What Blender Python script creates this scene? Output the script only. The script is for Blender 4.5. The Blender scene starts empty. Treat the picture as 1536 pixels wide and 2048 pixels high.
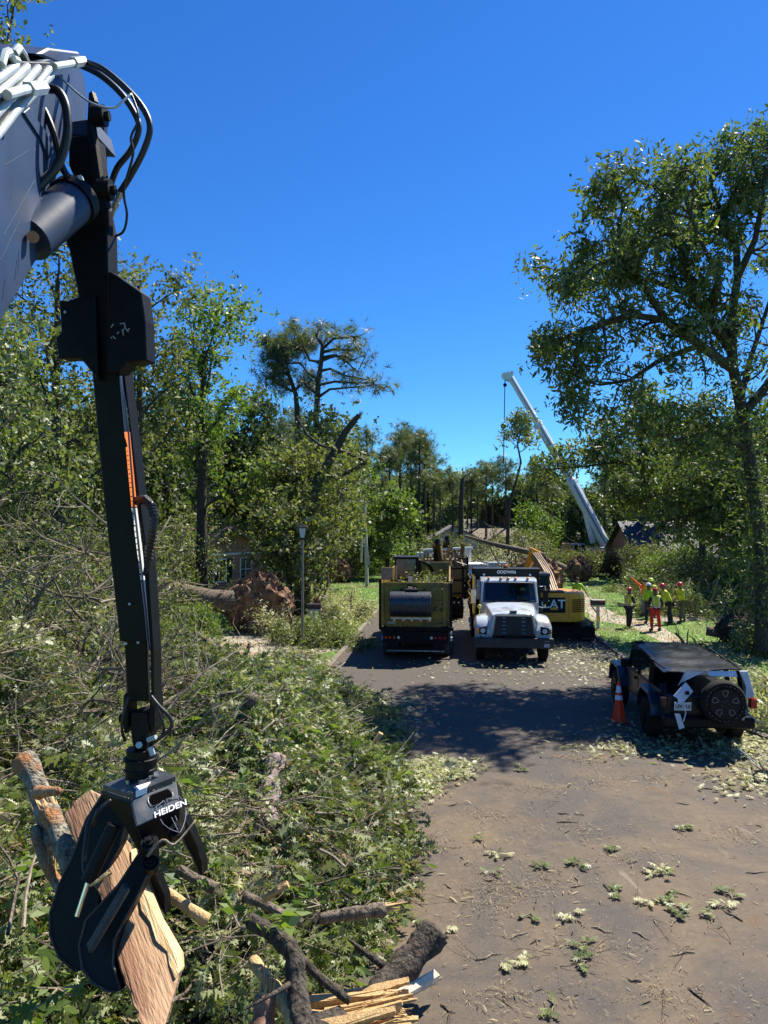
import bpy, math, random
import numpy as np
from mathutils import Vector, Matrix
R = math.radians
SC = bpy.context.scene
COL = SC.collection
# ---------------------------------------------------------------- camera, sky, sun, exposure
CAMH = 4.4
F = 1479.0
PITCH = math.atan(24 / F)
cam = bpy.data.cameras.new('Camera'); camo = bpy.data.objects.new('Camera', cam); COL.objects.link(camo)
cam.sensor_fit = 'VERTICAL'; cam.sensor_height = 36; cam.lens = 26; cam.clip_start = 0.1; cam.clip_end = 3000
camo.location = (0, 0, CAMH); camo.rotation_euler = (R(90) + PITCH, 0, 0)
SC.camera = camo
SUNV = Vector((0.7, 0.72, 1.5)).normalized()
w = bpy.data.worlds.new('World'); SC.world = w; w.use_nodes = True
nt = w.node_tree; bg = nt.nodes['Background']
sky = nt.nodes.new('ShaderNodeTexSky'); sky.sky_type = 'NISHITA'; sky.sun_disc = False
sky.sun_elevation = math.asin(SUNV.z); sky.sun_rotation = math.atan2(SUNV.x, SUNV.y)
sky.altitude = 300; sky.air_density = 1.0; sky.dust_density = 0.1; sky.ozone_density = 3.0
hs = nt.nodes.new('ShaderNodeHueSaturation'); hs.inputs['Saturation'].default_value = 1.2; hs.inputs['Hue'].default_value = 0.506
hs.inputs['Value'].default_value = 1.0
tint = nt.nodes.new('ShaderNodeMix'); tint.data_type = 'RGBA'; tint.blend_type = 'MULTIPLY'; tint.inputs['Factor'].default_value = 1; tint.inputs['B'].default_value = (.5, 1.06, 1.5, 1)
nt.links.new(sky.outputs[0], hs.inputs['Color']); nt.links.new(hs.outputs[0], tint.inputs['A']); nt.links.new(tint.outputs['Result'], bg.inputs['Color'])
bg.inputs['Strength'].default_value = 0.056
sl = bpy.data.lights.new('sun', 'SUN'); sl.energy = 5.0; sl.angle = R(0.53); sl.color = (1, 0.93, 0.8)
so = bpy.data.objects.new('sun', sl); COL.objects.link(so); so.rotation_euler = SUNV.to_track_quat('Z', 'Y').to_euler()
so.location = (20, 30, 40)
SC.view_settings.view_transform = 'Standard'; SC.view_settings.look = 'None'
SC.view_settings.exposure = 1.0; SC.view_settings.gamma = 1.0
SC.cycles.max_bounces = 5; SC.cycles.diffuse_bounces = 3; SC.cycles.glossy_bounces = 3; SC.cycles.transmission_bounces = 3
SC.cycles.caustics_reflective = False; SC.cycles.caustics_refractive = False

def P(px, py, Y):
    "world point at depth Y seen at pixel (px,py) of the 1536x2048 photograph (used to measure the place)"
    fx = (px - 768) / F; fu = (1024 - py) / F
    c, s = math.cos(PITCH), math.sin(PITCH)
    d = Vector((fx, c - s * fu, s + c * fu)); t = Y / d.y
    return Vector((d.x * t, Y, CAMH + d.z * t))
def G(px, py, z=0.0):
    fx = (px - 768) / F; fu = (1024 - py) / F
    c, s = math.cos(PITCH), math.sin(PITCH)
    d = Vector((fx, c - s * fu, s + c * fu)); t = (z - CAMH) / d.z
    return Vector((d.x * t, d.y * t, z))
def PLN(px, py, p0, n):
    fx = (px - 768) / F; fu = (1024 - py) / F
    c, s = math.cos(PITCH), math.sin(PITCH)
    d = Vector((fx, c - s * fu, s + c * fu)); o = Vector((0, 0, CAMH))
    t = (Vector(p0) - o).dot(Vector(n)) / d.dot(Vector(n))
    return o + d * t

# ---------------------------------------------------------------- materials
MATS = {}
def mat(name, c1, c2=None, scale=4.0, along=None, rough=0.6, metal=0.0, spec=0.5, bump=0.0, bscale=None, stretch=(1, 1, 1), coat=0.0, c3=None, s3=1.0, dist=0.02):
    if name in MATS: return MATS[name]
    m = bpy.data.materials.new(name); m.use_nodes = True; n = m.node_tree.nodes; l = m.node_tree.links
    b = n['Principled BSDF']; b.inputs['Roughness'].default_value = rough; b.inputs['Metallic'].default_value = metal
    b.inputs['Specular IOR Level'].default_value = spec; b.inputs['Coat Weight'].default_value = coat
    b.inputs['Base Color'].default_value = (*c1, 1)
    if c2 or bump:
        tc = n.new('ShaderNodeTexCoord'); mp = n.new('ShaderNodeMapping'); mp.inputs['Scale'].default_value = stretch
        if along is not None:
            m0 = n.new('ShaderNodeMapping'); m0.inputs['Rotation'].default_value = Vector(along).rotation_difference(Vector((0, 0, 1))).to_euler(); l.new(tc.outputs['Object'], m0.inputs['Vector']); l.new(m0.outputs[0], mp.inputs['Vector'])
        else: l.new(tc.outputs['Object'], mp.inputs['Vector'])
    if c2:
        no = n.new('ShaderNodeTexNoise'); no.inputs['Scale'].default_value = scale; no.inputs['Detail'].default_value = 8; no.inputs['Roughness'].default_value = 0.65
        l.new(mp.outputs[0], no.inputs['Vector'])
        cr = n.new('ShaderNodeValToRGB'); cr.color_ramp.elements[0].position = 0.38; cr.color_ramp.elements[1].position = 0.62
        cr.color_ramp.elements[0].color = (*c1, 1); cr.color_ramp.elements[1].color = (*c2, 1)
        l.new(no.outputs['Fac'], cr.inputs['Fac']); out = cr.outputs['Color']
        if c3:
            n3 = n.new('ShaderNodeTexNoise'); n3.inputs['Scale'].default_value = s3; n3.inputs['Detail'].default_value = 6
            l.new(mp.outputs[0], n3.inputs['Vector'])
            r3 = n.new('ShaderNodeValToRGB'); r3.color_ramp.elements[0].position = 0.5; r3.color_ramp.elements[1].position = 0.62
            l.new(n3.outputs['Fac'], r3.inputs['Fac'])
            mx = n.new('ShaderNodeMix'); mx.data_type = 'RGBA'; l.new(r3.outputs['Color'], mx.inputs['Factor'])
            l.new(out, mx.inputs['A']); mx.inputs['B'].default_value = (*c3, 1); out = mx.outputs['Result']
        l.new(out, b.inputs['Base Color'])
    if bump:
        nb = n.new('ShaderNodeTexNoise'); nb.inputs['Scale'].default_value = bscale or scale * 3; nb.inputs['Detail'].default_value = 6
        l.new(mp.outputs[0], nb.inputs['Vector'])
        bp = n.new('ShaderNodeBump'); bp.inputs['Strength'].default_value = bump; bp.inputs['Distance'].default_value = dist
        l.new(nb.outputs['Fac'], bp.inputs['Height']); l.new(bp.outputs[0], b.inputs['Normal'])
    MATS[name] = m; return m
def leafmat(name, a, b_, back, trans=0.35, rough=0.42, spec=0.5):
    "two-sided leaf: a colour of its own per leaf, paler underside, light passing through"
    m = bpy.data.materials.new(name); m.use_nodes = True; n = m.node_tree.nodes; l = m.node_tree.links
    b = n['Principled BSDF']; b.inputs['Roughness'].default_value = rough; b.inputs['Specular IOR Level'].default_value = spec
    g = n.new('ShaderNodeNewGeometry'); cr = n.new('ShaderNodeValToRGB')
    cr.color_ramp.elements[0].color = (*a, 1); cr.color_ramp.elements[1].color = (*b_, 1)
    l.new(g.outputs['Random Per Island'], cr.inputs['Fac'])
    mx = n.new('ShaderNodeMix'); mx.data_type = 'RGBA'; l.new(g.outputs['Backfacing'], mx.inputs['Factor'])
    l.new(cr.outputs[0], mx.inputs['A']); mx.inputs['B'].default_value = (*back, 1)
    l.new(mx.outputs['Result'], b.inputs['Base Color'])
    t = n.new('ShaderNodeBsdfTranslucent')
    tm = n.new('ShaderNodeMix'); tm.data_type = 'RGBA'; tm.blend_type = 'MULTIPLY'; tm.inputs['Factor'].default_value = 1
    l.new(cr.outputs[0], tm.inputs['A']); tm.inputs['B'].default_value = (1.35, 1.45, 0.6, 1)
    l.new(tm.outputs['Result'], t.inputs['Color'])
    ms = n.new('ShaderNodeMixShader'); ms.inputs[0].default_value = trans
    l.new(b.outputs[0], ms.inputs[1]); l.new(t.outputs[0], ms.inputs[2])
    l.new(ms.outputs[0], n['Material Output'].inputs['Surface'])
    MATS[name] = m; return m
def glassmat(name, c, rough=0.05):
    m = mat(name, c, rough=rough, spec=0.9, coat=0.5); return m

# ---------------------------------------------------------------- objects, tags
def tag(o, label=None, cat=None, group=None, kind=None):
    if label: o['label'] = label
    if cat: o['category'] = cat
    if group: o['group'] = group
    if kind: o['kind'] = kind
    return o
def thing(name, label, cat, loc=(0, 0, 0), rz=0.0, group=None, rx=0.0, ry=0.0):
    o = bpy.data.objects.new(name, None); o.empty_display_size = 0.2
    COL.objects.link(o); o.location = loc; o.rotation_euler = (rx, ry, rz)
    return tag(o, label, cat, group)
def kids(o): return [c for c in bpy.data.objects if c.parent == o]
def copy_tree(o, parent=None, top=None):
    c = o.copy(); COL.objects.link(c); c.parent = parent
    for ch in kids(o): copy_tree(ch, c)
    return c
def inv(parent):
    "matrix that takes world points into the parent's space (things are placed before their parts)"
    m = Matrix.Identity(4); chain = []
    while parent is not None: chain.append(parent); parent = parent.parent
    for q in reversed(chain): m = m @ (Matrix.Translation(q.location) @ q.rotation_euler.to_matrix().to_4x4())
    return m.inverted()
class MB:
    def __init__(s): s.v = []; s.f = []
    def add(s, vs, fs):
        k = len(s.v); s.v += [tuple(p) for p in vs]; s.f += [tuple(i + k for i in q) for q in fs]; return s
    def box(s, x0, x1, y0, y1, z0, z1):
        return s.add([(x0, y0, z0), (x1, y0, z0), (x1, y1, z0), (x0, y1, z0), (x0, y0, z1), (x1, y0, z1), (x1, y1, z1), (x0, y1, z1)],
                     [(0, 3, 2, 1), (4, 5, 6, 7), (0, 1, 5, 4), (1, 2, 6, 5), (2, 3, 7, 6), (3, 0, 4, 7)])
    def bar(s, a, b, w, h, up=(0, 0, 1), w2=None, h2=None):
        a = Vector(a); b = Vector(b); d = (b - a).normalized(); u = Vector(up)
        x = d.cross(u)
        if x.length < 1e-4: x = d.cross(Vector((1, 0, 0)))
        x.normalize(); u = x.cross(d); vs = []
        for p, ww, hh in ((a, w, h), (b, w2 or w, h2 or h)):
            for sx, sy in ((-1, -1), (1, -1), (1, 1), (-1, 1)): vs.append(p + x * sx * ww / 2 + u * sy * hh / 2)
        return s.add(vs, [(3, 2, 1, 0), (4, 5, 6, 7), (0, 1, 5, 4), (1, 2, 6, 5), (2, 3, 7, 6), (3, 0, 4, 7)])
    def tube(s, pts, r, n=8, cap=True, rough=0.0, rng=None):
        pts = [Vector(p) for p in pts]; m = len(pts)
        if not hasattr(r, '__len__'): r = [r] * m
        vs = []; prev = None
        for i, p in enumerate(pts):
            d = (pts[min(i + 1, m - 1)] - pts[max(i - 1, 0)])
            if d.length < 1e-9: d = Vector((0, 0, 1))
            d.normalize()
            if prev is None:
                x = d.cross(Vector((0, 0, 1)))
                if x.length < 0.05: x = d.cross(Vector((0, 1, 0)))
            else: x = prev - d * prev.dot(d)
            x.normalize(); prev = x; y = d.cross(x)
            for k in range(n):
                a = 2 * math.pi * k / n; rr = r[i] * (1 + (rng.uniform(-rough, rough) if rng else 0))
                vs.append(p + (x * math.cos(a) + y * math.sin(a)) * rr)
        fs = []
        for i in range(m - 1):
            for k in range(n): fs.append((i * n + k, i * n + (k + 1) % n, (i + 1) * n + (k + 1) % n, (i + 1) * n + k))
        if cap: fs.append(tuple(range(n - 1, -1, -1))); fs.append(tuple((m - 1) * n + k for k in range(n)))
        return s.add(vs, fs)
    def poly(s, pts, off):
        "polygon extruded by the vector off"
        pts = [Vector(p) for p in pts]; n = len(pts); off = Vector(off)
        fs = [tuple(range(n)), tuple(range(2 * n - 1, n - 1, -1))] + [(i, i + n, (i + 1) % n + n, (i + 1) % n) for i in range(n)]
        return s.add(pts + [p + off for p in pts], fs)
    def prx(s, yz, x0, x1): return s.poly([(x0, a, b) for a, b in yz], (x1 - x0, 0, 0))
    def pry(s, xz, y0, y1): return s.poly([(a, y0, b) for a, b in xz], (0, y1 - y0, 0))
    def loft(s, secs, cap=True):
        n = len(secs[0]); vs = [p for q in secs for p in q]; fs = []
        for i in range(len(secs) - 1):
            for k in range(n): fs.append((i * n + k, i * n + (k + 1) % n, (i + 1) * n + (k + 1) % n, (i + 1) * n + k))
        if cap: fs.append(tuple(range(n - 1, -1, -1))); fs.append(tuple((len(secs) - 1) * n + k for k in range(n)))
        return s.add(vs, fs)
    def sph(s, c, r, nu=10, nv=7, zmin=-1.0):
        c = Vector(c)
        if not hasattr(r, '__len__'): r = (r, r, r)
        t0 = math.asin(zmin); secs = []
        for j in range(nv + 1):
            t = t0 + (math.pi / 2 - t0) * j / nv; q = max(math.cos(t), 0.02)
            secs.append([(c.x + r[0] * q * math.cos(2 * math.pi * i / nu), c.y + r[1] * q * math.sin(2 * math.pi * i / nu), c.z + r[2] * math.sin(t)) for i in range(nu)])
        return s.loft(secs)
    def ob(s, name, m, parent=None, bevel=0.0, smooth=False, world=False, seg=1):
        vs = s.v
        if world and parent is not None:
            M = inv(parent); vs = [tuple(M @ Vector(p)) for p in vs]
        me = bpy.data.meshes.new(name); me.from_pydata(vs, [], s.f); me.validate()
        o = bpy.data.objects.new(name, me); COL.objects.link(o); me.materials.append(m)
        import bmesh
        b = bmesh.new(); b.from_mesh(me); bmesh.ops.recalc_face_normals(b, faces=b.faces); b.to_mesh(me); b.free()
        if smooth:
            me.polygons.foreach_set('use_smooth', [True] * len(me.polygons))
            if smooth == 'auto': me.set_sharp_from_angle(angle=R(40))
        if bevel:
            bm_ = o.modifiers.new('bevel', 'BEVEL'); bm_.width = bevel; bm_.segments = seg; bm_.limit_method = 'ANGLE'; bm_.angle_limit = R(40)
        if parent is not None: o.parent = parent
        return o
def sstep(t): t = min(max(t, 0.0), 1.0); return t * t * (3 - 2 * t)
def text(name, body, size, m, parent, loc, rot, ext=0.004, align='CENTER', shear=0.0, bold=0.0, sx=1.0):
    c = bpy.data.curves.new(name, 'FONT'); c.body = body; c.size = size; c.extrude = ext; c.align_x = align; c.align_y = 'CENTER'; c.shear = shear; c.offset = bold
    t = bpy.data.objects.new(name + '_src', c); COL.objects.link(t)
    bpy.context.view_layer.update()
    me = bpy.data.meshes.new_from_object(t.evaluated_get(bpy.context.evaluated_depsgraph_get())); bpy.data.objects.remove(t)
    me.materials.clear(); me.materials.append(m)
    o = bpy.data.objects.new(name, me); COL.objects.link(o); o.parent = parent; o.location = loc; o.rotation_euler = rot; o.scale = (sx, 1, 1)
    return o

# ---------------------------------------------------------------- leaves
def rot_frames(dirs, nrms):
    y = dirs / (np.linalg.norm(dirs, axis=1, keepdims=True) + 1e-9)
    z = nrms - (nrms * y).sum(1, keepdims=True) * y; z /= (np.linalg.norm(z, axis=1, keepdims=True) + 1e-9)
    return np.cross(y, z), y, z
T_DIAM = ([(0, 0, 0), (.27, .42, .07), (0, 1, 0), (-.27, .42, .07)], [(0, 1, 2, 3)])
T_LONG = ([(0, 0, 0), (.13, .3, .03), (.14, .65, .02), (0, 1, -.08), (-.14, .65, .02), (-.13, .3, .03)], [(0, 1, 2, 3, 4, 5)])
T_STAR = ([(0, 0, 0), (.15, .45, .05), (0, 1, -.05), (-.15, .45, .05),
           (0, 0, 0), (.45, .2, .02), (.8, .62, -.08), (.3, .42, .05),
           (0, 0, 0), (-.3, .42, .05), (-.8, .62, -.08), (-.45, .2, .02)], [(0, 1, 2, 3), (4, 5, 6, 7), (8, 9, 10, 11)])
def _oak():
    h = [(.02, .0, 0), (.03, .2, 0), (.2, .22, -.05), (.05, .36, .02), (.33, .56, -.1), (.07, .58, .02), (.24, .86, -.1), (.05, .8, .02)]
    return ([(x, y, z) for x, y, z in h] + [(0, 1.05, -.06)] + [(-x, y, z) for x, y, z in reversed(h)], [tuple(range(17))])
T_OAK = _oak()
def _fan(k, spread, w=.02):
    v = []; f = []
    for i in range(k):
        a = spread * (i / (k - 1) - .5); s_, c_ = math.sin(a), math.cos(a); zz = .25 * math.sin(i * 2.4)
        n = len(v); v += [(-w * c_, w * s_, 0), (w * c_, -w * s_, 0), (s_, c_, zz)]; f.append((n, n + 1, n + 2))
    return v, f
T_NEED = _fan(9, R(230), .04)
T_SLIV = ([(-.06, 0, 0), (.06, .02, 0), (.09, .5, .08), (.02, 1, .02), (-.03, .5, .09)], [(0, 1, 2, 4), (4, 2, 3)])
T_BLADE = ([(-.04, 0, 0), (.04, 0, 0), (0, 1, .1)], [(0, 1, 2)])
def leaves(name, pos, dirs, nrms, size, tmpl, m, parent=None):
    V = np.array(tmpl[0], dtype=np.float64); faces = tmpl[1]; N = len(pos); K = len(V)
    if parent is not None:
        M = np.array(inv(parent)); pos = pos @ M[:3, :3].T + M[:3, 3]; dirs = dirs @ M[:3, :3].T; nrms = nrms @ M[:3, :3].T
    x, y, z = rot_frames(dirs, nrms); s = size.reshape(-1, 1, 1)
    co = (pos[:, None, :] + s * (V[None, :, 0:1] * x[:, None, :] + V[None, :, 1:2] * y[:, None, :] + V[None, :, 2:3] * z[:, None, :])).reshape(-1, 3)
    fl = np.concatenate([np.array(q) for q in faces]); fc = np.array([len(q) for q in faces])
    loops = (fl[None, :] + (np.arange(N) * K)[:, None]).reshape(-1); cnt = np.tile(fc, N); start = np.concatenate([[0], np.cumsum(cnt)[:-1]])
    me = bpy.data.meshes.new(name); me.vertices.add(N * K); me.vertices.foreach_set('co', co.astype(np.float32).ravel())
    me.loops.add(len(loops)); me.loops.foreach_set('vertex_index', loops.astype(np.int32))
    me.polygons.add(len(cnt)); me.polygons.foreach_set('loop_start', start.astype(np.int32)); me.polygons.foreach_set('loop_total', cnt.astype(np.int32))
    me.materials.append(m); me.update(calc_edges=True)
    o = bpy.data.objects.new(name, me); COL.objects.link(o)
    if parent is not None: o.parent = parent
    return o
def sprays(name, c, rng, g, size, tmpl, m, parent=None, up=.4, droop=.25, tight=.55):
    "sprays of g leaves round each point c: the leaves of one spray share an axis and a tilt, so they catch the light together"
    k = len(c); ax = rvec(rng, k); ax[:, 2] -= droop; nr = rvec(rng, k, up)
    pos = (c[:, None, :] + rng.normal(size=(k, g, 3)) * size * tight).reshape(-1, 3); n = len(pos)
    d = np.repeat(ax, g, 0) * .7 + rng.normal(size=(n, 3)) * .55; q = np.repeat(nr, g, 0) + rng.normal(size=(n, 3)) * .38
    return leaves(name, pos, d, q, size * np.exp(rng.normal(size=n) * .28), tmpl, m, parent)
def rvec(rng, n, up=0.0):
    v = rng.normal(size=(n, 3)); v /= np.linalg.norm(v, axis=1, keepdims=True); v[:, 2] += up; return v
def grow(mb, tips, rng, p, d, L, r, depth, wob=.22, up=.12, kids_=4, n=5, sides=5, ang=(25, 60), t0=.3, ratio=.62, taper=.4, minr=.006):
    d = Vector(d).normalized(); p = Vector(p); pts = [p.copy()]; rr = [r]; dirs = [d.copy()]
    for i in range(n):
        d = (d + Vector(rng.normal(size=3)) * wob + Vector((0, 0, up))).normalized(); p = p + d * L / n
        pts.append(p.copy()); rr.append(max(minr, r * (1 - (1 - taper) * (i + 1) / n))); dirs.append(d.copy())
    mb.tube(pts, rr, n=sides, cap=False)
    if depth <= 0:
        tips += [pts[-1], pts[-2], pts[len(pts) // 2]]; return
    for k in range(kids_):
        t = t0 + (1 - t0) * (k + rng.uniform(.2, .9)) / kids_; i = min(int(t * n), n - 1); q = pts[i].lerp(pts[i + 1], t * n - i)
        a = R(rng.uniform(*ang)); ax = dirs[i].cross(Vector(rng.normal(size=3))).normalized()
        dd = Matrix.Rotation(a, 3, ax) @ dirs[i]
        grow(mb, tips, rng, q, dd, L * ratio * (1.15 - .45 * t) * rng.uniform(.75, 1.15), rr[i] * .55, depth - 1, wob, up, kids_, n, max(3, sides - 1), ang, t0, ratio, taper, minr)
    if depth == 1: tips.append(pts[-1])
def crown(name, tips, rng, per, spread, size, tmpl, m, parent, up=.35, droop=0.0, keep=1.0, flat=1.0):
    T = np.array([list(t) for t in tips]); 
    if keep < 1: T = T[rng.random(len(T)) < keep]
    g = 7 if tmpl is not T_NEED else 2; c = (T[:, None, :] + rng.normal(size=(len(T), max(1, per // g), 3)) * np.array([spread, spread, spread * .75 * flat])).reshape(-1, 3)
    return sprays(name, c, rng, g, size, tmpl, m, parent, up, droop)
# ---------------------------------------------------------------- material library
BLK = mat('black paint', (.003, .003, .004), (.006, .006, .007), 8, rough=.5, spec=.22, bump=.08, bscale=30)
LOADER = mat('loader paint with reflected sky', (.018, .042, .1), (.028, .06, .135), 2, rough=.5, spec=.4, bump=.05, bscale=12, c3=(.03, .045, .08), s3=1.7)  # dark paint whose base colour holds the blue of the reflected sky
STEEL = mat('bright steel', (.55, .57, .6), (.4, .42, .44), 12, rough=.28, metal=.9, bump=.05)
ZINC = mat('zinc tube', (.5, .56, .56), (.4, .45, .46), 9, rough=.4, metal=.25)
RUB = mat('rubber hose', (.012, .012, .013), rough=.42, spec=.5, bump=.1, bscale=60)
TYRE = mat('tyre rubber', (.008, .008, .008), (.018, .016, .014), 8, rough=.85, spec=.2, bump=.3, bscale=30)
DKGLASS = glassmat('dark glass', (.006, .01, .014))
GLASSB = glassmat('window glass', (.02, .025, .03))
WHITE = mat('white paint', (.5, .56, .62), (.42, .47, .52), 3, rough=.25, coat=.5, c3=(.3, .3, .29), s3=2)
WALLW = mat('white siding', (.62, .62, .6), (.52, .52, .5), 2, rough=.7, stretch=(.3, .3, 6))
YEL = mat('yellow paint', (.33, .2, .014), (.2, .125, .012), 3, rough=.45, bump=.2, bscale=7, c3=(.14, .1, .03), s3=2.2)
CATY = mat('machine yellow', (.95, .38, .02), (.82, .31, .02), 3, rough=.38, coat=.2)
ORNG = mat('orange decal', (.85, .2, .02), rough=.5)
CHROME = mat('chrome', (.8, .8, .82), rough=.12, metal=1)
REDL = mat('red lens', (.35, .012, .01), rough=.2, coat=.5)
AMB = mat('amber lens', (.9, .3, .02), rough=.25, coat=.5)
CLEARL = mat('clear lens', (.6, .62, .62), rough=.12, coat=.6)
DIRTM = mat('chassis grime', (.007, .006, .006), (.02, .016, .013), 10, rough=.85, spec=.2, bump=.3)
BARK = mat('grey bark', (.07, .052, .036), (.23, .18, .13), 22, rough=.92, bump=1.0, bscale=34, stretch=(1, 1, .35), dist=.05)
BARKD = mat('dark bark', (.026, .02, .015), (.1, .08, .06), 22, rough=.93, bump=1.0, bscale=30, stretch=(1, 1, .35), dist=.05)
TWIG = mat('pale twig bark', (.3, .25, .17), (.14, .11, .08), 15, rough=.8)
BIRCH = mat('mottled pale bark', (.36, .33, .25), (.12, .1, .075), 16, rough=.9, bump=1, bscale=34, c3=(.42, .19, .07), s3=4, dist=.06)
WOOD = mat('split wood', (.5, .28, .13), (.34, .16, .07), 5, rough=.65, bump=.8, bscale=9, stretch=(9, 9, .7), c3=(.3, .12, .05), s3=1.3)
WOODP = mat('pale torn wood', (.6, .43, .2), (.42, .24, .09), 5, rough=.7, bump=.6, bscale=11, stretch=(8, 8, .8))
SOIL = mat('red clay soil', (.36, .2, .11), (.17, .09, .05), 4, rough=.95, bump=1, bscale=9, c3=(.08, .04, .025), s3=2.4, dist=.1)
SOILD = mat('dark soil', (.07, .045, .03), (.03, .02, .014), 5, rough=.95, bump=1, bscale=9, dist=.08)
BRICK = None
def brickmat():
    m = bpy.data.materials.new('red brick wall'); m.use_nodes = True; n = m.node_tree.nodes; l = m.node_tree.links; b = n['Principled BSDF']
    tc = n.new('ShaderNodeTexCoord'); mp = n.new('ShaderNodeMapping'); mp.inputs['Rotation'].default_value = (R(90), 0, 0)
    br = n.new('ShaderNodeTexBrick'); br.inputs['Color1'].default_value = (.38, .15, .09, 1); br.inputs['Color2'].default_value = (.27, .1, .06, 1); br.inputs['Mortar'].default_value = (.4, .34, .28, 1)
    br.inputs['Scale'].default_value = 3.2; l.new(tc.outputs['Object'], mp.inputs[0]); l.new(mp.outputs[0], br.inputs['Vector']); l.new(br.outputs['Color'], b.inputs['Base Color']); b.inputs['Roughness'].default_value = .9
    return m
BRICK = brickmat()
ROOFG = mat('grey shingle roof', (.11, .105, .1), (.18, .17, .155), 12, rough=.85, bump=.4, stretch=(1, 1, 3))
ROOFB = mat('brown shingle roof', (.16, .12, .09), (.24, .19, .15), 12, rough=.85, bump=.4, stretch=(1, 1, 3))
ROOFD = mat('slate blue shingle roof', (.008, .013, .03), (.015, .022, .045), 12, rough=.7, bump=.4)
LF_A = leafmat('oak leaves', (.045, .08, .016), (.23, .26, .095), (.3, .33, .18), .36, rough=.45, spec=.4)
LF_B = leafmat('olive leaves', (.04, .06, .016), (.2, .21, .08), (.24, .26, .14), .42, rough=.5, spec=.3)
LF_C = leafmat('bright leaves', (.05, .1, .018), (.17, .24, .05), (.22, .28, .1), .44, rough=.5, spec=.4)
LF_D = leafmat('deep green leaves', (.026, .048, .014), (.1, .135, .04), (.14, .17, .09), .38, rough=.5, spec=.35)
LF_W = leafmat('wilting pale leaves', (.22, .23, .1), (.55, .54, .32), (.55, .55, .4), .26, rough=.5, spec=.4)
LF_P = leafmat('pine needles', (.06, .085, .035), (.16, .19, .085), (.11, .13, .06), .35, rough=.5)
LF_DRY = leafmat('dry litter', (.03, .02, .01), (.36, .29, .16), (.26, .2, .11), .05, rough=.8)

# ---------------------------------------------------------------- ground, road, kerbs, paths
rng = np.random.default_rng(7)
def rl(y): return -3.6 + .09 * y                       # left edge of the road
def rr(y): return (5.53 + .09 * y) if y > 21 else 5.53 + .09 * y + 1.1 * ((21 - y) / 7.0) ** 2.2 + (0 if y > 14 else 3 * (14 - y))
def ground_mat():
    m = mat('lawn and soil', (.07, .14, .02), (.12, .2, .03), .9, rough=.95, bump=.6, bscale=25, c3=(.12, .12, .045), s3=.3, dist=.06)
    return m
g = MB(); S = 900
ys = [-30, 0, 10, 20, 30, 40, 60, 90, 140, 300, S]
xs = [-S, -200, -60, -30, -15, 0, 15, 30, 60, 200, S]
for i in range(len(xs) - 1):
    for j in range(len(ys) - 1): g.add([(xs[i], ys[j], 0), (xs[i + 1], ys[j], 0), (xs[i + 1], ys[j + 1], 0), (xs[i], ys[j + 1], 0)], [(0, 1, 2, 3)])
tag(g.ob('ground', ground_mat()), kind='structure')
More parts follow.
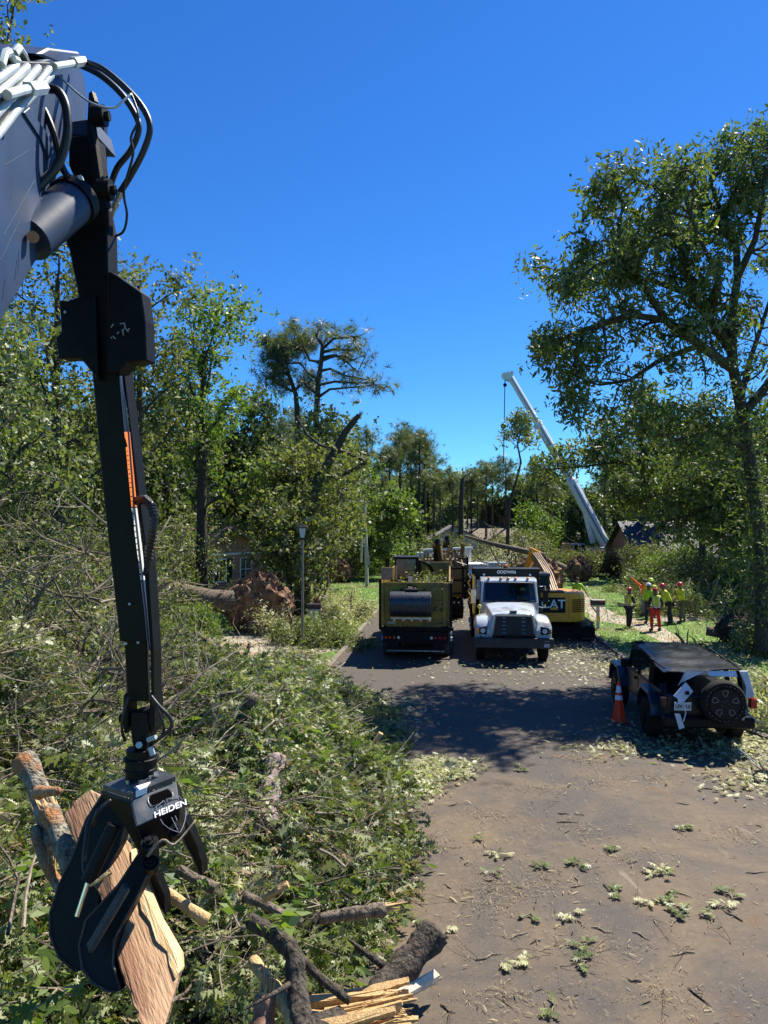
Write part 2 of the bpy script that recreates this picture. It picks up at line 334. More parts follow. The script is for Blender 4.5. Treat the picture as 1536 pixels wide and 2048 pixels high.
def road_mat():
    m = bpy.data.materials.new('dusty asphalt'); m.use_nodes = True; n = m.node_tree.nodes; l = m.node_tree.links; b = n['Principled BSDF']
    b.inputs['Roughness'].default_value = .8; b.inputs['Specular IOR Level'].default_value = .3
    tc = n.new('ShaderNodeTexCoord')
    def noise(s, d=6, st=(1, 1, 1), dis=0.0):
        mp = n.new('ShaderNodeMapping'); mp.inputs['Scale'].default_value = st; l.new(tc.outputs['Object'], mp.inputs[0])
        q = n.new('ShaderNodeTexNoise'); q.inputs['Scale'].default_value = s; q.inputs['Detail'].default_value = d; q.inputs['Roughness'].default_value = .65; q.inputs['Distortion'].default_value = dis
        l.new(mp.outputs[0], q.inputs['Vector']); return q.outputs['Fac']
    def ramp(src, a, b_, ca=(0, 0, 0, 1), cb=(1, 1, 1, 1)):
        r = n.new('ShaderNodeValToRGB'); r.color_ramp.elements[0].position = a; r.color_ramp.elements[1].position = b_
        r.color_ramp.elements[0].color = ca; r.color_ramp.elements[1].color = cb; l.new(src, r.inputs[0]); return r.outputs[0]
    def mix(fac, A, B, bt='MIX'):
        x = n.new('ShaderNodeMix'); x.data_type = 'RGBA'; x.blend_type = bt
        if isinstance(fac, float): x.inputs['Factor'].default_value = fac
        else: l.new(fac, x.inputs['Factor'])
        for k, v in (('A', A), ('B', B)):
            if isinstance(v, tuple): x.inputs[k].default_value = v
            else: l.new(v, x.inputs[k])
        return x.outputs['Result']
    base = ramp(noise(60, 4), .3, .7, (.05, .043, .038, 1), (.095, .08, .068, 1))
    sep = n.new('ShaderNodeSeparateXYZ'); l.new(tc.outputs['Object'], sep.inputs[0])
    near = n.new('ShaderNodeMapRange'); near.inputs['From Min'].default_value = 19; near.inputs['From Max'].default_value = 11; l.new(sep.outputs['Y'], near.inputs['Value'])
    dust = ramp(noise(.55, 9, dis=.8), .4, .62)
    d1 = n.new('ShaderNodeMath'); d1.operation = 'MULTIPLY'; l.new(dust, d1.inputs[0]); l.new(near.outputs[0], d1.inputs[1])
    d2 = n.new('ShaderNodeMath'); d2.operation = 'MULTIPLY'; d2.inputs[1].default_value = .85; l.new(d1.outputs[0], d2.inputs[0])
    c = mix(d2.outputs[0], base, ramp(noise(9, 6), .3, .7, (.125, .089, .053, 1), (.18, .132, .082, 1)))
    c = mix(ramp(noise(.9, 7, dis=1.5), .6, .72), c, (.12, .068, .036, 1))
    c = mix(ramp(noise(1.6, 9, st=(1.6, .3, 1), dis=2.2), .63, .72), c, (.19, .155, .115, 1))
    c = mix(ramp(noise(22, 3), .66, .7), c, (.17, .14, .085, 1))
    vo = n.new('ShaderNodeTexVoronoi'); vo.feature = 'DISTANCE_TO_EDGE'; vo.inputs['Scale'].default_value = .33
    dm = n.new('ShaderNodeVectorMath'); dm.operation = 'ADD'; nn = n.new('ShaderNodeTexNoise'); nn.inputs['Scale'].default_value = 2.5; l.new(tc.outputs['Object'], nn.inputs['Vector'])
    l.new(tc.outputs['Object'], dm.inputs[0]); l.new(nn.outputs['Color'], dm.inputs[1]); l.new(dm.outputs[0], vo.inputs['Vector'])
    c = mix(ramp(vo.outputs['Distance'], .003, .012, (.35, .35, .35, 1), (0, 0, 0, 1)), c, (.045, .04, .035, 1))
    l.new(c, b.inputs['Base Color'])
    bp = n.new('ShaderNodeBump'); bp.inputs['Strength'].default_value = .5; bp.inputs['Distance'].default_value = .01; l.new(noise(120, 3), bp.inputs['Height']); l.new(bp.outputs[0], b.inputs['Normal'])
    return m
rd = MB(); yy = [-10, 0, 4, 8, 10, 12, 13, 14, 15, 16, 17, 18, 19, 20, 21, 25, 30, 40, 60, 90, 130]
for a, b in zip(yy[:-1], yy[1:]):
    rd.add([(rl(a), a, .008), (min(rr(a), 40), a, .008), (min(rr(b), 40), b, .008), (rl(b), b, .008)], [(0, 1, 2, 3)])
tag(rd.ob('road', road_mat()), kind='structure')
CONC = mat('weathered concrete', (.1, .085, .07), (.2, .175, .14), 3, rough=.9, bump=.3, bscale=30, c3=(.16, .12, .08), s3=1.1)
for side, fn in ((1, rr), (-1, rl)):
    k = MB(); y0 = 15.0 if side > 0 else 19
    yk = [y for y in [15, 16, 17, 18, 19, 20, 21, 23, 25, 28, 31, 35, 40, 50, 70, 100] if y >= y0]
    secs = []
    for y in yk:
        x = fn(y); secs.append([(x - .09 * 0, y, -.05), (x + side * .02, y, .11), (x + side * .16, y, .125), (x + side * .18, y, -.05)])
    k.loft(secs); tag(k.ob('kerb', CONC), kind='structure')
def sheet(name, pts, z, m):
    q = MB(); q.add([(x, y, z) for x, y in pts], [tuple(range(len(pts)))]); return tag(q.ob(name, m), kind='structure')
WALK = mat('worn concrete path', (.26, .22, .17), (.34, .3, .24), 2, rough=.9, bump=.3, bscale=20, c3=(.26, .17, .1), s3=.9)
def GP(*l): return [(G(a, b).x, G(a, b).y) for a, b in l]
sheet('path', GP((1160, 1178), (1200, 1210), (1236, 1230), (1300, 1243), (1330, 1258), (1400, 1300), (1385, 1312), (1318, 1282), (1262, 1252), (1182, 1240), (1176, 1225), (1168, 1225), (1150, 1195)), .006, WALK)
sheet('path', GP((1300, 1228), (1420, 1222), (1560, 1220), (1560, 1240), (1420, 1240), (1310, 1244)), .010, WALK)
sheet('driveway', GP((330, 1262), (470, 1255), (610, 1262), (690, 1262), (720, 1290), (600, 1318), (430, 1312), (320, 1300)), .006, WALK)

# grass blades, lawn litter
def scat(n, x0, x1, y0, y1, rng): return np.stack([rng.uniform(x0, x1, n), rng.uniform(y0, y1, n), np.zeros(n)], 1)
def lawn_ok(p): return (p[:, 0] > np.array([rr(y) for y in p[:, 1]]) + .3) | (p[:, 0] < np.array([rl(y) for y in p[:, 1]]) - .3)
GRASS = leafmat('grass blades', (.07, .15, .02), (.17, .27, .04), (.14, .22, .05), .35, rough=.5)
p = scat(90000, -16, 34, 15, 62, rng); p = p[lawn_ok(p)]
n = len(p); d = rng.normal(size=(n, 3)) * .35; d[:, 2] = 1
tag(leaves('grass', p, d, rvec(rng, n), rng.uniform(.05, .13, n), ([(-.16, 0, 0), (.16, 0, 0), (0, 1, .1)], [(0, 1, 2)]), GRASS), 'short green grass of the front lawns', 'grass', kind='stuff')
# storm litter of torn leaves on lawns and road edges
P1 = scat(26000, -14, 32, 14, 60, rng); P1 = P1[lawn_ok(P1)][:6000]; P1[:, 2] = rng.uniform(.02, .1, len(P1))
P2 = []
cl = rng.uniform(0, 1, size=(46, 2))
for i in range(60000):
    t = rng.random()
    if t < .12: y = rng.uniform(5.5, 22); x = rng.uniform(.2, rr(max(y, 14.5)))
    elif t < .45:   # along both kerbs
        y = rng.uniform(20, 60); s = rng.random() < .55; x = (rr(y) - abs(rng.normal() * .7)) if s else (rl(y) + abs(rng.normal()) * .8)
    elif t < .62: y = rng.uniform(23, 42); x = rng.uniform(rl(y), rr(y))
    else:
        c = cl[rng.integers(len(cl))]; y = 6 + 16 * c[1] + rng.normal() * rng.uniform(.05, .4); x = .6 + (rr(max(y, 14.5)) - 1.0) * c[0] + rng.normal() * rng.uniform(.05, .6)
    P2.append((x, y, .014 + rng.random() * .02))
P2 = np.array(P2)
for nm, pp, mm, sz, tm, lab in (('leaf_litter', P1, LF_W, .11, T_DIAM, 'torn leaves scattered over the lawns'), ('leaf_litter', P2, LF_DRY, .027, T_SLIV, 'dry chips and shredded leaves scattered over the road')):
    n = len(pp); d = rng.normal(size=(n, 3)); d[:, 2] *= .12; nr = rng.normal(size=(n, 3)) * .3; nr[:, 2] = 1
    tag(leaves(nm, pp, d, nr, sz * np.exp(rng.normal(size=n) * .55), tm, mm), lab, 'leaf litter', kind='stuff')
# green leaves blown across the trucks' shade and near the car
P3 = []
for (px, py, sx, sy, k) in ((1390, 1500, 120, 10, 500), (1300, 1475, 90, 25, 260), (1500, 1400, 50, 45, 1300), (1500, 1480, 60, 25, 900), (1420, 1310, 110, 12, 1500), (1230, 1330, 60, 20, 500), (1100, 1340, 150, 15, 350),
                            (880, 1540, 34, 9, 1100), (835, 1570, 25, 14, 500), (790, 1430, 30, 22, 300), (1320, 1750, 26, 12, 18), (1520, 1560, 60, 20, 300), (900, 1230, 20, 15, 300), (1130, 1300, 60, 15, 300)):
    for i in range(k):
        q = G(px + rng.normal() * sx, py + rng.normal() * sy); P3.append((q.x, q.y, .03 + .05 * rng.random()))
P3 = np.array(P3); n = len(P3); d = rng.normal(size=(n, 3)); d[:, 2] *= .3; nr = rng.normal(size=(n, 3)) * .5; nr[:, 2] = 1
tag(leaves('leaf_litter', P3, d, nr, .13 * rng.uniform(.6, 1.3, n), T_OAK, LF_W), 'fresh torn oak leaves strewn round the wrecked car and beside the brush pile', 'leaf litter', kind='stuff')
# ---------------------------------------------------------------- the brush pile in front, left
rng = np.random.default_rng(21)
def pile_edge(y): return float(np.interp(y, [3, 6.5, 8.2, 10, 16, 18, 20.5], [-.9, -.7, .0, .3, .12, -.25, -1.3]))
def pile_h(x, y):
    e = pile_edge(y) + .12 * math.sin(y * 3.1) + .08 * math.sin(y * 7.3)
    h = float(np.interp(y, [2, 5, 8, 12, 15, 18, 21], [1.05, 1.15, 1.35, 1.35, 1.15, .8, .25]))
    t = sstep((e - x) / 2.0)
    h *= t; h += .16 * t * math.sin(y * 1.1 + 1) + (.27 * math.sin(x * 2.3 + y * 1.7) + .12 * math.sin(x * 4.1 - y * 3.3) + .08 * math.sin(x * 7 + y * 5)) * t
    if x < -4.5: h *= 1 + .25 * min(-4.5 - x, 3)
    return max(h, 0.0)
def S(px, py, lift=0.0):
    "point where the line of sight meets the top of the pile"
    a = G(px, py); o = Vector((0, 0, CAMH)); d = a - o
    for i in range(400):
        q = o + d * (i / 400)
        if q.y > 2 and q.z <= pile_h(q.x, q.y) + lift: return q
    return a
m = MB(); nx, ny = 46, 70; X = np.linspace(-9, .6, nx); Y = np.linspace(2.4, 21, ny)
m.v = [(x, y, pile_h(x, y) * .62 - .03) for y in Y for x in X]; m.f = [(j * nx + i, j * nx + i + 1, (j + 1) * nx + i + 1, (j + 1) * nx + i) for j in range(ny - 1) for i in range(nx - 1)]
tag(m.ob('pile_base', mat('mulch with painted shade', (.008, .009, .005), (.02, .016, .01), 6, rough=1, bump=1, bscale=10, dist=.15), smooth=True), 'tangle of twigs and mulch at the bottom of the brush pile, blackened as shade between the leaves', 'brush', kind='stuff')  # near-black colour paints in the shade of the gaps between leaves
def sprigs(name, n, x0, x1, y0, y1, m_, size, label, tm=T_OAK, per=8, h=pile_h, droop=.35, lift=(-.3, .2), L=.34, seed=0, twig=True, cond=None, dens=None):
    rng = np.random.default_rng(seed); pos = []; dr = []; tw = MB()
    while len(pos) < n * per:
        x = rng.uniform(x0, x1); y = rng.uniform(y0, y1)
        if x > pile_edge(y) + .12: continue
        if cond and not cond(x, y, rng): continue
        z = h(x, y) + rng.uniform(*lift)
        a = rng.uniform(0, 6.28); ax = np.array([math.cos(a), math.sin(a), rng.uniform(-droop - .4, .5)]); ax /= np.linalg.norm(ax)
        for k in range(per):
            t = k / per; b = ax * (.7 + .6 * t) + rng.normal(size=3) * .45; b[2] -= droop
            pos.append(np.array([x, y, max(z, .05)]) + ax * L * t); dr.append(b)
        if twig and rng.random() < .13: tw.tube([(x - ax[0] * L, y - ax[1] * L, z - ax[2] * L), (x, y, z), (x + ax[0] * L, y + ax[1] * L, z + ax[2] * L + .02)], [.007, .006, .003], n=4, cap=False)
    pos = np.array(pos); dr = np.array(dr); k = len(pos)
    o = leaves(name, pos, dr, np.repeat(rvec(rng, k // per, .45), per, 0) + rng.normal(size=(k, 3)) * .4, size * np.exp(rng.normal(size=k) * .32) * .95, tm, m_)
    tag(o, label, 'brush', kind='stuff')
    if tw.v: tag(tw.ob('brush_twigs', TWIG), 'fine twigs of the ' + label, 'brush', kind='stuff')
patch = lambda f, s, c: (lambda x, y, r: math.sin(x * f + s) * math.cos(y * f * .8 + s * 2) + .4 * math.sin(x * 3 * f) > c + .3 * r.normal())
sprigs('brush_leaves', 650, -4.5, .4, 4, 18, LF_A, .155, 'large lobed oak leaves on the top boughs of the brush pile', seed=9, lift=(.0, .38), L=.5, per=10)
sprigs('brush_leaves', 12000, -6, .5, 3.4, 19.5, LF_A, .1, 'green oak leaves covering the big brush pile beside the road', seed=1)
sprigs('brush_leaves', 4000, -7, .1, 4.5, 20, LF_W, .09, 'pale wilted leaves in drifts on the brush pile', seed=2, cond=patch(.9, 1, .1))
sprigs('brush_leaves', 3200, -6, .4, 4, 17, LF_C, .115, 'bright fresh leaves tucked into the brush pile', seed=3, cond=patch(1.3, 4, .35), tm=T_LONG)
sprigs('brush_leaves', 4600, -9, -3.5, 4, 21, LF_B, .095, 'olive leaves on the left flank of the brush pile', seed=4, tm=T_LONG)
sprigs('brush_leaves', 1500, -6, .4, 4, 18, leafmat('browned leaves', (.12, .08, .035), (.3, .21, .09), (.3, .24, .13), .2, rough=.6), .1, 'browned curled leaves in patches on the brush pile', seed=7, cond=patch(1.1, 2, .3), tm=T_LONG)
# long bare twigs and limbs: things of their own
BR = 'bare broken limbs sticking out of the brush pile'
def limb(name, label, pts, r0, r1, m_, group=None, cat='branch', knots=0, rough=.07, torn=None, n=14, fork=None):
    pts = [Vector(p) for p in pts]; ps = []
    for i in range(len(pts) - 1):            # smooth the path
        a = pts[max(i - 1, 0)]; b = pts[i]; c = pts[i + 1]; d = pts[min(i + 2, len(pts) - 1)]
        for k in range(4):
            t = k / 4; ps.append(.5 * ((2 * b) + (c - a) * t + (2 * a - 5 * b + 4 * c - d) * t * t + (3 * b - a - 3 * c + d) * t ** 3))
    ps.append(pts[-1]); N = len(ps); r = [r0 + (r1 - r0) * i / (N - 1) for i in range(N)]
    q = MB(); rg = random.Random(hash((round(pts[0].x, 2), round(pts[0].y, 2))) & 0xffff)
    q.tube(ps, [r_ * (1 + .06 * math.sin(i_ * 1.3) + rg.uniform(-.05, .05)) for i_, r_ in enumerate(r)], n=n, rough=rough * 1.3, rng=rg)
    for k in range(knots):
        i = rg.randrange(2, N - 2); d = Vector((rg.uniform(-1, 1), rg.uniform(-1, 1), rg.uniform(0, 1))).normalized()
        q.tube([ps[i], ps[i] + d * r[i] * 2.2, ps[i] + d * r[i] * rg.uniform(3, 7) + Vector((0, 0, .02))], [r[i] * .36, r[i] * .24, r[i] * .1], n=8)
    if torn:
        b0 = thing(name, label, cat, tuple(ps[0]), group=group); q.ob('bark', m_, b0, smooth=True, world=True)
        w_ = MB(); a, b = (ps[-1], (ps[-1] - ps[-2]).normalized()) if torn != 'start' else (ps[0], (ps[0] - ps[1]).normalized())
        rad = r1 if torn != 'start' else r0
        x = b.cross(Vector((0, 0, 1))).normalized(); y = b.cross(x)
        w_.tube([a - b * .01, a + b * rad * .3], [rad * .93, rad * .8], n=8)
        for k in range(14):
            an = rg.uniform(0, 6.28); o = (x * math.cos(an) + y * math.sin(an)) * rad * rg.uniform(.2, .85); L = rad * rg.uniform(.8, 3.6)
            w_.bar(a + o, a + o * 1.25 + b * L, rad * .3, rad * .16, w2=.002, h2=.002)
        w_.ob('torn_wood', WOODP, b0, world=True)
        return b0
    o = q.ob(name, m_, smooth=(n > 6)); return tag(o, label, cat, group)
rg = random.Random(5)
tw_protos = []
for k in range(7):
    q = MB(); r2 = np.random.default_rng(50 + k); t_ = []
    grow(q, t_, r2, (0, 0, 0), (1, 0, .15), 1.5, .013, 2, wob=.16, up=.02, kids_=3, n=6, sides=5, ang=(18, 45), ratio=.55, minr=.0022)
    o = q.ob('bare_branch', TWIG if k % 3 else BARK); tw_protos.append(o)
spots = []
for i in range(185):
    px = rg.uniform(-20, 800); py = rg.uniform(1320, 2040) if i > 85 else rg.uniform(1300, 1620); 
    if i <= 85: px = rg.uniform(-20, 420)
    a = G(px, py)
    q = S(px, py)
    if q.z < .1 or q.y > 21: continue
    spots.append(q)
for i, q in enumerate(spots):
    o = tw_protos[i % 7] if i < 7 else tw_protos[i % 7].copy()
    if i >= 7: COL.objects.link(o)
    a = rg.uniform(0, 6.28) if i % 2 else rg.gauss(.6, .5); t = rg.uniform(-.35, .5)
    o.location = q + Vector((-.5 * math.cos(a), -.5 * math.sin(a), .14)); o.rotation_euler = (rg.uniform(-2, 2), -t, a); s = rg.uniform(.45, 1.15); o.scale = (s, s, s)
    tag(o, 'bare grey forked twig poking out of the brush pile', 'branch', 'bare twigs in the brush pile')
for o in tw_protos[len(spots):]: bpy.data.objects.remove(o)

def SP(l, lift=.05): return [S(a, b) + Vector((0, 0, lift)) for a, b in l]
def DP(*l): return [P(a, b, y) for a, b, y in l]
limb('broken_log', 'thick mottled log with an orange torn stub, upper left of the grapple', DP((45, 1515, 5.6), (75, 1570, 5.5), (95, 1640, 5.35), (100, 1700, 5.2)), .085, .06, BIRCH, knots=2, torn='end')
limb('broken_log', 'mottled log leaning behind the grapple jaws with a red knot at its foot', DP((98, 1622, 5.3), (120, 1670, 5.15), (140, 1725, 5.0), (150, 1775, 4.95)), .07, .068, BIRCH, torn='start')
limb('broken_branch', 'thin yellow peeled branch left of the grapple jaws', DP((70, 1655, 5.25), (80, 1700, 5.15), (105, 1750, 5.1), (130, 1790, 5.0)), .032, .04, BIRCH)
limb('broken_branch', 'short torn stub of orange wood left of the grapple', DP((75, 1585, 5.3), (98, 1583, 5.2), (120, 1582, 5.1)), .05, .022, WOOD)
limb('broken_branch', 'yellow peeled branch coming out from under the held plank', DP((300, 1762, 5.0), (335, 1785, 4.95), (375, 1815, 4.9), (415, 1842, 4.9)), .026, .042, WOODP)
limb('broken_branch', 'grey branch right of the grapple jaws, upper end behind the plank', DP((355, 1738, 5.6), (395, 1760, 5.6), (430, 1778, 5.6)), .035, .045, BARK)
limb('broken_branch', 'pale grey branch crossing the leaves with a yellow split fork', DP((485, 1792, 5.9), (520, 1805, 5.9), (560, 1825, 5.9), (605, 1845, 5.9)), .04, .03, BARK)
limb('wood_splinter', 'flat yellow splinter standing up from the pale grey branch', DP((528, 1800, 5.85), (552, 1782, 5.8), (576, 1768, 5.8)), .028, .03, WOODP, cat='splinter', n=5)
limb('broken_branch', 'stout branch with a peeled yellow top lying towards the road', DP((640, 1838, 6.1), (680, 1830, 6.1), (725, 1824, 6.15), (770, 1818, 6.2)), .042, .058, BARK, torn='end')
limb('broken_log', 'dark curved limb forking down to the bottom edge beside the plank', DP((500, 1840, 5.3), (545, 1868, 5.2), (585, 1905, 5.1), (592, 1960, 5.0), (600, 2030, 4.85), (612, 2100, 4.7)), .05, .08, BARKD, knots=1)
limb('broken_branch', 'peeled yellow limb joining the dark fork from the left', DP((505, 1920, 5.3), (535, 1960, 5.15), (565, 2000, 5.0), (600, 2050, 4.8)), .04, .065, WOODP)
limb('broken_branch', 'grey straight branch slanting down right of the dark fork', DP((600, 1915, 5.7), (640, 1955, 5.7), (700, 2003, 5.6)), .035, .03, BARKD)
limb('broken_log', 'upright red-brown stub at the bottom edge', DP((532, 1990, 5.0), (528, 2030, 4.95), (522, 2090, 4.85)), .065, .08, mat('red-brown bark', (.2, .09, .05), (.34, .2, .13), 8, rough=.8, bump=.6, bscale=12), torn='start')
limb('fallen_log', 'rough dark log lying from the road edge to the splintered stump', DP((868, 1862, 7.0), (835, 1905, 6.85), (795, 1950, 6.7), (755, 1995, 6.5), (735, 2035, 6.35)), .14, .115, BARKD, torn='end', knots=1, n=12, rough=.12)
limb('fallen_log', 'purple-grey flaking log lying in the middle of the brush pile', SP([(552, 1520), (548, 1560), (535, 1610), (540, 1660)], .02), .16, .13, mat('flaking bark', (.33, .25, .24), (.16, .12, .11), 9, rough=.9, bump=1, bscale=12, dist=.06), n=12, rough=.15)
# white cut plank and splintered stump end at the bottom
sp = thing('splintered_stump', 'splintered yellow end of a trunk at the bottom edge by the road', 'stump', tuple(P(740, 2040, 5.9)))
q = MB(); r3 = random.Random(9)
for i in range(74):
    y = r3.random(); big = i < 20; a = P(r3.uniform(600, 730), 2000 + y * 75 + r3.uniform(-10, 10), 6.0 - .7 * y); b = P(r3.uniform(745, 838), 1985 + y * 65 + r3.uniform(-24, 24), 6.0 - .7 * y); b.z += r3.uniform(-.04, .05)
    q.bar(a, b, r3.uniform(.05, .12) if big else r3.uniform(.008, .03), r3.uniform(.03, .07) if big else r3.uniform(.006, .02), up=(r3.uniform(-.5, .5), r3.uniform(-.5, .5), 1), w2=r3.uniform(.01, .06) if big else .004, h2=r3.uniform(.01, .04) if big else .004)
q.bar(P(640, 2075, 5.55), P(815, 2045, 5.75), .26, .2, w2=.2, h2=.1); q.ob('splinters', WOODP, sp, world=True)
q = MB(); q.bar(P(600, 2100, 5.3), P(700, 2065, 5.5), .3, .28); q.ob('trunk_end', BARKD, sp, world=True, bevel=.03)
q = MB(); q.poly([P(735, 2012, 6.2), P(868, 1938, 6.9), P(880, 1950, 6.9), P(872, 1965, 6.85), P(748, 2028, 6.15)], (0, .03, -.035)); tag(q.ob('sawn_plank', mat('fresh sawn wood', (.72, .6, .45), (.6, .46, .32), 6, rough=.6, stretch=(6, 6, 1))), 'pale flat split plank lying from the stump towards the road', 'plank')
q = MB(); q.poly([P(738, 1498, 13.6), P(758, 1466, 13.7), (P(766, 1470, 13.7)), P(752, 1492, 13.6), P(742, 1502, 13.6)], (0, .05, .02)); tag(q.ob('wood_splinter', WOODP), 'small orange splinter at the road edge of the brush pile', 'splinter')
limb('broken_branch', 'pale upright stub in the far part of the brush pile', SP([(502, 1425), (508, 1400), (515, 1380)], .15), .09, .06, BARK, torn='end')
limb('broken_branch', 'bare grey branch lying across the top of the pile towards the path', [P(390, 1265, 17.5), P(425, 1290, 17.3), P(455, 1330, 17), P(480, 1350, 16.8)], .05, .09, BARK, knots=2)
limb('broken_branch', 'short forked limb standing out of the brush near the lamp post', [P(478, 1330, 17.2), P(492, 1308, 17.3), P(500, 1285, 17.4)], .06, .035, BARK, knots=1)
limb('broken_branch', 'small standing stick at the back of the pile before the driveway', [P(538, 1372, 16.6), P(548, 1345, 16.7), P(556, 1322, 16.8)], .04, .025, BARK)
limb('broken_branch', 'long thin straight switch pointing at the road', [P(620, 1378, 15.6), P(655, 1352, 16), P(690, 1325, 16.6)], .02, .01, TWIG)
limb('broken_branch', 'pale switch curving over the middle of the pile', SP([(520, 1500), (545, 1478), (575, 1468), (602, 1452)], .22), .02, .01, TWIG)
limb('broken_branch', 'dark stick across the leaves above the flaking log', SP([(430, 1420), (480, 1408), (530, 1400), (575, 1405)], .2), .03, .018, BARK)
limb('broken_branch', 'white forked stick near the pile centre right', SP([(630, 1668), (665, 1665), (705, 1655)], .25), .014, .012, TWIG, knots=1)
limb('broken_branch', 'curving thin stick on the bottom right leaves', DP((640, 1700, 7.5), (665, 1712, 7.4), (690, 1735, 7.2)), .016, .014, TWIG)
# bright twig of big lobed leaves at the very bottom left, near the camera
def leafy(name, label, c, n, size, m_, seed, spread=.16, tm=T_OAK, up=1.2, group=None, cat='leafy twig', zt=.25):
    r_ = np.random.default_rng(seed); t0 = thing(name, label, cat, tuple(c), group=group)
    q = MB(); pos = []; dr = []
    for k in range(3):
        a = r_.uniform(0, 6.28); d = Vector((math.cos(a), math.sin(a), zt)); L = spread * r_.uniform(1, 2)
        q.tube([(0, 0, .02), tuple(d * L * .5), tuple(d * L)], [.008, .006, .003], n=5)
        for j in range(n // 3): 
            t = r_.uniform(.3, 1.1); pos.append(np.array(d * L * t) + np.array([0, 0, .03])); b = np.array(d) + r_.normal(size=3) * .6; b[2] = b[2] * (.4 if zt > .1 else .12); dr.append(b)
    q.ob('stem', TWIG, t0); pos = np.array(pos) + np.array(c); k = len(pos)
    leaves('leaf_cluster', pos, np.array(dr), rvec(r_, k, up), size * r_.uniform(.7, 1.2, k), tm, m_, t0); return t0
leafy('leafy_twig', 'bright green pointed oak leaves at the bottom left corner', P(115, 1985, 4.3), 12, .17, LF_C, 31, .16)
leafy('leafy_twig', 'bright green upright leaves right of the dark claw', P(395, 1760, 5.7), 24, .11, LF_C, 32, .16, T_DIAM, .3)
leafy('leafy_twig', 'light green leaves hanging over the yellow branch', P(450, 1600, 7.2), 30, .16, LF_C, 33, .22, T_DIAM, .3)
leafy('leafy_twig', 'green leaf spray above the dark forked limb', P(480, 1860, 5.3), 30, .12, LF_C, 34, .2, T_DIAM, .3)
leafy('leafy_twig', 'fresh leaf spray beside the stout peeled branch', P(640, 1815, 6.3), 30, .12, LF_C, 35, .18, T_DIAM, .3)
# tufts and sticks on the road
tufts = [(950, 1675), (1000, 1712), (1080, 1742), (1148, 1735), (1060, 1835), (1140, 1832), (1207, 1702), (1235, 1790), (1320, 1742), (1300, 1805), (1345, 1815), (1365, 1832), (1400, 1838), (1450, 1818), (1168, 1895), (1168, 1930), (1105, 2025), (1028, 1925), (1360, 1655), (1455, 1795), (985, 1752), (890, 1870), (830, 1845), (1040, 1540), (1330, 1790), (1000, 1930)]
ORD = ['nearest', 'second', 'third', 'fourth', 'fifth', 'sixth', 'seventh', 'eighth', 'ninth', 'tenth', 'eleventh', 'twelfth', 'thirteenth', 'fourteenth', 'fifteenth', 'sixteenth', 'seventeenth', 'eighteenth', 'nineteenth', 'twentieth', 'twenty-first', 'twenty-second', 'twenty-third', 'twenty-fourth', 'twenty-fifth', 'twenty-sixth']
for i, (px, py) in enumerate(tufts):
    q = G(px, py); leafy('leaf_tuft', 'tuft of torn grey-green oak leaves lying on the road, ' + ORD[sorted(tufts, key=lambda p_: -p_[1]).index((px, py))] + ' from the near end', (q.x, q.y, .02), 12 + i % 4 * 6, .1, LF_W if i % 4 == 1 else LF_A, 100 + i, .065, up=2.2, zt=.05, group='leaf tufts on the road')
for i in range(46):
    px = rg.uniform(880, 1530); py = rg.uniform(1560, 2040); q = G(px, py); o = tw_protos[0].copy() if i % 4 == 0 else None
    if o is None:
        L = rg.uniform(.1, .32); b = MB(); a = rg.uniform(0, 6.28); b.tube([(0, 0, 0), (L * .3, rg.uniform(-.03, .03), .002), (L * .65, rg.uniform(-.03, .03), .0), (L, rg.uniform(-.05, .05), 0)], [.006, .009, .007, .003], n=6); b.tube([(L * .3, 0, 0), (L * .45, rg.choice((-1, 1)) * L * .18, .01)], [.005, .002], n=4); o = b.ob('road_stick', TWIG if i % 3 else BARKD)
        o.rotation_euler = (0, 0, a)
    else: o.name = 'road_stick'; COL.objects.link(o); o.scale = (.3, .3, .3); o.rotation_euler = (0, 0, rg.uniform(0, 6.28))
    o.location = (q.x, q.y, .018); tag(o, 'short broken stick lying on the dusty road', 'stick', 'broken sticks on the road')
# ---------------------------------------------------------------- the loader arm we look along, with its grapple
J = Vector((-1.95, 4.6, 7.0)); NB = Vector((1, .15, 0)).normalized()
ld = thing('log_loader', 'black knuckle boom loader arm with hoses and a grapple, reaching in from the upper left', 'loader', (-1.95, 4.6, 3.0))
def B(px, py, off=0.0): return PLN(px, py, J + NB * off, NB)
# boom: plates with real thickness, seen along their length
q = MB(); side = [B(62, 128), B(108, 112), B(150, 112), B(168, 150), B(176, 205), B(172, 262), B(140, 300), B(118, 345), B(92, 440), B(74, 520), B(0, 648), B(-150, 900), B(-330, 1150), B(-420, 700), B(-300, 420), B(0, 205)]
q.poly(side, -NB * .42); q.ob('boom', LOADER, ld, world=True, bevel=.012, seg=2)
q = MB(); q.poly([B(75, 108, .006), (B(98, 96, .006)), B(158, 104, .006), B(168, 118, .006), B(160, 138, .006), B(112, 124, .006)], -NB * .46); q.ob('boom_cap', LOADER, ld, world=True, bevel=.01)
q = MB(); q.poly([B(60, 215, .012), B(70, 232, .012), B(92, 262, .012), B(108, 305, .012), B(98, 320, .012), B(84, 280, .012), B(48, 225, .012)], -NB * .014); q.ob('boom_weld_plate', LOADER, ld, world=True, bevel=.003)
q = MB(); r_s = random.Random(11)
for (x0, y0, x1, y1) in ((8, 470, 70, 360), (2, 520, 40, 440), (20, 400, 26, 380), (30, 560, 34, 520), (10, 330, 60, 300), (36, 610 - 60, 38, 500), (70, 300, 100, 268), (5, 600, 10, 560)): q.bar(B(x0, y0, .001), B(x1, y1, .001), .0016, .0016)
q.ob('scratches', mat('scratched paint', (.05, .075, .12), rough=.5), ld, world=True)
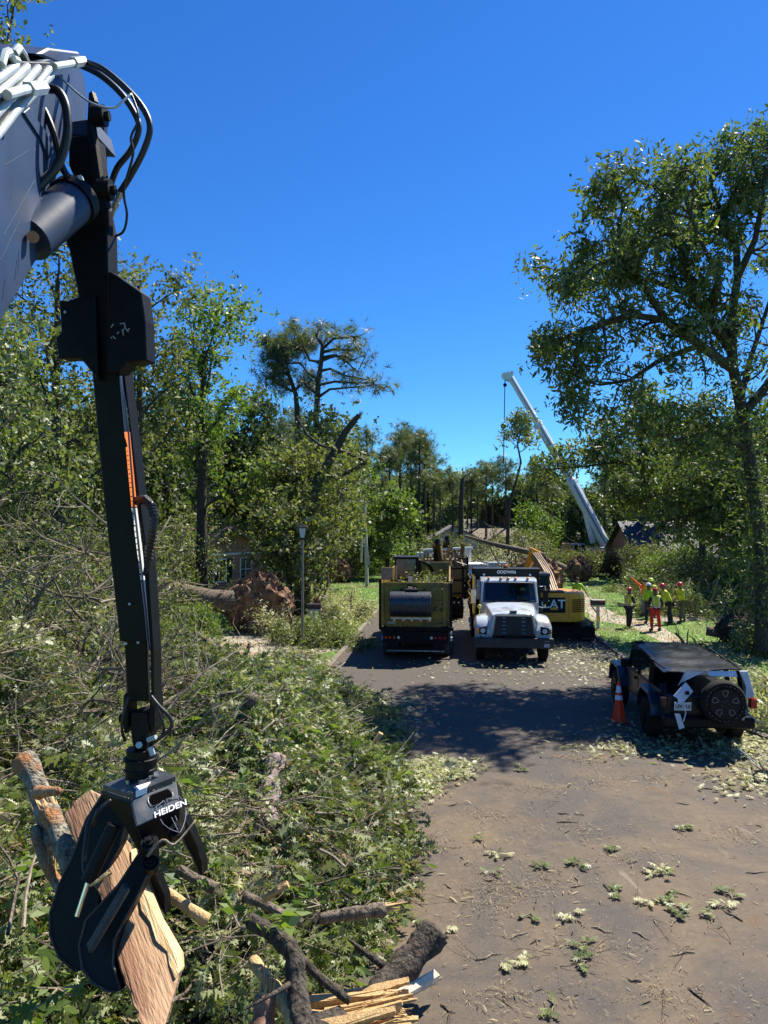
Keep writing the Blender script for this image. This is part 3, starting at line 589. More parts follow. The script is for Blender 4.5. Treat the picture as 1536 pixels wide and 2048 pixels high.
# hose pipes on the boom's back
for k in range(4):
    q = MB(); a = B(32 + k * 22, 132 + k * 2, .1); b = B(-75 + k * 22, 208 + k * 22, .1); q.tube([a, b], .019, n=10); q.ob('steel_pipe', ZINC, ld, world=True, smooth='auto')
for k in range(2):
    q = MB(); a = B(105 - k * 4, 138 + k * 12, .06 + .01 * k); q.tube([B(20 - k * 4, 226 + k * 14, .05), a], .022, n=10); q.ob('steel_pipe', ZINC, ld, world=True, smooth='auto')
q = MB(); q.poly([B(20, 122, .1), B(100, 125, .1), B(108, 132, .1), B(105, 146, .1), B(90, 142, .1), B(22, 134, .1)], -NB * .16); q.ob('pipe_clamp', BLK, ld, world=True, bevel=.004)
q = MB(); q.poly([B(-10, 190, .1), B(12, 190, .1), B(22, 232, .1), B(28, 248, .1), B(4, 252, .1), B(-12, 240, .1)], -NB * .1); q.ob('pipe_clamp', BLK, ld, world=True, bevel=.004)
q = MB(); q.tube([B(108, 133, .1), B(140, 128, .1), B(150, 125, .1)], .019, n=10); q.tube([B(146, 125, .1), B(166, 122, .1)], .03, n=6); q.ob('hose_fitting', ZINC, ld, world=True)
q = MB(); q.tube([B(14, 190, .14), B(40, 182, .14), B(58, 178, .14)], .021, n=10); q.tube([B(56, 178, .14), B(86, 175, .14)], .033, n=6); q.ob('hose_fitting', ZINC, ld, world=True)
q = MB(); q.tube([B(2, 130, .1), B(8, 108, .1), B(18, 104, .1), B(24, 118, .1), B(34, 122, .1)], .02, n=8); q.tube([B(28, 108, .05), B(38, 96, .05), B(48, 112, .05), B(52, 122, .05)], .02, n=8); q.ob('pipe_elbow', ZINC, ld, world=True, smooth='auto')
# curved pivot plates and dark throat behind the boom nose
D = lambda *l: [P(a, b, y) for a, b, y in l]
def hose(pts, r=.019, m_=RUB, par=ld, name='hose', n=8):
    ps = [Vector(p) for p in pts]; out = []
    for i in range(len(ps) - 1):
        a, b, c, d = ps[max(i - 1, 0)], ps[i], ps[i + 1], ps[min(i + 2, len(ps) - 1)]
        for k in range(6):
            t = k / 6; out.append(.5 * (2 * b + (c - a) * t + (2 * a - 5 * b + 4 * c - d) * t * t + (3 * b - a - 3 * c + d) * t ** 3))
    out.append(ps[-1]); q = MB(); q.tube(out, r, n=n); return q.ob(name, m_, par, world=True, smooth=True)
hose(D((168, 124, 4.45), (205, 138, 4.4), (250, 175, 4.38), (285, 215, 4.38), (300, 255, 4.38), (288, 300, 4.4), (262, 350, 4.42), (240, 385, 4.45)))
hose(D((160, 130, 4.55), (200, 150, 4.52), (240, 185, 4.5), (268, 225, 4.5), (278, 258, 4.5), (262, 300, 4.52), (235, 335, 4.55), (222, 368, 4.6)))
hose(D((108, 142, 4.3), (150, 182, 4.28), (185, 207, 4.26), (225, 216, 4.26), (245, 203, 4.28), (262, 188, 4.32)), .0065, ZINC, name='wire', n=6)
hose(D((262, 186, 4.35), (277, 235, 4.33), (262, 275, 4.33), (266, 310, 4.35), (248, 380, 4.4), (254, 430, 4.45), (245, 465, 4.5), (218, 474, 4.55)), .0075, RUB, name='wire', n=6)
hose(D((86, 176, 4.02), (115, 182, 4.02), (132, 215, 4.02), (134, 270, 4.02), (118, 325, 4.02), (85, 365, 3.98), (65, 385, 3.95)), .025)
hose(D((60, 190, 4.05), (85, 215, 4.05), (105, 260, 4.05), (116, 300, 4.08), (125, 335, 4.1), (140, 358, 4.12), (152, 364, 4.15)), .019)
q = MB(); q.tube(D((150, 364, 4.14), (166, 360, 4.14)), .028, n=6); q.ob('hose_fitting', ZINC, ld, world=True)
q = MB(); q.tube(D((243, 380, 4.45), (228, 418, 4.5)), .017, n=8); q.tube(D((241, 384, 4.45), (238, 394, 4.46)), .024, n=6); q.tube(D((233, 404, 4.46), (230, 414, 4.47)), .024, n=6); q.tube(D((229, 418, 4.5), (216, 466, 4.55)), .011, n=8); q.ob('hose_fitting', ZINC, ld, world=True)
# stick cylinder with its collar
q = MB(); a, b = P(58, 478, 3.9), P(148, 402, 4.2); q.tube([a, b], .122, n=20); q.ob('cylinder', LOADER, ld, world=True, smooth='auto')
q = MB(); d = (b - a).normalized(); q.tube([b - d * .03, b + d * .035], .137, n=20); q.ob('cylinder_collar', BLK, ld, world=True, smooth='auto')
q = MB(); q.tube([P(66, 474, 3.72), P(66, 474, 3.76)], .03, n=12); q.ob('pivot_pin', mat('rusty steel', (.35, .2, .12), rough=.6, metal=.5), ld, world=True)
# stick: upper link plates, long tapered beam
YS = 4.42
def plate(pxs, y, th, name, m_=BLK, bev=.006, par=ld):
    q = MB(); q.poly([P(a, b, y if not isinstance(y, tuple) else y[0] + (y[1] - y[0]) * (b - pxs[0][1]) / 900) for a, b in pxs], (0.02, th, 0)); return q.ob(name, m_, par, bevel=bev, world=True)
plate([(137, 272), (190, 272), (200, 380), (214, 460), (216, 555), (188, 560), (150, 560), (138, 500), (122, 460), (128, 420), (150, 360), (137, 330)], YS, .12, 'stick_head')
plate([(188, 200), (184, 250), (200, 360), (216, 420), (218, 470), (214, 470), (192, 390), (172, 265), (176, 186), (182, 180)], YS - .06, .03, 'pivot_plate')
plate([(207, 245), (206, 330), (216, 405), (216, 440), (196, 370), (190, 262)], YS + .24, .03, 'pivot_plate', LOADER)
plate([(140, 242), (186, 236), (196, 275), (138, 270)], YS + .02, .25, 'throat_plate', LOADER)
for (px, py, r) in ((196, 232, .036), (208, 380, .036)):
    q = MB(); a = P(px - 10, py, YS - .04); q.tube([a, a + Vector((.075, 0, 0))], r * 1.7, n=16); q.tube([a + Vector((-.02, 0, 0)), a + Vector((.1, 0, 0))], r * .8, n=12); q.ob('pivot_boss', BLK, ld, world=True, smooth='auto')
q = MB()
q.loft([[P(x, y, yy) for x, y, yy in r] for r in (
    ((150, 555, 4.42), (217, 555, 4.42), (222, 555, 4.65), (155, 555, 4.65)),
    ((184, 740, 4.46), (238, 740, 4.46), (246, 740, 4.68), (192, 740, 4.68)),
    ((208, 1000, 4.52), (262, 1000, 4.52), (272, 1000, 4.74), (218, 1000, 4.74)),
    ((240, 1283, 4.58), (297, 1283, 4.58), (303, 1283, 4.8), (246, 1283, 4.8)))])
q.ob('stick', BLK, ld, bevel=.006, world=True)
q = MB(); q.loft([[P(x, y, yy) for x, y, yy in r] for r in (((248, 1262, 4.62), (292, 1262, 4.62), (296, 1262, 4.78), (252, 1262, 4.78)), ((255, 1402, 4.66), (298, 1402, 4.66), (302, 1402, 4.82), (259, 1402, 4.82)))])
q.ob('inner_stick', BLK, ld, bevel=.005, world=True)
# pale stripe, decals on the right hand face
def strip(rows, name, m_, off=.004):
    q = MB(); L = [P(x0, y, yy) + Vector((0, -off, 0)) for (x0, x1, y, yy) in rows]; Rr = [P(x1, y, yy + .2) + Vector((off, -off, 0)) for (x0, x1, y, yy) in rows]
    q.poly(L + Rr[::-1], (-.001, .004, 0)); return q.ob(name, m_, ld, world=True)
def sx(y): return float(np.interp(y, [555, 740, 1000, 1283], [217, 238, 262, 297]))
def sy_(y): return float(np.interp(y, [555, 740, 1000, 1283], [4.42, 4.46, 4.52, 4.58]))
def row(y, a, b): return (sx(y) + a, sx(y) + b, y, sy_(y) - .004)
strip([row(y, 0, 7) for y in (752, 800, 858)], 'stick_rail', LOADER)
strip([row(y, 0, 9) for y in (864, 930, 1014)], 'orange_decal', ORNG, .006)
strip([row(y, 0, 9) for y in (1016, 1090, 1160)], 'white_decal', mat('white decal', (.7, .7, .68), rough=.5), .006)
strip([row(y, 0, 8) for y in (1162, 1220, 1300)] , 'stick_rail', LOADER, .006)
plate([(240, 735), (247, 735), (261, 850), (278, 990), (296, 1120), (307, 1300), (308, 1405), (302, 1405), (300, 1290), (284, 1090), (270, 960), (256, 830)], 4.6, .1, 'hose_rail', BLK, .003)
for (txt, y0, sp, cnt, c) in (('', 905, 0, 0, 0),): pass
for k in range(12):     # rows of small lettering on the decals, read as dots at this distance
    y = 905 + k * 9; a = P(sx(y) + 1, y, sy_(y) + .016) + Vector((.0, -.03, 0)); q = MB(); a += Vector((.012, .0, 0)); q.bar(a + Vector((-.004, 0, .005)), a + Vector((.004, 0, .005)), .003, .007 if k % 3 else .004); q.ob('decal_letter', BLK, ld, world=True)
for k in range(11):
    y = 1028 + k * 12; a = P(sx(y), y, sy_(y) + .016) + Vector((0, -.03, 0)); q = MB(); a += Vector((.012, .0, 0)); q.bar(a + Vector((-.003, 0, 0)), a + Vector((.003, 0, .003)), .003, .006 if k % 2 else .009); q.ob('decal_letter', BLK, ld, world=True)
q = MB(); q.add([P(sx(885) - 2, 896, 4.468), P(sx(885) + 4, 893, 4.468), P(sx(885) - 1, 874, 4.468)], [(0, 1, 2)]); q.ob('warning_triangle', BLK, ld, world=True)
# the wide guard box half way down
plate([(214, 545), (222, 542), (238, 552), (282, 583), (290, 640), (293, 720), (255, 724), (238, 744), (214, 744)], 4.36, .12, 'guard_box')
plate([(118, 600), (133, 602), (155, 594), (190, 590), (195, 760), (178, 738), (160, 716), (116, 716), (111, 676), (122, 664)], 4.4, .1, 'guard_box')
plate([(291, 652), (296, 652), (298, 716), (292, 722)], 4.5, .05, 'guard_edge', LOADER, .002)
q = MB(); rr_ = random.Random(4)
for (x0, y0, x1, y1) in ((222, 655, 227, 648), (226, 672, 231, 678), (234, 668, 238, 664), (240, 648, 249, 646), (249, 646, 250, 655), (250, 655, 257, 664), (245, 660, 247, 671), (222, 674, 224, 677), (256, 660, 259, 657), (243, 662, 249, 658)):
    q.bar(P(x0, y0, 4.356), P(x1, y1, 4.356), .006, .002, up=(0, 1, 0))
q.ob('scratched_paint', mat('bare scratched metal', (.5, .5, .5), rough=.4, metal=.6), ld, world=True)
for (px, py) in ((130, 624), (259, 1208), (252, 1287), (276, 1285)):
    q = MB(); q.sph(P(px, py, 4.54 if py > 1000 else 4.39), .009, 8, 5); q.ob('bolt', ZINC, ld, world=True, smooth=True)
# corrugated hose loop beside the stick
pts = D((274, 1002, 4.6), (290, 998, 4.58), (303, 1010, 4.56), (309, 1035, 4.55), (306, 1065, 4.55), (299, 1095, 4.57), (296, 1125, 4.6), (292, 1150, 4.62))
hose(pts, .021, par=ld, name='hose_sleeve')
q = MB()
for i in range(len(pts) - 2):
    for k in range(4):
        c = pts[i].lerp(pts[i + 1], k / 4); d = (pts[i + 1] - pts[i]).normalized(); q.tube([c - d * .006, c + d * .006], .029, n=8)
q.ob('hose_coils', RUB, ld, world=True)
# ------------------------------------------------ link, rotator, grapple
gp = thing('grapple', None, None, (-1.45, 4.62, 2.7)); gp.parent = ld; gp.location = Vector((-1.45, 4.62, 2.7)) - ld.location
for nm, x in (('fork_plate', 247), ('fork_plate', 300)):
    plate([(x, 1388), (x + 8, 1388), (x + 9, 1455), (x + 2, 1470), (x - 4, 1440)], 4.66, .13, nm, par=gp)
q = MB(); q.tube([P(240, 1436, 4.73), P(313, 1436, 4.73)], .028, n=12); q.tube([P(306, 1436, 4.73), P(318, 1436, 4.73)], .036, n=10); q.ob('link_pin', BLK, gp, world=True, smooth='auto')
plate([(262, 1424), (294, 1424), (297, 1455), (292, 1500), (266, 1500), (260, 1455)], 4.65, .14, 'link', par=gp)
q = MB(); q.tube([P(278, 1490, 4.6), P(278, 1490, 4.66)], .022, n=6); q.ob('link_bolt', ZINC, gp, world=True)
def disc(name, py0, py1, w, px=282, y=4.7, m_=BLK):
    q = MB(); c0 = P(px, py0, y); c1 = P(px, py1, y); q.tube([c0, c1], w / 2 * y / F, n=24); return q.ob(name, m_, gp, bevel=.004, world=True, smooth='auto')
disc('rotator_head', 1496, 1516, 56); disc('rotator_flange', 1513, 1519, 68); disc('rotator', 1518, 1562, 60); disc('rotator_ring', 1534, 1540, 64); disc('rotator_base', 1562, 1572, 76, px=284)
for px, py in ((281, 1563), (302, 1556), (256, 1564), (312, 1548)):
    q = MB(); q.tube([P(px, py - 4, 4.6), P(px, py + 4, 4.6)], .016, n=6); q.ob('flange_bolt', STEEL, gp, world=True)
# frame: top plate, logo face, bent sides
A_, B_, C_, D_ = P(205, 1580, 4.72), P(262, 1598, 4.42), P(352, 1562, 4.55), P(300, 1542, 4.86)
up = Vector((0, 0, .035))
q = MB(); q.poly([A_, B_, C_, D_], up); q.ob('grapple_top_plate', mat('worn loader steel', (.03, .035, .045), (.07, .075, .08), 10, rough=.45, spec=.6, bump=.15, bscale=30), gp, bevel=.005, world=True)
E_, F_ = P(274, 1652, 4.28), P(360, 1612, 4.42); G_, H_ = P(290, 1712, 4.34), P(356, 1678, 4.46)
fn = (C_ - B_).cross(E_ - B_).normalized()
if fn.y > 0: fn = -fn
FACE = mat('grapple face paint', (.035, .05, .065), (.06, .08, .1), 5, rough=.4, spec=.6, bump=.1, bscale=30, c3=(.13, .13, .13), s3=4)
q = MB(); q.poly([B_, C_, F_, E_], -fn * .03); q.ob('logo_face', FACE, gp, bevel=.004, world=True)
q = MB(); q.poly([E_, F_, H_, G_], (0, .04, 0)); q.ob('lower_face', BLK, gp, bevel=.004, world=True)
q = MB(); q.poly([A_, B_, E_, G_, P(278, 1690, 4.4), P(255, 1650, 4.5), P(235, 1625, 4.6)], (-.012, .0, -.02)); q.ob('side_plate', BLK, gp, bevel=.004, world=True)
q = MB(); q.poly([C_, F_, H_, P(372, 1650, 4.62), P(368, 1600, 4.7), P(358, 1568, 4.72)], (-.015, .01, 0)); q.ob('side_plate', BLK, gp, bevel=.004, world=True)
# face frame axes for the slot, emblem and writing
ex = (C_ - B_).normalized(); ey = fn.cross(ex); ey = -ey if ey.z < 0 else ey; W = (C_ - B_).length; Hh = (B_ - E_).length
def face(u, v, off=.003): return B_ + ex * W * u - ey * Hh * v + fn * off
st = [];
for k in range(16):
    a = 2 * math.pi * k / 16; st.append(face(.57 + .145 * math.copysign(1, math.cos(a)) + .085 * math.cos(a), .36 + .2 * math.sin(a), .002))
q = MB(); q.poly(st, fn * .001); q.ob('face_slot', mat('slot shadow', (.004, .004, .004), rough=1, spec=0), gp, world=True)
pr = [face(.57 + (.15 + .02) * math.copysign(1, math.cos(2 * math.pi * k / 16)) + .095 * math.cos(2 * math.pi * k / 16), .36 + .22 * math.sin(2 * math.pi * k / 16), .003) for k in range(17)]
q = MB(); q.tube(pr, .0025, n=5); q.ob('slot_rim', FACE, gp, world=True)
DEC = mat('grapple decal white', (.8, .82, .84), rough=.5); GRY = mat('grapple decal grey', (.25, .27, .3), rough=.5)
M3 = Matrix((ex, ey, fn)).transposed()
def gtext(name, body, size, u, v, m_, shear=.25, sx_=1.0, bold=.0):
    o = text(name, body, size, m_, gp, (0, 0, 0), (0, 0, 0), ext=.001, shear=shear, bold=bold, sx=sx_)
    o.location = Vector(face(u, v, .004)) - Vector((-1.45, 4.62, 2.7)); o.rotation_euler = M3.to_euler(); return o
gtext('grapple_lettering', 'HEIDEN', .056, .66, .9, DEC, .2, 1.0, .0012)
q = MB()
def line(pts, r=.0022):
    for a, b in zip(pts[:-1], pts[1:]): q.tube([face(*a, .004), face(*b, .004)], r, n=4)
line([(.4, .8), (.41, .62), (.5, .6), (.6, .52), (.62, .7)]); line([(.67, .7), (.66, .52), (.8, .55), (.94, .6), (.96, .78)])
line([(.4, 1.1), (.42, 1.3), (.5, 1.55), (.6, 1.72), (.66, 1.8)]); line([(.66, 1.8), (.74, 1.7), (.84, 1.5), (.93, 1.25), (.96, 1.08)]); line([(.62, 1.2), (.63, 1.4), (.64, 1.7)]); line([(.7, 1.2), (.7, 1.4)])
q.ob('shield_outline', GRY, gp, world=True)
q = MB(); q.poly([face(.1, .02, .0), face(.34, .02, 0), (face(.36, -.0, 0) + Vector((0, .06, .006))), face(.1, -.0, 0) + Vector((-.02, .06, .006))], (0, 0, .038)); q.ob('label_plate', DEC, gp, world=True)
for (px, py, y) in ((300, 1694, 4.3), (354, 1668, 4.4), (302, 1735, 4.35)):
    q = MB(); c = P(px, py, y); q.tube([c - fn * .0, c + fn * .05], .05, n=18); q.tube([c + fn * .05, c + fn * .065], .03, n=14); q.tube([c + fn * .06, c + fn * .08], .015, n=6); q.ob('grapple_pin', BLK, gp, world=True, smooth='auto', bevel=.003)
# claws
WORN = mat('worn black steel', (.012, .012, .013), (.06, .058, .055), 14, rough=.45, spec=.5, bump=.4, bscale=40)
def claw(pxs, y0, y1, th, name='claw'):
    lo, hi = min(p[1] for p in pxs), max(p[1] for p in pxs); q = MB()
    ring = [P(a, b, y0 - .004 + (y1 - y0) * (b - lo) / (hi - lo)) for a, b in pxs]; q.tube(ring + ring[:1], .007, n=5); q.ob('claw_edge', WORN, gp, world=True); q = MB()
    q.poly([P(a, b, y0 + (y1 - y0) * (b - lo) / (hi - lo)) for a, b in pxs], (.02, th, 0)); return q.ob(name, BLK, gp, bevel=.008, world=True)
claw([(205, 1588), (240, 1600), (252, 1640), (240, 1690), (205, 1760), (188, 1830), (178, 1890), (186, 1935), (150, 1942), (118, 1915), (100, 1870), (100, 1825), (118, 1770), (150, 1700), (172, 1640)], 4.75, 4.45, .09)
claw([(236, 1770), (282, 1700), (302, 1706), (300, 1740), (270, 1800), (228, 1880), (226, 1930), (244, 1985), (215, 1982), (185, 1965), (164, 1935), (158, 1890), (172, 1840)], 4.42, 4.15, .12)
claw([(356, 1640), (368, 1632), (378, 1652), (394, 1690), (406, 1726), (406, 1750), (398, 1748), (386, 1716), (368, 1684)], 4.8, 4.95, .07)
claw([(288, 1738), (310, 1742), (330, 1790), (332, 1830), (318, 1810)], 4.6, 4.7, .06)
q = MB(); q.tube([P(228, 1650, 4.36), P(176, 1762, 4.28)], .042, n=14); q.ob('claw_cylinder', BLK, gp, world=True, smooth='auto')
q = MB(); q.tube([P(177, 1760, 4.28), P(154, 1832, 4.24)], .014, n=12); q.ob('chrome_rod', CHROME, gp, world=True, smooth='auto')
q = MB(); q.bar(P(255, 1770, 4.22), P(178, 1900, 4.12), .09, .03); q.ob('claw_rib', mat('scraped black steel', (.012, .012, .013), (.05, .05, .05), 25, rough=.5, bump=.4, bscale=50), gp, world=True, bevel=.01)
def gh(pts, r=.012): return hose(D(*pts), r, par=gp)
gh([(300, 1390, 4.6), (318, 1412, 4.58), (340, 1435, 4.58), (342, 1455, 4.58), (325, 1472, 4.6), (302, 1485, 4.64)]); gh([(303, 1398, 4.6), (318, 1425, 4.6), (328, 1458, 4.6), (318, 1478, 4.62), (300, 1490, 4.66)], .009)
gh([(258, 1392, 4.6), (246, 1430, 4.58), (244, 1460, 4.6), (250, 1482, 4.65)], .009)
gh([(206, 1612, 4.5), (180, 1640, 4.45), (172, 1680, 4.4), (168, 1725, 4.35), (172, 1752, 4.3)], .014); gh([(222, 1600, 4.45), (196, 1622, 4.4), (186, 1650, 4.4)], .012)
q = MB(); q.tube([P(296, 1480, 4.62), P(312, 1474, 4.6)], .016, n=6); q.tube([P(300, 1494, 4.62), P(306, 1510, 4.62)], .018, n=6); q.ob('hose_fitting', ZINC, gp, world=True)
# the split log it holds
pk = thing('split_log', 'long split slab of orange-brown wood held in the claws of the grapple', 'log', tuple(P(250, 1850, 4.3)))
ol = [(128, 1630), (152, 1600), (182, 1578), (214, 1600), (240, 1650), (262, 1700), (280, 1760), (318, 1845), (358, 1915), (361, 1940), (345, 1998), (330, 2052), (282, 2052), (262, 2000), (240, 1940), (226, 1865), (200, 1790), (160, 1720)]
rj = random.Random(14); ol = [q_ for a_, b_ in zip(ol, ol[1:] + ol[:1]) for q_ in [a_] + [(a_[0] + (b_[0] - a_[0]) * t_ + rj.uniform(-3.5, 3.5), a_[1] + (b_[1] - a_[1]) * t_ + rj.uniform(-2, 2)) for t_ in (.25, .5, .75)]]
def py_y(b): return 5.05 - (b - 1580) / 470 * 1.15
q = MB(); q.poly([P(a, b, py_y(b)) for a, b in ol], (-.03, .12, -.07)); PD = P(310, 2040, 3.95) - P(160, 1600, 5.0)
q.ob('split_face', mat('split face wood', (.46, .28, .15), (.36, .2, .1), 4, along=PD, rough=.65, bump=.6, bscale=14, stretch=(5, 5, .3), c3=(.24, .11, .05), s3=.9), pk, world=True, bevel=.01)
q = MB(); e = [(262, 1700), (280, 1760), (300, 1800), (318, 1845), (340, 1882), (358, 1915), (360, 1945), (350, 1962), (338, 1930), (334, 1905), (312, 1884), (300, 1846), (282, 1822), (276, 1784), (264, 1760)]
q.poly([P(a, b, py_y(b)) + Vector((0, -.012, .01)) for a, b in e], (.01, .08, -.02)); q.ob('torn_edge', mat('torn edge wood', (.7, .52, .28), (.5, .3, .12), 7, along=PD, rough=.7, bump=.8, bscale=12, stretch=(6, 6, .5)), pk, world=True, bevel=.006)
q = MB(); q.poly([P(a, b, py_y(b)) + Vector((-.02, .12, -.07)) for a, b in ol], (-.02, .06, -.04)); q.ob('bark', BARK, pk, world=True, bevel=.02)
limb('wood_splinter', 'thin pale splinter poking out of the claws past the chrome rod', D((180, 1772, 4.1), (200, 1758, 4.12), (222, 1742, 4.15)), .006, .018, WOODP, cat='splinter', n=5)
limb('broken_branch', 'thin bare twig hanging from the grapple pins', D((295, 1712, 4.15), (325, 1680, 4.15), (350, 1688, 4.2), (392, 1640, 4.3)), .008, .005, TWIG)
# ---------------------------------------------------------------- vehicles
def wheel(par, x, y, r, w, name='wheel', rim=STEEL, side=1, n=28):
    q = MB(); secs = []
    for (u, k) in ((-.5, .62), (-.5, .9), (-.42, .98), (-.2, 1), (.2, 1), (.42, .98), (.5, .9), (.5, .62)):
        secs.append([(x + u * w, y + r * k * math.cos(2 * math.pi * i / n), r + r * k * math.sin(2 * math.pi * i / n)) for i in range(n)])
    q.loft(secs); t = q.ob(name, TYRE, par, smooth='auto')
    q = MB(); q.tube([(x - side * w * .2, y, r), (x + side * w * .505, y, r)], r * .6, n=20); q.tube([(x, y, r), (x + side * w * .62, y, r)], r * .22, n=10)
    for k in range(8):
        a = k * math.pi / 4; q.tube([(x + side * w * .4, y + r * .4 * math.cos(a), r + r * .4 * math.sin(a)), (x + side * w * .53, y + r * .4 * math.cos(a), r + r * .4 * math.sin(a))], .018, n=6)
    q.ob('rim', rim, t, smooth='auto'); return t
def lampd(par, x, y, z, r, m_, name, d=-1):
    q = MB(); q.tube([(x, y, z), (x, y + d * .04, z)], r, n=12); q.ob(name, m_, par, smooth='auto')
ROT = -.09
def seeglass(name, tint):
    m = bpy.data.materials.new(name); m.use_nodes = True; n = m.node_tree.nodes; l = m.node_tree.links
    t = n.new('ShaderNodeBsdfTransparent'); t.inputs[0].default_value = (*tint, 1); g = n.new('ShaderNodeBsdfGlossy'); g.inputs['Roughness'].default_value = .03
    f = n.new('ShaderNodeFresnel'); f.inputs[0].default_value = 1.6; x = n.new('ShaderNodeMixShader'); l.new(f.outputs[0], x.inputs[0]); l.new(t.outputs[0], x.inputs[1]); l.new(g.outputs[0], x.inputs[2]); l.new(x.outputs[0], n['Material Output'].inputs['Surface']); return m
# ---- yellow dump truck, seen from behind
def dump_truck(label, loc, full=True):
    t = thing('dump_truck', label, 'dump truck', loc, ROT)
    W = 1.13
    q = MB(); q.box(-W, W, .06, .12, 1.1, 2.5) ; q.prx([(.12, 1.12), (.12, 2.55), (5.4, 2.75), (5.4, 1.12)], -W, -W + .06); q.prx([(.12, 1.12), (.12, 2.55), (5.4, 2.75), (5.4, 1.12)], W - .06, W); q.box(-W, W, .12, 5.4, 1.08, 1.14); q.box(-W, W, 5.36, 5.42, 1.1, 2.9)
    q.ob('dump_body', YEL, t, bevel=.01)
    q = MB(); q.pry([(-W + .02, 1.22), (-W + .2, 1.06), (W - .3, 1.06), (W - .03, 1.3), (W - .16, 1.52), (W - .1, 1.75), (W - .06, 2.5), (-W + .02, 2.5)], -.02, .05)
    q.ob('tailgate', YEL, t, bevel=.008); tg = kids(t)[-1]
    q = MB()
    for z, h in ((1.24, .05), (1.53, .05), (1.86, .06), (2.44, .08)): q.box(-W + .08, W - .2, -.075, -.02, z, z + h)
    for x in (-W + .02, -.36, .36, W - .24): q.box(x, x + .09, -.085, -.02, 1.1, 2.5)
    q.ob('tailgate_ribs', YEL, tg, bevel=.006)
    text('truck_number', '17944', .13, BLK, tg, (.78, -.027, 1.2), (R(90), 0, 0))
    for (x, z, w_, h) in ((-.78, 1.22, .26, .1), (.05, 1.28, .18, .05)):
        q = MB(); q.box(x - w_ / 2, x + w_ / 2, -.028, -.021, z - h / 2, z + h / 2); q.ob('sticker', mat('faded sticker', (.4, .4, .36), rough=.7), tg)
    q = MB(); r_ = random.Random(3)
    for x0 in (-.85, .62):
        for k in range(9): a = Vector((x0 + r_.uniform(-.15, .3), -.03, 1.72 + r_.uniform(-.12, .14))); q.bar(a, a + Vector((r_.uniform(-.1, .1), 0, r_.uniform(-.12, .12))), .03, .006, up=(0, 1, 0))
    for x in (-.5, -.44): q.box(x, x + .035, -.03, -.022, 2.1, 2.32)
    q.ob('scuff_marks', DIRTM, tg)
    q = MB(); q.box(-W - .06, -W + .02, -.05, .14, .98, 2.62); q.box(W - .02, W + .06, -.05, .14, .98, 2.5); q.box(-W - .02, W + .1, -.12, .05, .95, 1.07); q.ob('corner_posts', DIRTM, t, bevel=.01)
    q = MB(); q.box(-W - .03, -W + .35, .5, .58, 2.55, 2.95); q.box(-W + .42, -W + .48, .5, .58, 2.55, 3.0); q.ob('side_board', mat('weathered board', (.3, .2, .14), (.2, .13, .09), 6, rough=.9), t)
    q = MB(); q.box(-1.05, 1.05, -.1, .1, .55, .93); q.box(-.45, -.35, .1, 7.6, .6, .95); q.box(.35, .45, .1, 7.6, .6, .95); q.box(-1.0, 1.0, -.14, -.02, .28, .42); q.box(-.9, -.8, -.1, 0, .28, .6); q.box(.8, .9, -.1, 0, .28, .6); q.ob('chassis', DIRTM, t, bevel=.01)
    q = MB(); q.box(-.92, .95, -.146, -.14, .3, .335); q.ob('bumper_stripe', mat('scuffed stripe', (.5, .5, .48), (.1, .1, .1), 9, rough=.7, stretch=(4, 1, 1)), t)
    for x, m_ in ((-.95, REDL), (-.82, REDL), (-.68, REDL), (-.54, CLEARL), (.52, CLEARL), (.66, REDL), (.8, REDL), (.94, REDL)): lampd(t, x, -.1, .74, .045, m_, 'tail_light')
    q = MB(); q.box(-1.1, -.6, .35, .37, .15, .9); q.box(.6, 1.1, .35, .37, .15, .9); q.ob('mud_flap', RUB, t)
    for x in (-.88, .88):
        for y in (1.1, 2.4, 6.9): wheel(t, x, y, .5, .5 if y < 5 else .28, side=1 if x > 0 else -1)
    q = MB(); q.prx([(5.9, .9), (5.9, 2.35), (6.1, 2.5), (7.2, 2.5), (7.4, 1.7), (8.6, 1.55), (8.7, .8)], -.95, .95); q.ob('cab', YEL, t, bevel=.05, seg=2)
    q = MB(); q.box(-.8, .8, 5.88, 5.905, 1.75, 2.3); q.ob('rear_window', DKGLASS, t)
    return t
yt = dump_truck('dirty yellow dump truck seen from behind with a steel drum bucket over its tailgate', (1.02, 24.0, 0))
q = MB()   # round-backed bucket hanging over the tailgate
prof = [(-.10, .0), (-.42, .05), (-.6, .22), (-.66, .45), (-.58, .68), (-.4, .8), (-.12, .82), (-.12, .7), (-.38, .68), (-.52, .5), (-.5, .28), (-.36, .14), (-.1, .1)]
q.poly([(-.78, y, 1.42 + z) for y, z in prof], (1.28, 0, 0)); 
for x in (-.80, .48): q.poly([(x, y, 1.42 + z) for y, z in prof[:7]], (.03, 0, 0))
bk = q.ob('bucket', mat('blue steel', (.03, .04, .06), (.07, .07, .07), 5, rough=.4, metal=.5, stretch=(3, 1, 1)), yt, bevel=.01, smooth='auto')
q = MB(); q.box(-.75, .5, -.69, -.64, 1.4, 1.46); 
for k in range(5): q.prx([(-.66, 1.44), (-.72, 1.42), (-.7, 1.34), (-.64, 1.4)], -.68 + k * .28, -.6 + k * .28)
q.ob('bucket_teeth', STEEL, bk)
q = MB(); q.bar((-.15, -.3, 2.2), (-.2, .5, 2.6), .16, .2); q.bar((-.2, .5, 2.6), (-.25, 2.6, 2.1), .18, .24); q.tube([(-.02, -.25, 2.3), (.02, .6, 2.5)], .05, n=8); q.tube([(-.3, -.28, 2.26), (.1, -.28, 2.26)], .08, n=10); q.ob('bucket_arm', BLK, yt, bevel=.01)
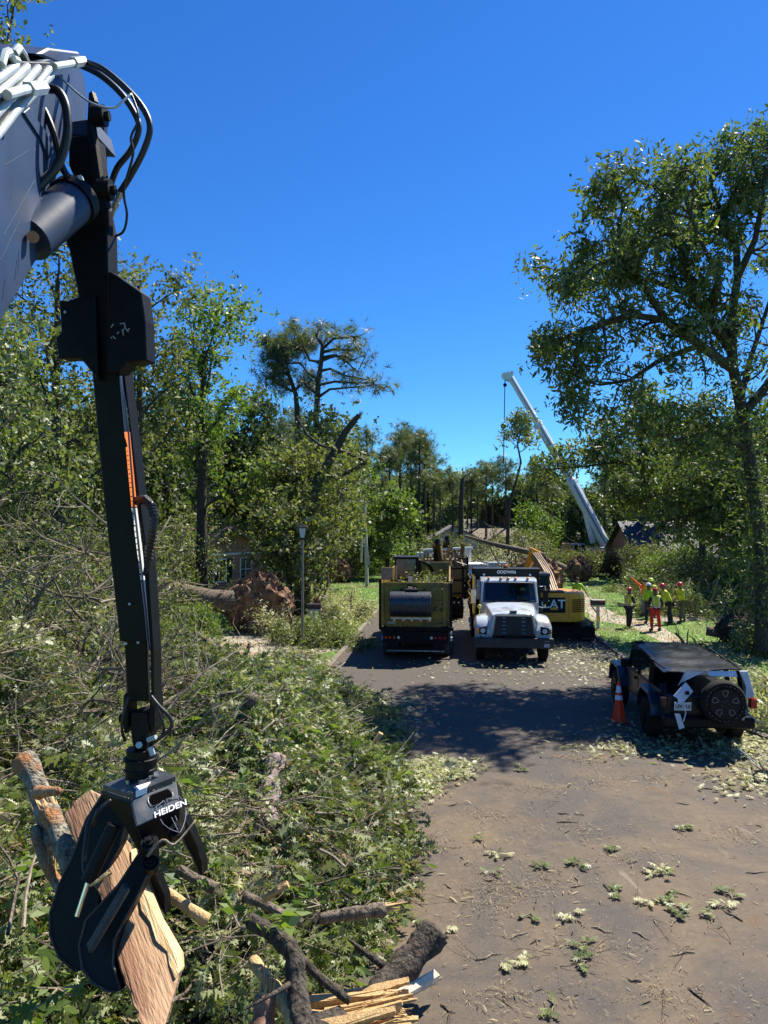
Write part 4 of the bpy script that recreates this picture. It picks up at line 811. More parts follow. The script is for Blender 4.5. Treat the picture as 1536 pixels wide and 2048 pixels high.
cb = MB(); cb.box(-.95, -.12, 3.6, 4.7, 1.2, 1.9); cb.ob('loader_base', BLK, yt, bevel=.03)
cb = MB(); 
for x in (-.95, -.16):
    for y in (3.6, 4.64): cb.box(x, x + .05, y, y + .06, 1.9, 3.1)
cb.box(-1.02, -.05, 3.5, 4.78, 3.1, 3.18); cb.box(-.95, -.12, 3.6, 3.66, 2.3, 2.36); cabf = cb.ob('loader_cab_frame', BLK, yt, bevel=.01)
cb = MB(); cb.box(-.9, -.17, 3.62, 3.635, 1.95, 3.08); cb.box(-.9, -.17, 4.66, 4.675, 1.95, 3.08); cb.ob('cab_glass', glassmat('tinted cab glass', (.05, .1, .1)), cabf)
cb = MB(); cb.tube([(.1, 3.0, 1.9), (.0, 2.6, 3.1), (.35, 3.2, 2.9), (.6, 4.2, 2.4)], [.1, .09, .08, .07], n=8); cb.ob('loader_boom', BLK, yt, smooth='auto')
# ---- grapple trucks queued ahead of it
def queue_truck(label, x, y, body, sc=1.0, lights=True):
    t = thing('grapple_truck', label, 'truck', (x, y, 0), ROT); W = 1.15
    q = MB(); q.box(-W, W, 0, .08, 1.1, 2.4); q.box(-W, -W + .07, .08, 6, 1.1, 2.5); q.box(W - .07, W, .08, 6, 1.1, 2.5); q.box(-W, W, .08, 6, 1.05, 1.12); q.ob('dump_body', body, t, bevel=.01)
    q = MB(); 
    for x_ in (-W, -.4, .4, W - .1): q.box(x_, x_ + .1, -.06, 0, 1.05, 2.5)
    for z in (1.2, 1.8, 2.35): q.box(-W, W, -.05, 0, z, z + .08)
    q.ob('ribs', DIRTM, t, bevel=.01)
    q = MB(); q.box(-1.1, 1.1, -.08, .1, .55, .95); q.box(-.9, .9, -.1, 0, .3, .42); q.box(-.4, .4, .1, 7, .6, .95); q.ob('chassis', DIRTM, t, bevel=.01)
    for k, x_ in enumerate((-.95, -.75, .3, .5, .7, .9)): lampd(t, x_, -.08, .84, .045, REDL if k < 4 else CLEARL, 'tail_light')
    for x_ in (-.88, .88):
        for y_ in (1.0, 2.3): wheel(t, x_, y_, .5, .5, side=1 if x_ > 0 else -1)
    q = MB(); q.prx([(6.3, .9), (6.3, 2.5), (7.4, 2.5), (7.6, 1.7), (8.6, 1.5), (8.7, .8)], -.95, .95); q.ob('cab', body, t, bevel=.05)
    q = MB(); q.tube([(-.2, 6.1, 1.0), (-.2, 6.1, 3.2)], .18, n=10); q.bar((-.2, 6.1, 3.1), (-.1, 2.0, 3.55), .22, .26); q.bar((-.1, 2.0, 3.55), (.1, 3.4, 2.5), .18, .2); q.tube([(.05, 5.6, 3.0), (0, 3.4, 3.35)], .07, n=8); q.ob('knuckle_boom', BLK, t, bevel=.01)
    r_ = random.Random(int(y))
    q = MB()
    for k in range(16): a = Vector((r_.uniform(-.9, 1), r_.uniform(.3, 1.8), r_.uniform(2.2, 2.6))); q.bar(a, a + Vector((r_.uniform(-.25, .25), r_.uniform(-.2, .2), r_.uniform(.3, .9))), r_.uniform(.04, .14), .05)
    q.ob('grapple_tines', mat('rusty machine yellow', (.3, .18, .05), (.12, .07, .03), 6, rough=.7), t); q = MB()
    for k in range(7): a = Vector((r_.uniform(-.9, 1), r_.uniform(.3, 1.8), r_.uniform(2.4, 2.8))); q.tube([a, a + Vector((r_.uniform(-.3, .3), .1, r_.uniform(-.1, .3))), a + Vector((r_.uniform(-.5, .5), .2, -.3))], .035, n=6)
    q.ob('hose', RUB, t); return t
qt = queue_truck('grapple truck with an olive body just behind the yellow dump truck', 2.5, 33.8, mat('olive truck paint', (.16, .11, .02), (.1, .075, .025), 3, rough=.5))
qt2 = queue_truck('second grapple truck farther up the queue, dark olive and half hidden', 3.75, 43.0, mat('dark olive paint', (.13, .12, .04), (.07, .06, .03), 3, rough=.5))
# brush load heaped in the yellow truck
rng = np.random.default_rng(4); n = 1300; c = np.array([1.5, 26.2, 2.35]); pos = c + rng.normal(size=(n, 3)) * np.array([.35, .9, .16]); tag(leaves('brush_load', pos, rvec(rng, n), rvec(rng, n, .5), rng.uniform(.08, .16, n), T_DIAM, LF_B), 'leafy brush heaped in the body of the yellow dump truck', 'brush', kind='stuff')
# ---- bucket truck with a long white boom lying flat
bt = thing('bucket_truck', 'utility truck with a white folded boom lying level above the queue of trucks', 'bucket truck', (4.2, 47.5, 0), R(-88))
q = MB(); q.box(-1.1, 1.1, -1.8, 2.2, .9, 1.9); q.ob('service_body', WALLW, bt, bevel=.03)
q = MB(); q.box(-1.0, 1.0, 2.3, 3.6, .8, 2.0); q.ob('cab', WHITE, bt, bevel=.12, seg=2)
q = MB(); q.box(-.85, .85, 3.59, 3.615, 1.3, 1.85); q.ob('windshield', DKGLASS, bt)
q = MB(); q.bar((0, -1.7, 2.72), (0, 1.5, 2.86), .3, .16); q.bar((0, -1.9, 2.5), (0, .8, 2.48), .28, .12); q.tube([(0, 1.2, 2.0), (0, 1.2, 2.75)], .2, n=12); q.box(-.3, .3, -2.1, -1.7, 2.2, 2.6); q.ob('boom', mat('white boom', (.75, .77, .8), (.5, .52, .55), 3, rough=.4), bt, bevel=.02)
for x in (-.9, .9):
    for y in (-1.2, 2.9): wheel(bt, x, y, .48, .3, side=1 if x > 0 else -1)
# ---- white truck facing us
wt = thing('dump_truck', 'white conventional cab dump truck with a black body, facing the camera', 'dump truck', (4.07, 23.3, 0), ROT)
def hsec(y, wb, wt_, zb, zt, sh=.16): return [(-wb, y, zb), (-wb, y, zt - sh * 1.6), (-wt_, y, zt - sh * .35), (-wt_ * .55, y, zt), (wt_ * .55, y, zt), (wt_, y, zt - sh * .35), (wb, y, zt - sh * 1.6), (wb, y, zb)]
q = MB(); q.loft([hsec(-.02, .72, .6, .92, 1.46), hsec(.04, .76, .64, .9, 1.58), hsec(.3, .79, .68, .9, 1.66), hsec(.9, .84, .74, .9, 1.73), hsec(1.7, .9, .8, .9, 1.8)]); q.ob('hood', WHITE, wt, bevel=.03, seg=3, smooth='auto')
for s in (-1, 1):
    q = MB(); secs = []
    for x in (.68, .95, 1.14, 1.2):
        k = 1 - (max(0, x - 1.05) / .15) ** 2 * .12
        secs.append([(s * x, -.02 + (1 - k) * 1.5, .78), (s * x, -.06 + (1 - k) * 1.5, 1.05 * k), (s * x, .1, 1.3 * k), (s * x, .4, 1.44 * k), (s * x, .85, 1.48 * k), (s * x, 1.3, 1.36 * k), (s * x, 1.62, 1.05 * k), (s * x, 1.5, 1.02 * k), (s * x, 1.2, 1.2 * k), (s * x, .85, 1.3 * k), (s * x, .45, 1.2 * k), (s * x, .22, .78)])
    q.loft(secs); fo = q.ob('fender', WHITE, wt, bevel=.02, seg=2, smooth='auto')
    q = MB(); q.loft([[(s * a, y, z) for a, z in ((.82, 1.2), (1.1, 1.14), (1.14, .96), (.84, .93))] for y in (-.09, -.03)]); hl = q.ob('headlight', DKGLASS, fo, bevel=.01)
    q = MB(); q.tube([(s * .96, -.105, 1.05), (s * .96, -.06, 1.05)], .075, n=16); q.ob('lamp_ring', CLEARL, hl, smooth='auto')
    q = MB(); q.loft([[(s * a, y, z) for a, z in ((1.07, 1.13), (1.15, 1.1), (1.16, .98), (1.08, .97))] for y in (-.1, -.05)]); q.ob('turn_signal', AMB if s < 0 else mat('unlit amber', (.3, .12, .03), rough=.2), hl)
GRILL = mat('grille black', (.006, .007, .01), rough=.45)
q = MB(); q.pry([(-.62, .88), (-.54, 1.5), (.54, 1.5), (.62, .88)], -.075, -.03); gr = q.ob('grille', GRILL, wt, bevel=.015)
q = MB()
for k in range(9): z = .93 + k * .062; w_ = .6 - (z - .88) * .12; q.box(-w_ + .03, w_ - .03, -.095, -.07, z, z + .022)
q.ob('grille_bars', mat('grille bar', (.012, .014, .02), rough=.35), gr)
q = MB()
for k in range(5):
    for x in (-.3, .3): z = .98 + k * .118; q.tube([(x - .05, -.098, z), (x, -.11, z + .012), (x + .05, -.098, z)], .013, n=6)
q.ob('grille_studs', STEEL, gr)
q = MB(); 
for s in (-1, 1): q.loft([[(s * .66, y, .86), (s * .73, y, .86), (s * .62, y, 1.56), (s * .56, y, 1.52)] for y in (-.1, -.03)])
q.loft([[(-.6, y, 1.5), (.6, y, 1.5), (.57, y, 1.57), (-.57, y, 1.57)] for y in (-.09, -.03)]); q.ob('grille_surround', mat('pale blue chrome', (.55, .6, .66), rough=.15, metal=.9), wt, bevel=.01)
q = MB(); q.box(-.12, .12, .0, .12, 1.61, 1.665); q.ob('hood_badge', BLK, wt, bevel=.02)
q = MB(); q.prx([(1.55, 1.0), (1.55, 1.78), (3.0, 1.78), (3.0, .9)], -.96, .96); q.box(-.95, .95, 2.92, 3.0, 1.78, 2.5)
q.prx([(1.93, 2.38), (1.98, 2.46), (2.1, 2.54), (2.9, 2.57), (3.0, 2.47), (2.98, 2.4)], -.95, .95)
for s in (-1, 1): q.bar((s * .92, 1.6, 1.74), (s * .88, 1.98, 2.44), .09, .09); q.bar((s * .92, 2.75, 1.74), (s * .89, 2.75, 2.44), .08, .3)
cab = q.ob('cab', WHITE, wt, bevel=.03, seg=2)
q = MB(); q.box(-.8, .8, 2.88, 2.91, 1.8, 2.4); q.box(-.9, .9, 1.62, 1.85, 1.785, 1.82); q.box(-.65, -.15, 2.6, 2.75, 1.78, 2.1); q.box(.2, .7, 2.6, 2.75, 1.78, 2.1); q.ob('cab_interior', mat('dark interior', (.015, .015, .016), rough=.9), cab)
q2 = MB(); rows = []
for j in range(7):
    t_ = j / 6; w_ = .85 - .05 * t_; rows.append([(x * w_, 1.6 + .355 * t_ - .03 - .05 * (1 - x * x), 1.8 + .57 * t_) for x in [i / 5 - 1 for i in range(11)]])
q2.v = [p for r_ in rows for p in r_]; q2.f = [(j * 11 + i, j * 11 + i + 1, (j + 1) * 11 + i + 1, (j + 1) * 11 + i) for j in range(6) for i in range(10)]
ws = q2.ob('windshield', seeglass('windshield glass', (.35, .42, .5)), wt, smooth=True)
q = MB(); q.tube([(-.86, 1.565, 1.79), (0, 1.51, 1.785), (.86, 1.565, 1.79), (.81, 1.93, 2.4), (0, 1.88, 2.41), (-.81, 1.93, 2.4), (-.86, 1.565, 1.79)], .018, n=6); q.ob('windshield_seal', RUB, ws)
q = MB(); 
for s in (0, 1): q.bar((-.5 + s * .7, 1.52, 1.8), (-.15 + s * .7, 1.56, 1.92), .015, .012)
q.ob('wiper', BLK, ws)
for s in (-1, 1):
    q = MB(); q.prx([(1.9, 1.78), (2.12, 2.36), (2.75, 2.38), (2.75, 1.75)], s * .962, s * .968); q.ob('side_window', DKGLASS, wt)
for x in (-.66, -.25, 0, .25, .66): q = MB(); q.sph((x, 2.05, 2.55), (.05, .07, .04), 10, 5, -.3); q.ob('roof_light', AMB, wt, smooth=True)
# driver's shape behind the glass: hard hat glimpsed
q = MB(); q.box(-1.26, 1.22, -.2, .0, .52, .84); q.box(-1.05, -.95, -.02, .3, .5, .9); bmpr = q.ob('bumper', mat('black bumper', (.012, .012, .014), (.03, .03, .03), 6, rough=.45), wt, bevel=.03, seg=2)
q = MB(); q.box(.92, 1.1, -.215, -.2, .57, .68); q.ob('number_plate', mat('plate', (.5, .5, .5), (.3, .3, .32), 30, rough=.6), bmpr)
text('plate_text', 'D760', .06, mat('plate text grey', (.35, .36, .4), rough=.6), bmpr, (1.01, -.206, .75), (R(90), 0, 0))
q = MB(); q.box(-.3, .3, -.24, -.2, .84, .9); q.ob('tow_plate', DIRTM, bmpr)
for x in (-1.0, 1.0):
    wheel(wt, x, .85, .5, .28, side=1 if x > 0 else -1)
    for y in (5.6, 6.9): wheel(wt, x * .93, y, .5, .5, side=1 if x > 0 else -1)
q = MB(); q.box(-.45, .45, .1, 7.5, .6, .95); q.box(-1.05, -.5, 2.0, 3.6, .4, .9); q.box(.5, 1.05, 2.0, 3.6, .4, .9); q.tube([(-.9, .85, .5), (.9, .85, .5)], .09, n=8); q.ob('chassis', DIRTM, wt, bevel=.02)
q = MB(); q.box(-1.2, 1.2, 3.35, 3.45, 1.05, 2.82); q.box(-1.2, -1.12, 3.45, 7.9, 1.05, 2.45); q.box(1.12, 1.2, 3.45, 7.9, 1.05, 2.45); q.box(-1.2, 1.2, 3.45, 7.9, 1.0, 1.08); q.box(-1.18, 1.16, 2.7, 3.4, 2.76, 2.84)
for k in range(7): q.box(-1.26, -1.2, 3.5 + k * .7, 3.6 + k * .7, 1.05, 2.45); q.box(1.2, 1.26, 3.5 + k * .7, 3.6 + k * .7, 1.05, 2.45)
q.box(-1.15, 1.12, 2.68, 2.72, 2.56, 2.84); bx = q.ob('dump_body', mat('black dump body', (.004, .004, .005), (.01, .01, .011), 4, rough=.45, spec=.25), wt, bevel=.015)
text('body_lettering', 'GODWIN', .15, mat('lettering white', (.75, .75, .75), rough=.5), bx, (-.02, 2.675, 2.71), (R(90), 0, 0), bold=.003)
for x in (-.8, .8): lampd(bx, x, 2.69, 2.62, .04, CLEARL, 'marker_light')
q = MB(); q.tube([(-.02, 3.0, 2.84), (-.02, 3.0, 2.96)], .08, n=12); q.ob('beacon', mat('orange beacon', (.8, .12, .02), rough=.3, coat=.5), wt, smooth='auto', bevel=.02)
for s in (-1, 1):
    q = MB(); x = s * 1.2; q.box(x - .09, x + .09, 1.62, 1.68, 1.7, 2.2); mi = q.ob('mirror', CHROME if s < 0 else BLK, wt, bevel=.02)
    q = MB(); q.tube([(s * .97, 1.75, 2.3), (x, 1.7, 2.32), (x, 1.7, 1.6), (s * .97, 1.75, 1.62)], .018, n=6); q.ob('mirror_bracket', CHROME, mi, smooth='auto')
q = MB(); q.tube([(-1.02, 1.1, 1.3), (-1.02, 1.05, 1.62)], .014, n=6); q.sph((-1.02, 1.05, 1.68), (.07, .04, .07), 12, 8); q.ob('hood_mirror', mat('hood mirror', (.75, .6, .1), rough=.3), wt, smooth=True)
q = MB(); q.tube([(1.0, 1.1, 1.3), (1.0, 1.05, 1.55)], .014, n=6); q.sph((1.0, 1.05, 1.6), (.06, .04, .06), 12, 8); q.ob('hood_mirror', BLK, wt, smooth=True)
q = MB(); 
for k in range(4): q.tube([(-1.25, 3.2 - k * .02, 2.7 - k * .3), (-1.33, 3.2, 2.6 - k * .3), (-1.25, 3.2, 2.45 - k * .3)], .03, n=6)
q.tube([(-1.12, 3.15, 1.0), (-1.12, 3.15, 2.6)], .07, n=12); q.ob('exhaust_stack', CHROME, wt, smooth='auto')
# ---- white pickup far up the road
pu = thing('pickup_truck', 'white pickup truck facing us far up the road left of the trucks', 'pickup truck', (-.7, 78, .35), 0)
q = MB(); q.prx([(0, .5), (0, .95), (.2, 1.15), (1.4, 1.25), (2.0, 1.85), (3.8, 1.85), (4.0, 1.2), (5.6, 1.2), (5.6, .5)], -.98, .98); q.ob('body', WHITE, pu, bevel=.08, seg=3)
q = MB(); q.add([(-.8, 1.44, 1.32), (.8, 1.44, 1.32), (.72, 1.93, 1.8), (-.72, 1.93, 1.8)], [(0, 1, 2, 3)]); q.ob('windshield', DKGLASS, pu)
q = MB(); q.box(-.7, .7, -.03, 0, .7, .95); q.box(-.98, .98, -.1, 0, .42, .58); q.ob('grille', BLK, pu)
for s in (-1, 1): q = MB(); q.box(s * .95, s * .72, -.04, 0, .78, .95); q.ob('headlight', CLEARL, pu)
q = MB(); q.box(-.6, .6, 2.3, 2.5, 1.87, 1.95); q.ob('light_bar', AMB, pu)
for x in (-.85, .85):
    for y in (.9, 4.5): wheel(pu, x, y, .4, .25, side=1 if x > 0 else -1)
# ---- excavator
ex_ = thing('excavator', 'yellow tracked excavator with its counterweight towards the lawn, behind the white truck', 'excavator', (6.85, 28.6, 0), R(-4))
for x in (-.95, .85):
    q = MB(); pr = []
    for k in range(20):
        a = 2 * math.pi * k / 20; pr.append((1.05 * math.copysign(1, math.cos(a)) * .75 + .33 * math.cos(a) + .4, .34 + .33 * math.sin(a)))
    q.prx(pr, x - .24, x + .24)
    for k in range(16):
        q.box(x - .26, x + .26, -.75 + k * .15, -.70 + k * .15, .66, .7)
    for k in range(5): q.box(x - .26, x + .26, -.79, -.74, .08 + k * .12, .13 + k * .12)
    q.ob('track', mat('track steel', (.03, .028, .027), (.07, .06, .05), 12, rough=.7, bump=.4), ex_, bevel=.01)
q = MB(); q.box(-.6, .5, .1, 1.3, .3, .6); q.box(-.4, .4, .3, 1.1, .55, .72); q.box(-1.3, 1.1, -.85, -.78, .2, .55); q.ob('undercarriage', DIRTM, ex_, bevel=.02)
q = MB(); secs = []
def hz_(x):  # plan outline bulges round the tail
    return .0
plan = [(-1.35, -.35), (.2, -.4), (.62, -.34), (.86, -.1), (.93, .35), (.9, .9), (.72, 1.3), (.3, 1.5), (-1.35, 1.5)]
q.loft([[(x * k, y, z) for x, y in plan] for z, k in ((.66, .96), (.78, 1), (1.6, 1), (1.72, .98), (1.78, .93))]); hs_ = q.ob('house', CATY, ex_, bevel=.03, seg=2, smooth='auto')
q = MB(); q.box(-.9, .08, -.42, -.37, 1.02, 1.6); pnl = q.ob('side_panel', BLK, hs_, bevel=.02)
text('machine_lettering', 'CAT', .46, DEC, pnl, (-.38, -.425, 1.34), (R(90), 0, 0), bold=.008)
q = MB(); q.pry([(-.52, 1.13), (-.18, 1.13), (-.35, 1.27)], -.436, -.432); q.ob('yellow_triangle', CATY, pnl)
q = MB()
for k in range(7): z = 1.06 + k * .075; q.bar((.32, -.405, z), (.66, -.33, z), .012, .025); q.bar((.66, -.33, z), (.885, -.06, z), .012, .025)
for x, y in ((.42, -.4), (.52, -.38), (.62, -.36)): q.box(x, x + .012, y - .01, y + .01, 1.05, 1.54)
q.ob('vent_grille', DIRTM, hs_)
q = MB(); q.box(-.95, .05, -.38, .3, 1.79, 1.83); q.box(.2, .205, -.41, -.38, .8, 1.7); q.ob('engine_cover', BLK, hs_)
CG = mat('cab green grey', (.05, .06, .05), rough=.4)
q = MB()
for x in (-1.35, -.55):
    for y in (-.3, .7): q.box(x, x + .07, y, y + .07, 1.6, 2.4)
q.box(-1.4, -.46, -.35, .85, 2.4, 2.5); q.box(-1.35, -.5, -.32, .75, 1.3, 1.65); ecab = q.ob('cab', CG, ex_, bevel=.02)
q = MB(); q.box(-1.3, -.55, -.27, -.255, 1.65, 2.4); q.box(-.51, -.5, -.24, .72, 1.65, 2.4); q.ob('cab_glass', glassmat('cab glass green', (.03, .05, .05)), ecab)
q = MB(); q.bar((-.15, 1.2, 1.6), (-.35, 2.1, 2.4), .26, .28, w2=.26, h2=.32); q.bar((-.35, 2.05, 2.35), (-.75, 2.6, 3.1), .26, .32, w2=.22, h2=.2); q.ob('boom', mat('dusty machine yellow', (.42, .24, .07), (.28, .17, .06), 5, rough=.7), ex_, bevel=.03)
q = MB(); q.bar((-.7, 2.6, 3.2), (-1.15, 2.9, 2.1), .26, .3, w2=.2, h2=.2); q.bar((-.9, 2.5, 3.3), (-.5, 2.6, 3.1), .3, .26); q.ob('stick', CATY, ex_, bevel=.03)
for k in range(4): q = MB(); d = -.13 + k * .085; q.tube([(-.1 + d, .95, 1.75), (-.22 + d, 1.7, 2.4), (-.5 + d, 2.15, 2.95), (-.66 + d, 2.35, 3.2)], .028, n=6); q.ob('boom_pipe', mat('dull steel pipe', (.3, .24, .2), rough=.5, metal=.6), ex_, smooth='auto')
q = MB(); q.loft([[(-1.2 + u * 1, 2.6 + y, z) for u, y, z in ((-.25, 0, 2.1), (.25, 0, 2.1), (.25, .1, 1.6), (-.25, .1, 1.6))], [(-1.2 + u * 1, 3.2 + y, z) for u, y, z in ((-.25, 0, 2.1), (.25, 0, 2.1), (.25, .1, 1.7), (-.25, .1, 1.7))]]); q.ob('bucket', DIRTM, ex_)
# ---- crane
cr = thing('crane', 'tall white telescopic mobile crane leaning left above the trees', 'crane', (21.2, 75, 0), R(8))
def cw(px, py, Y=75): return P(px, py, Y)
CRW = mat('crane white', (.78, .8, .82), (.66, .68, .7), 2, rough=.4)
pts = [cw(1213, 1092), cw(1145, 965), cw(1078, 850), cw(1020, 752)]; wd = [1.0, .82, .62, .44]
for i in range(3):
    q = MB(); a, b = pts[i], pts[i + 1]; d = (b - a).normalized(); w_ = wd[i]
    sx_ = Vector((d.z, 0, -d.x)).normalized(); pr_ = [(-.5, -.35), (-.5, .35), (-.3, .45), (.25, .45), (.5, .2), (.5, -.1), (.15, -.45), (-.3, -.45)]   # many-sided boom section
    for (p0, p1, k) in ((a - d * .3, b + d * .25, 1.0), (b - d * .15, b + d * .3, 1.07)): q.loft([[p + sx_ * u * w_ * k + Vector((0, v * w_ * k, 0)) for u, v in pr_] for p in (p0, p1)])
    q.ob('boom_section', CRW, cr, bevel=.04, seg=2, world=True)
    q = MB(); q.bar(a.lerp(b, .02) + Vector((-.1, -wd[i] * .46, 0)), a.lerp(b, .96) + Vector((-.1, -wd[i] * .46, 0)), .04, wd[i] * .12, up=(1, 0, 0)); q.ob('boom_groove', mat('crane grey', (.2, .21, .23), rough=.5), cr, world=True)
q = MB(); q.bar(cw(1022, 756), cw(1010, 750), .7, .8); q.tube([cw(1010, 752, 74.6), cw(1010, 752, 75.4)], .38, n=12); q.tube([cw(1023, 746, 74.7), cw(1023, 746, 75.3)], .24, n=10); q.ob('boom_head', CRW, cr, world=True)
q = MB(); q.tube([cw(1010, 755), cw(1007, 928)], .045, n=4); q.sph(cw(1010, 770), .2, 8, 6); q.sph(cw(1007, 852), .3, 8, 6); q.ob('hoist_line', BLK, cr, world=True)
q = MB(); q.tube([cw(1186, 1086), cw(1175, 1042), cw(1168, 1022)], [.3, .3, .18], n=12); q.ob('lift_cylinder', CRW, cr, world=True, smooth='auto')
q = MB(); q.tube([cw(1172, 1032), cw(1150, 978)], .16, n=10); q.ob('cylinder_rod', CHROME, cr, world=True)
q = MB(); q.box(-3.6, 4.6, -1.3, 1.3, .7, 1.5); q.ob('carrier', DIRTM, cr, bevel=.1)
q = MB(); q.box(-2.6, -1.3, -1.2, .1, 1.0, 2.45); q.ob('cab', mat('crane cab grey', (.3, .33, .36), rough=.4), cr, bevel=.1); c_ = kids(cr)[-1]
q = MB(); q.box(-2.5, -1.4, -1.22, -1.205, 1.6, 2.35); q.box(-2.62, -2.605, -1.1, 0, 1.6, 2.35); q.ob('cab_window', DKGLASS, c_)
q = MB(); q.box(-1.1, 1.2, -1.15, -.4, 1.3, 2.1); q.ob('deck_box', mat('crane cab grey', (.3, .33, .36)), cr, bevel=.05)
q = MB(); q.box(-3.5, -2.7, -1.1, -.3, 1.3, 2.5); q.ob('counterweight', mat('crane orange', (.5, .25, .12), rough=.6), cr, bevel=.08)
for x in (-2.6, -1.2, 1.4, 2.9):
    q = MB(); q.tube([(x, -1.35, .6), (x, -.95, .6)], .6, n=18); q.ob('wheel', TYRE, cr)
q = MB(); q.tube([cw(1222, 1095), cw(1200, 1050), cw(1180, 1015)], .07, n=6); q.tube([cw(1228, 1090), cw(1213, 1050), cw(1190, 1012)], .05, n=6); q.tube([cw(1222, 1085), cw(1220, 1106)], .3, n=8); q.ob('hoist_lines', BLK, cr, world=True)
# ---- the crushed black car
jp = thing('car', 'crushed black car with a torn white roof edge and spare wheel on its tail', 'car', (6.25, 14.35, 0), -.085)
JB = mat('car black paint', (.004, .005, .01), (.009, .01, .018), 5, rough=.35, spec=.35, coat=.1, bump=.1, bscale=4, dist=.03)
q = MB(); q.prx([(.1, .5), (.1, 1.08), (2.9, 1.1), (3.0, 1.05), (4.2, 1.0), (4.3, .6), (4.1, .5)], -.78, .78); jb = q.ob('body', JB, jp, bevel=.03, seg=2)
for s in (-1, 1):
    for y0 in (1.0, 3.75):
        q = MB(); secs = []
        for x in (.72, .95):
            secs.append([(s * x, y0 + .58 * c1, z) for c1, z in ((-1, .55), (-.9, .8), (-.6, 1.0), (.5, 1.03), (.9, .85), (1.05, .5), (.95, .5), (.8, .78), (.45, .94), (-.55, .92), (-.8, .75), (-.9, .55))])
        q.loft(secs); q.ob('fender_flare', mat('fender dark blue', (.006, .009, .03), (.012, .018, .045), 4, rough=.3, coat=.2), jb, bevel=.02)
        wheel(jp, s * .8, y0, .41, .27, side=s, rim=BLK)
q = MB(); q.prx([(2.95, 1.0), (2.95, 1.13), (4.2, 1.08), (4.25, 1.0)], -.6, .6); q.ob('hood', JB, jp, bevel=.03)
q = MB(); q.box(-.82, .82, 4.25, 4.42, .5, .7); q.ob('front_bumper', BLK, jp, bevel=.03); q = MB(); q.box(-.85, .85, -.12, .12, .48, .68); q.ob('rear_bumper', BLK, jp, bevel=.03)
q = MB()  # door skins, pillars (leaning, bent)
for s in (-1, 1):
    x = s * .78
    for (y0, z0, y1, z1, w_) in ((2.95, 1.08, 2.6, 1.7, .06), (2.05, 1.08, 2.0, 1.66, .05), (1.1, 1.08, 1.1, 1.6, .08), (2.6, 1.69, 1.1, 1.6, .035), (1.1, 1.6, .25, 1.55, .035)): q.bar((x, y0, z0), (x * .93, y1, z1), w_, w_)
q.bar((-.72, 2.6, 1.7), (.72, 2.55, 1.62), .05, .05); q.bar((.72, .15, 1.08), (.68, .2, 1.54), .12, .1); q.bar((-.78, .15, 1.05), (-.74, .35, 1.22), .1, .1); q.ob('roof_pillars', BLK, jp, bevel=.01)
for (y0, y1) in ((2.1, 2.85), (1.15, 1.98)):
    q = MB(); q.prx([(y0, 1.1), (y0 + .02, 1.6), (y1 - (.28 if y1 > 2.5 else .02), 1.66), (y1, 1.1)], -.765, -.758); q.ob('side_window', glassmat('car side glass', (.015, .03, .025)), jp)
for y0 in (1.15, 2.1):
    q = MB(); q.box(-.79, -.78, y0, y0 + .8, .58, 1.04); q.ob('door', JB, jp, bevel=.004); dd_ = kids(jp)[-1]; q = MB(); q.box(-.82, -.79, y0 + .1, y0 + .25, .93, .97); q.ob('door_handle', BLK, dd_)
q = MB(); q.add([(-.7, 2.95, 1.12), (.7, 2.95, 1.12), (.68, 2.6, 1.64), (-.68, 2.6, 1.7)], [(0, 1, 2, 3)]); q.ob('windshield', DKGLASS, jp)
q = MB(); q.box(-1.0, -.8, 2.7, 2.8, 1.1, 1.28); q.ob('door_mirror', BLK, jp, bevel=.02)
rg = np.random.default_rng(6); q = MB(); nx, ny = 15, 22   # buckled roof panel
for j in range(ny):
    for i in range(nx):
        u, v = i / (nx - 1) * 2 - 1, j / (ny - 1)
        z = 1.555 + .145 * v - .07 * (1 - abs(u)) * (1 - v) ** 1.2 - .05 * abs(u) ** 6 - .03 * max(0, u) * v + .014 * math.sin(v * 22 + u * 1.2) * (1 - abs(u) ** 3) * (.3 + .7 * (1 - v)) + rg.normal() * .0015 + .04 * u * (1 - v)
        q.v.append((u * .74, .25 + 2.35 * v + .05 * math.sin(u * 5), z))
q.f = [(j * nx + i, j * nx + i + 1, (j + 1) * nx + i + 1, (j + 1) * nx + i) for j in range(ny - 1) for i in range(nx - 1)]
rf = q.ob('roof', mat('black roof paint', (.004, .005, .009), (.009, .011, .018), 5, rough=.3, coat=.25), jp); so_ = rf.modifiers.new('t', 'SOLIDIFY'); so_.thickness = .02
PW = mat('torn white panel', (.55, .6, .68), (.42, .47, .55), 5, rough=.4, bump=.3, bscale=8)
q = MB(); q.poly([(-.38, .1, 1.55), (-.02, .02, 1.555), (-.02, .1, 1.46), (-.2, .14, 1.44), (-.4, .2, 1.38), (-.5, .22, 1.2), (-.46, .1, 1.3)], (0, -.03, .015)); q.ob('roof_edge', PW, jp)
q = MB(); q.poly([(0, .02, 1.55), (.54, .05, 1.55), (.56, .0, 1.45), (.02, -.02, 1.465)], (0, -.03, .01)); q.ob('roof_edge', PW, jp)
q = MB(); q.poly([(.62, .04, 1.56), (.78, .05, 1.56), (.9, .04, 1.1), (.86, .03, 1.04), (.72, .03, 1.05), (.74, .04, 1.25)], (0, .05, 0)); q.ob('corner_panel', PW, jp, bevel=.01)
q = MB(); q.poly([(-.66, -.1, 1.08), (-.42, -.06, 1.34), (-.3, -.1, 1.18), (-.5, -.14, .96), (-.58, -.14, .94), (-.6, -.12, 1.05)], (0, .02, .01)); pp_ = q.ob('torn_panel', PW, jp); q = MB(); q.box(-.45, -.38, -.14, -.12, 1.12, 1.19); q.ob('latch', BLK, pp_)
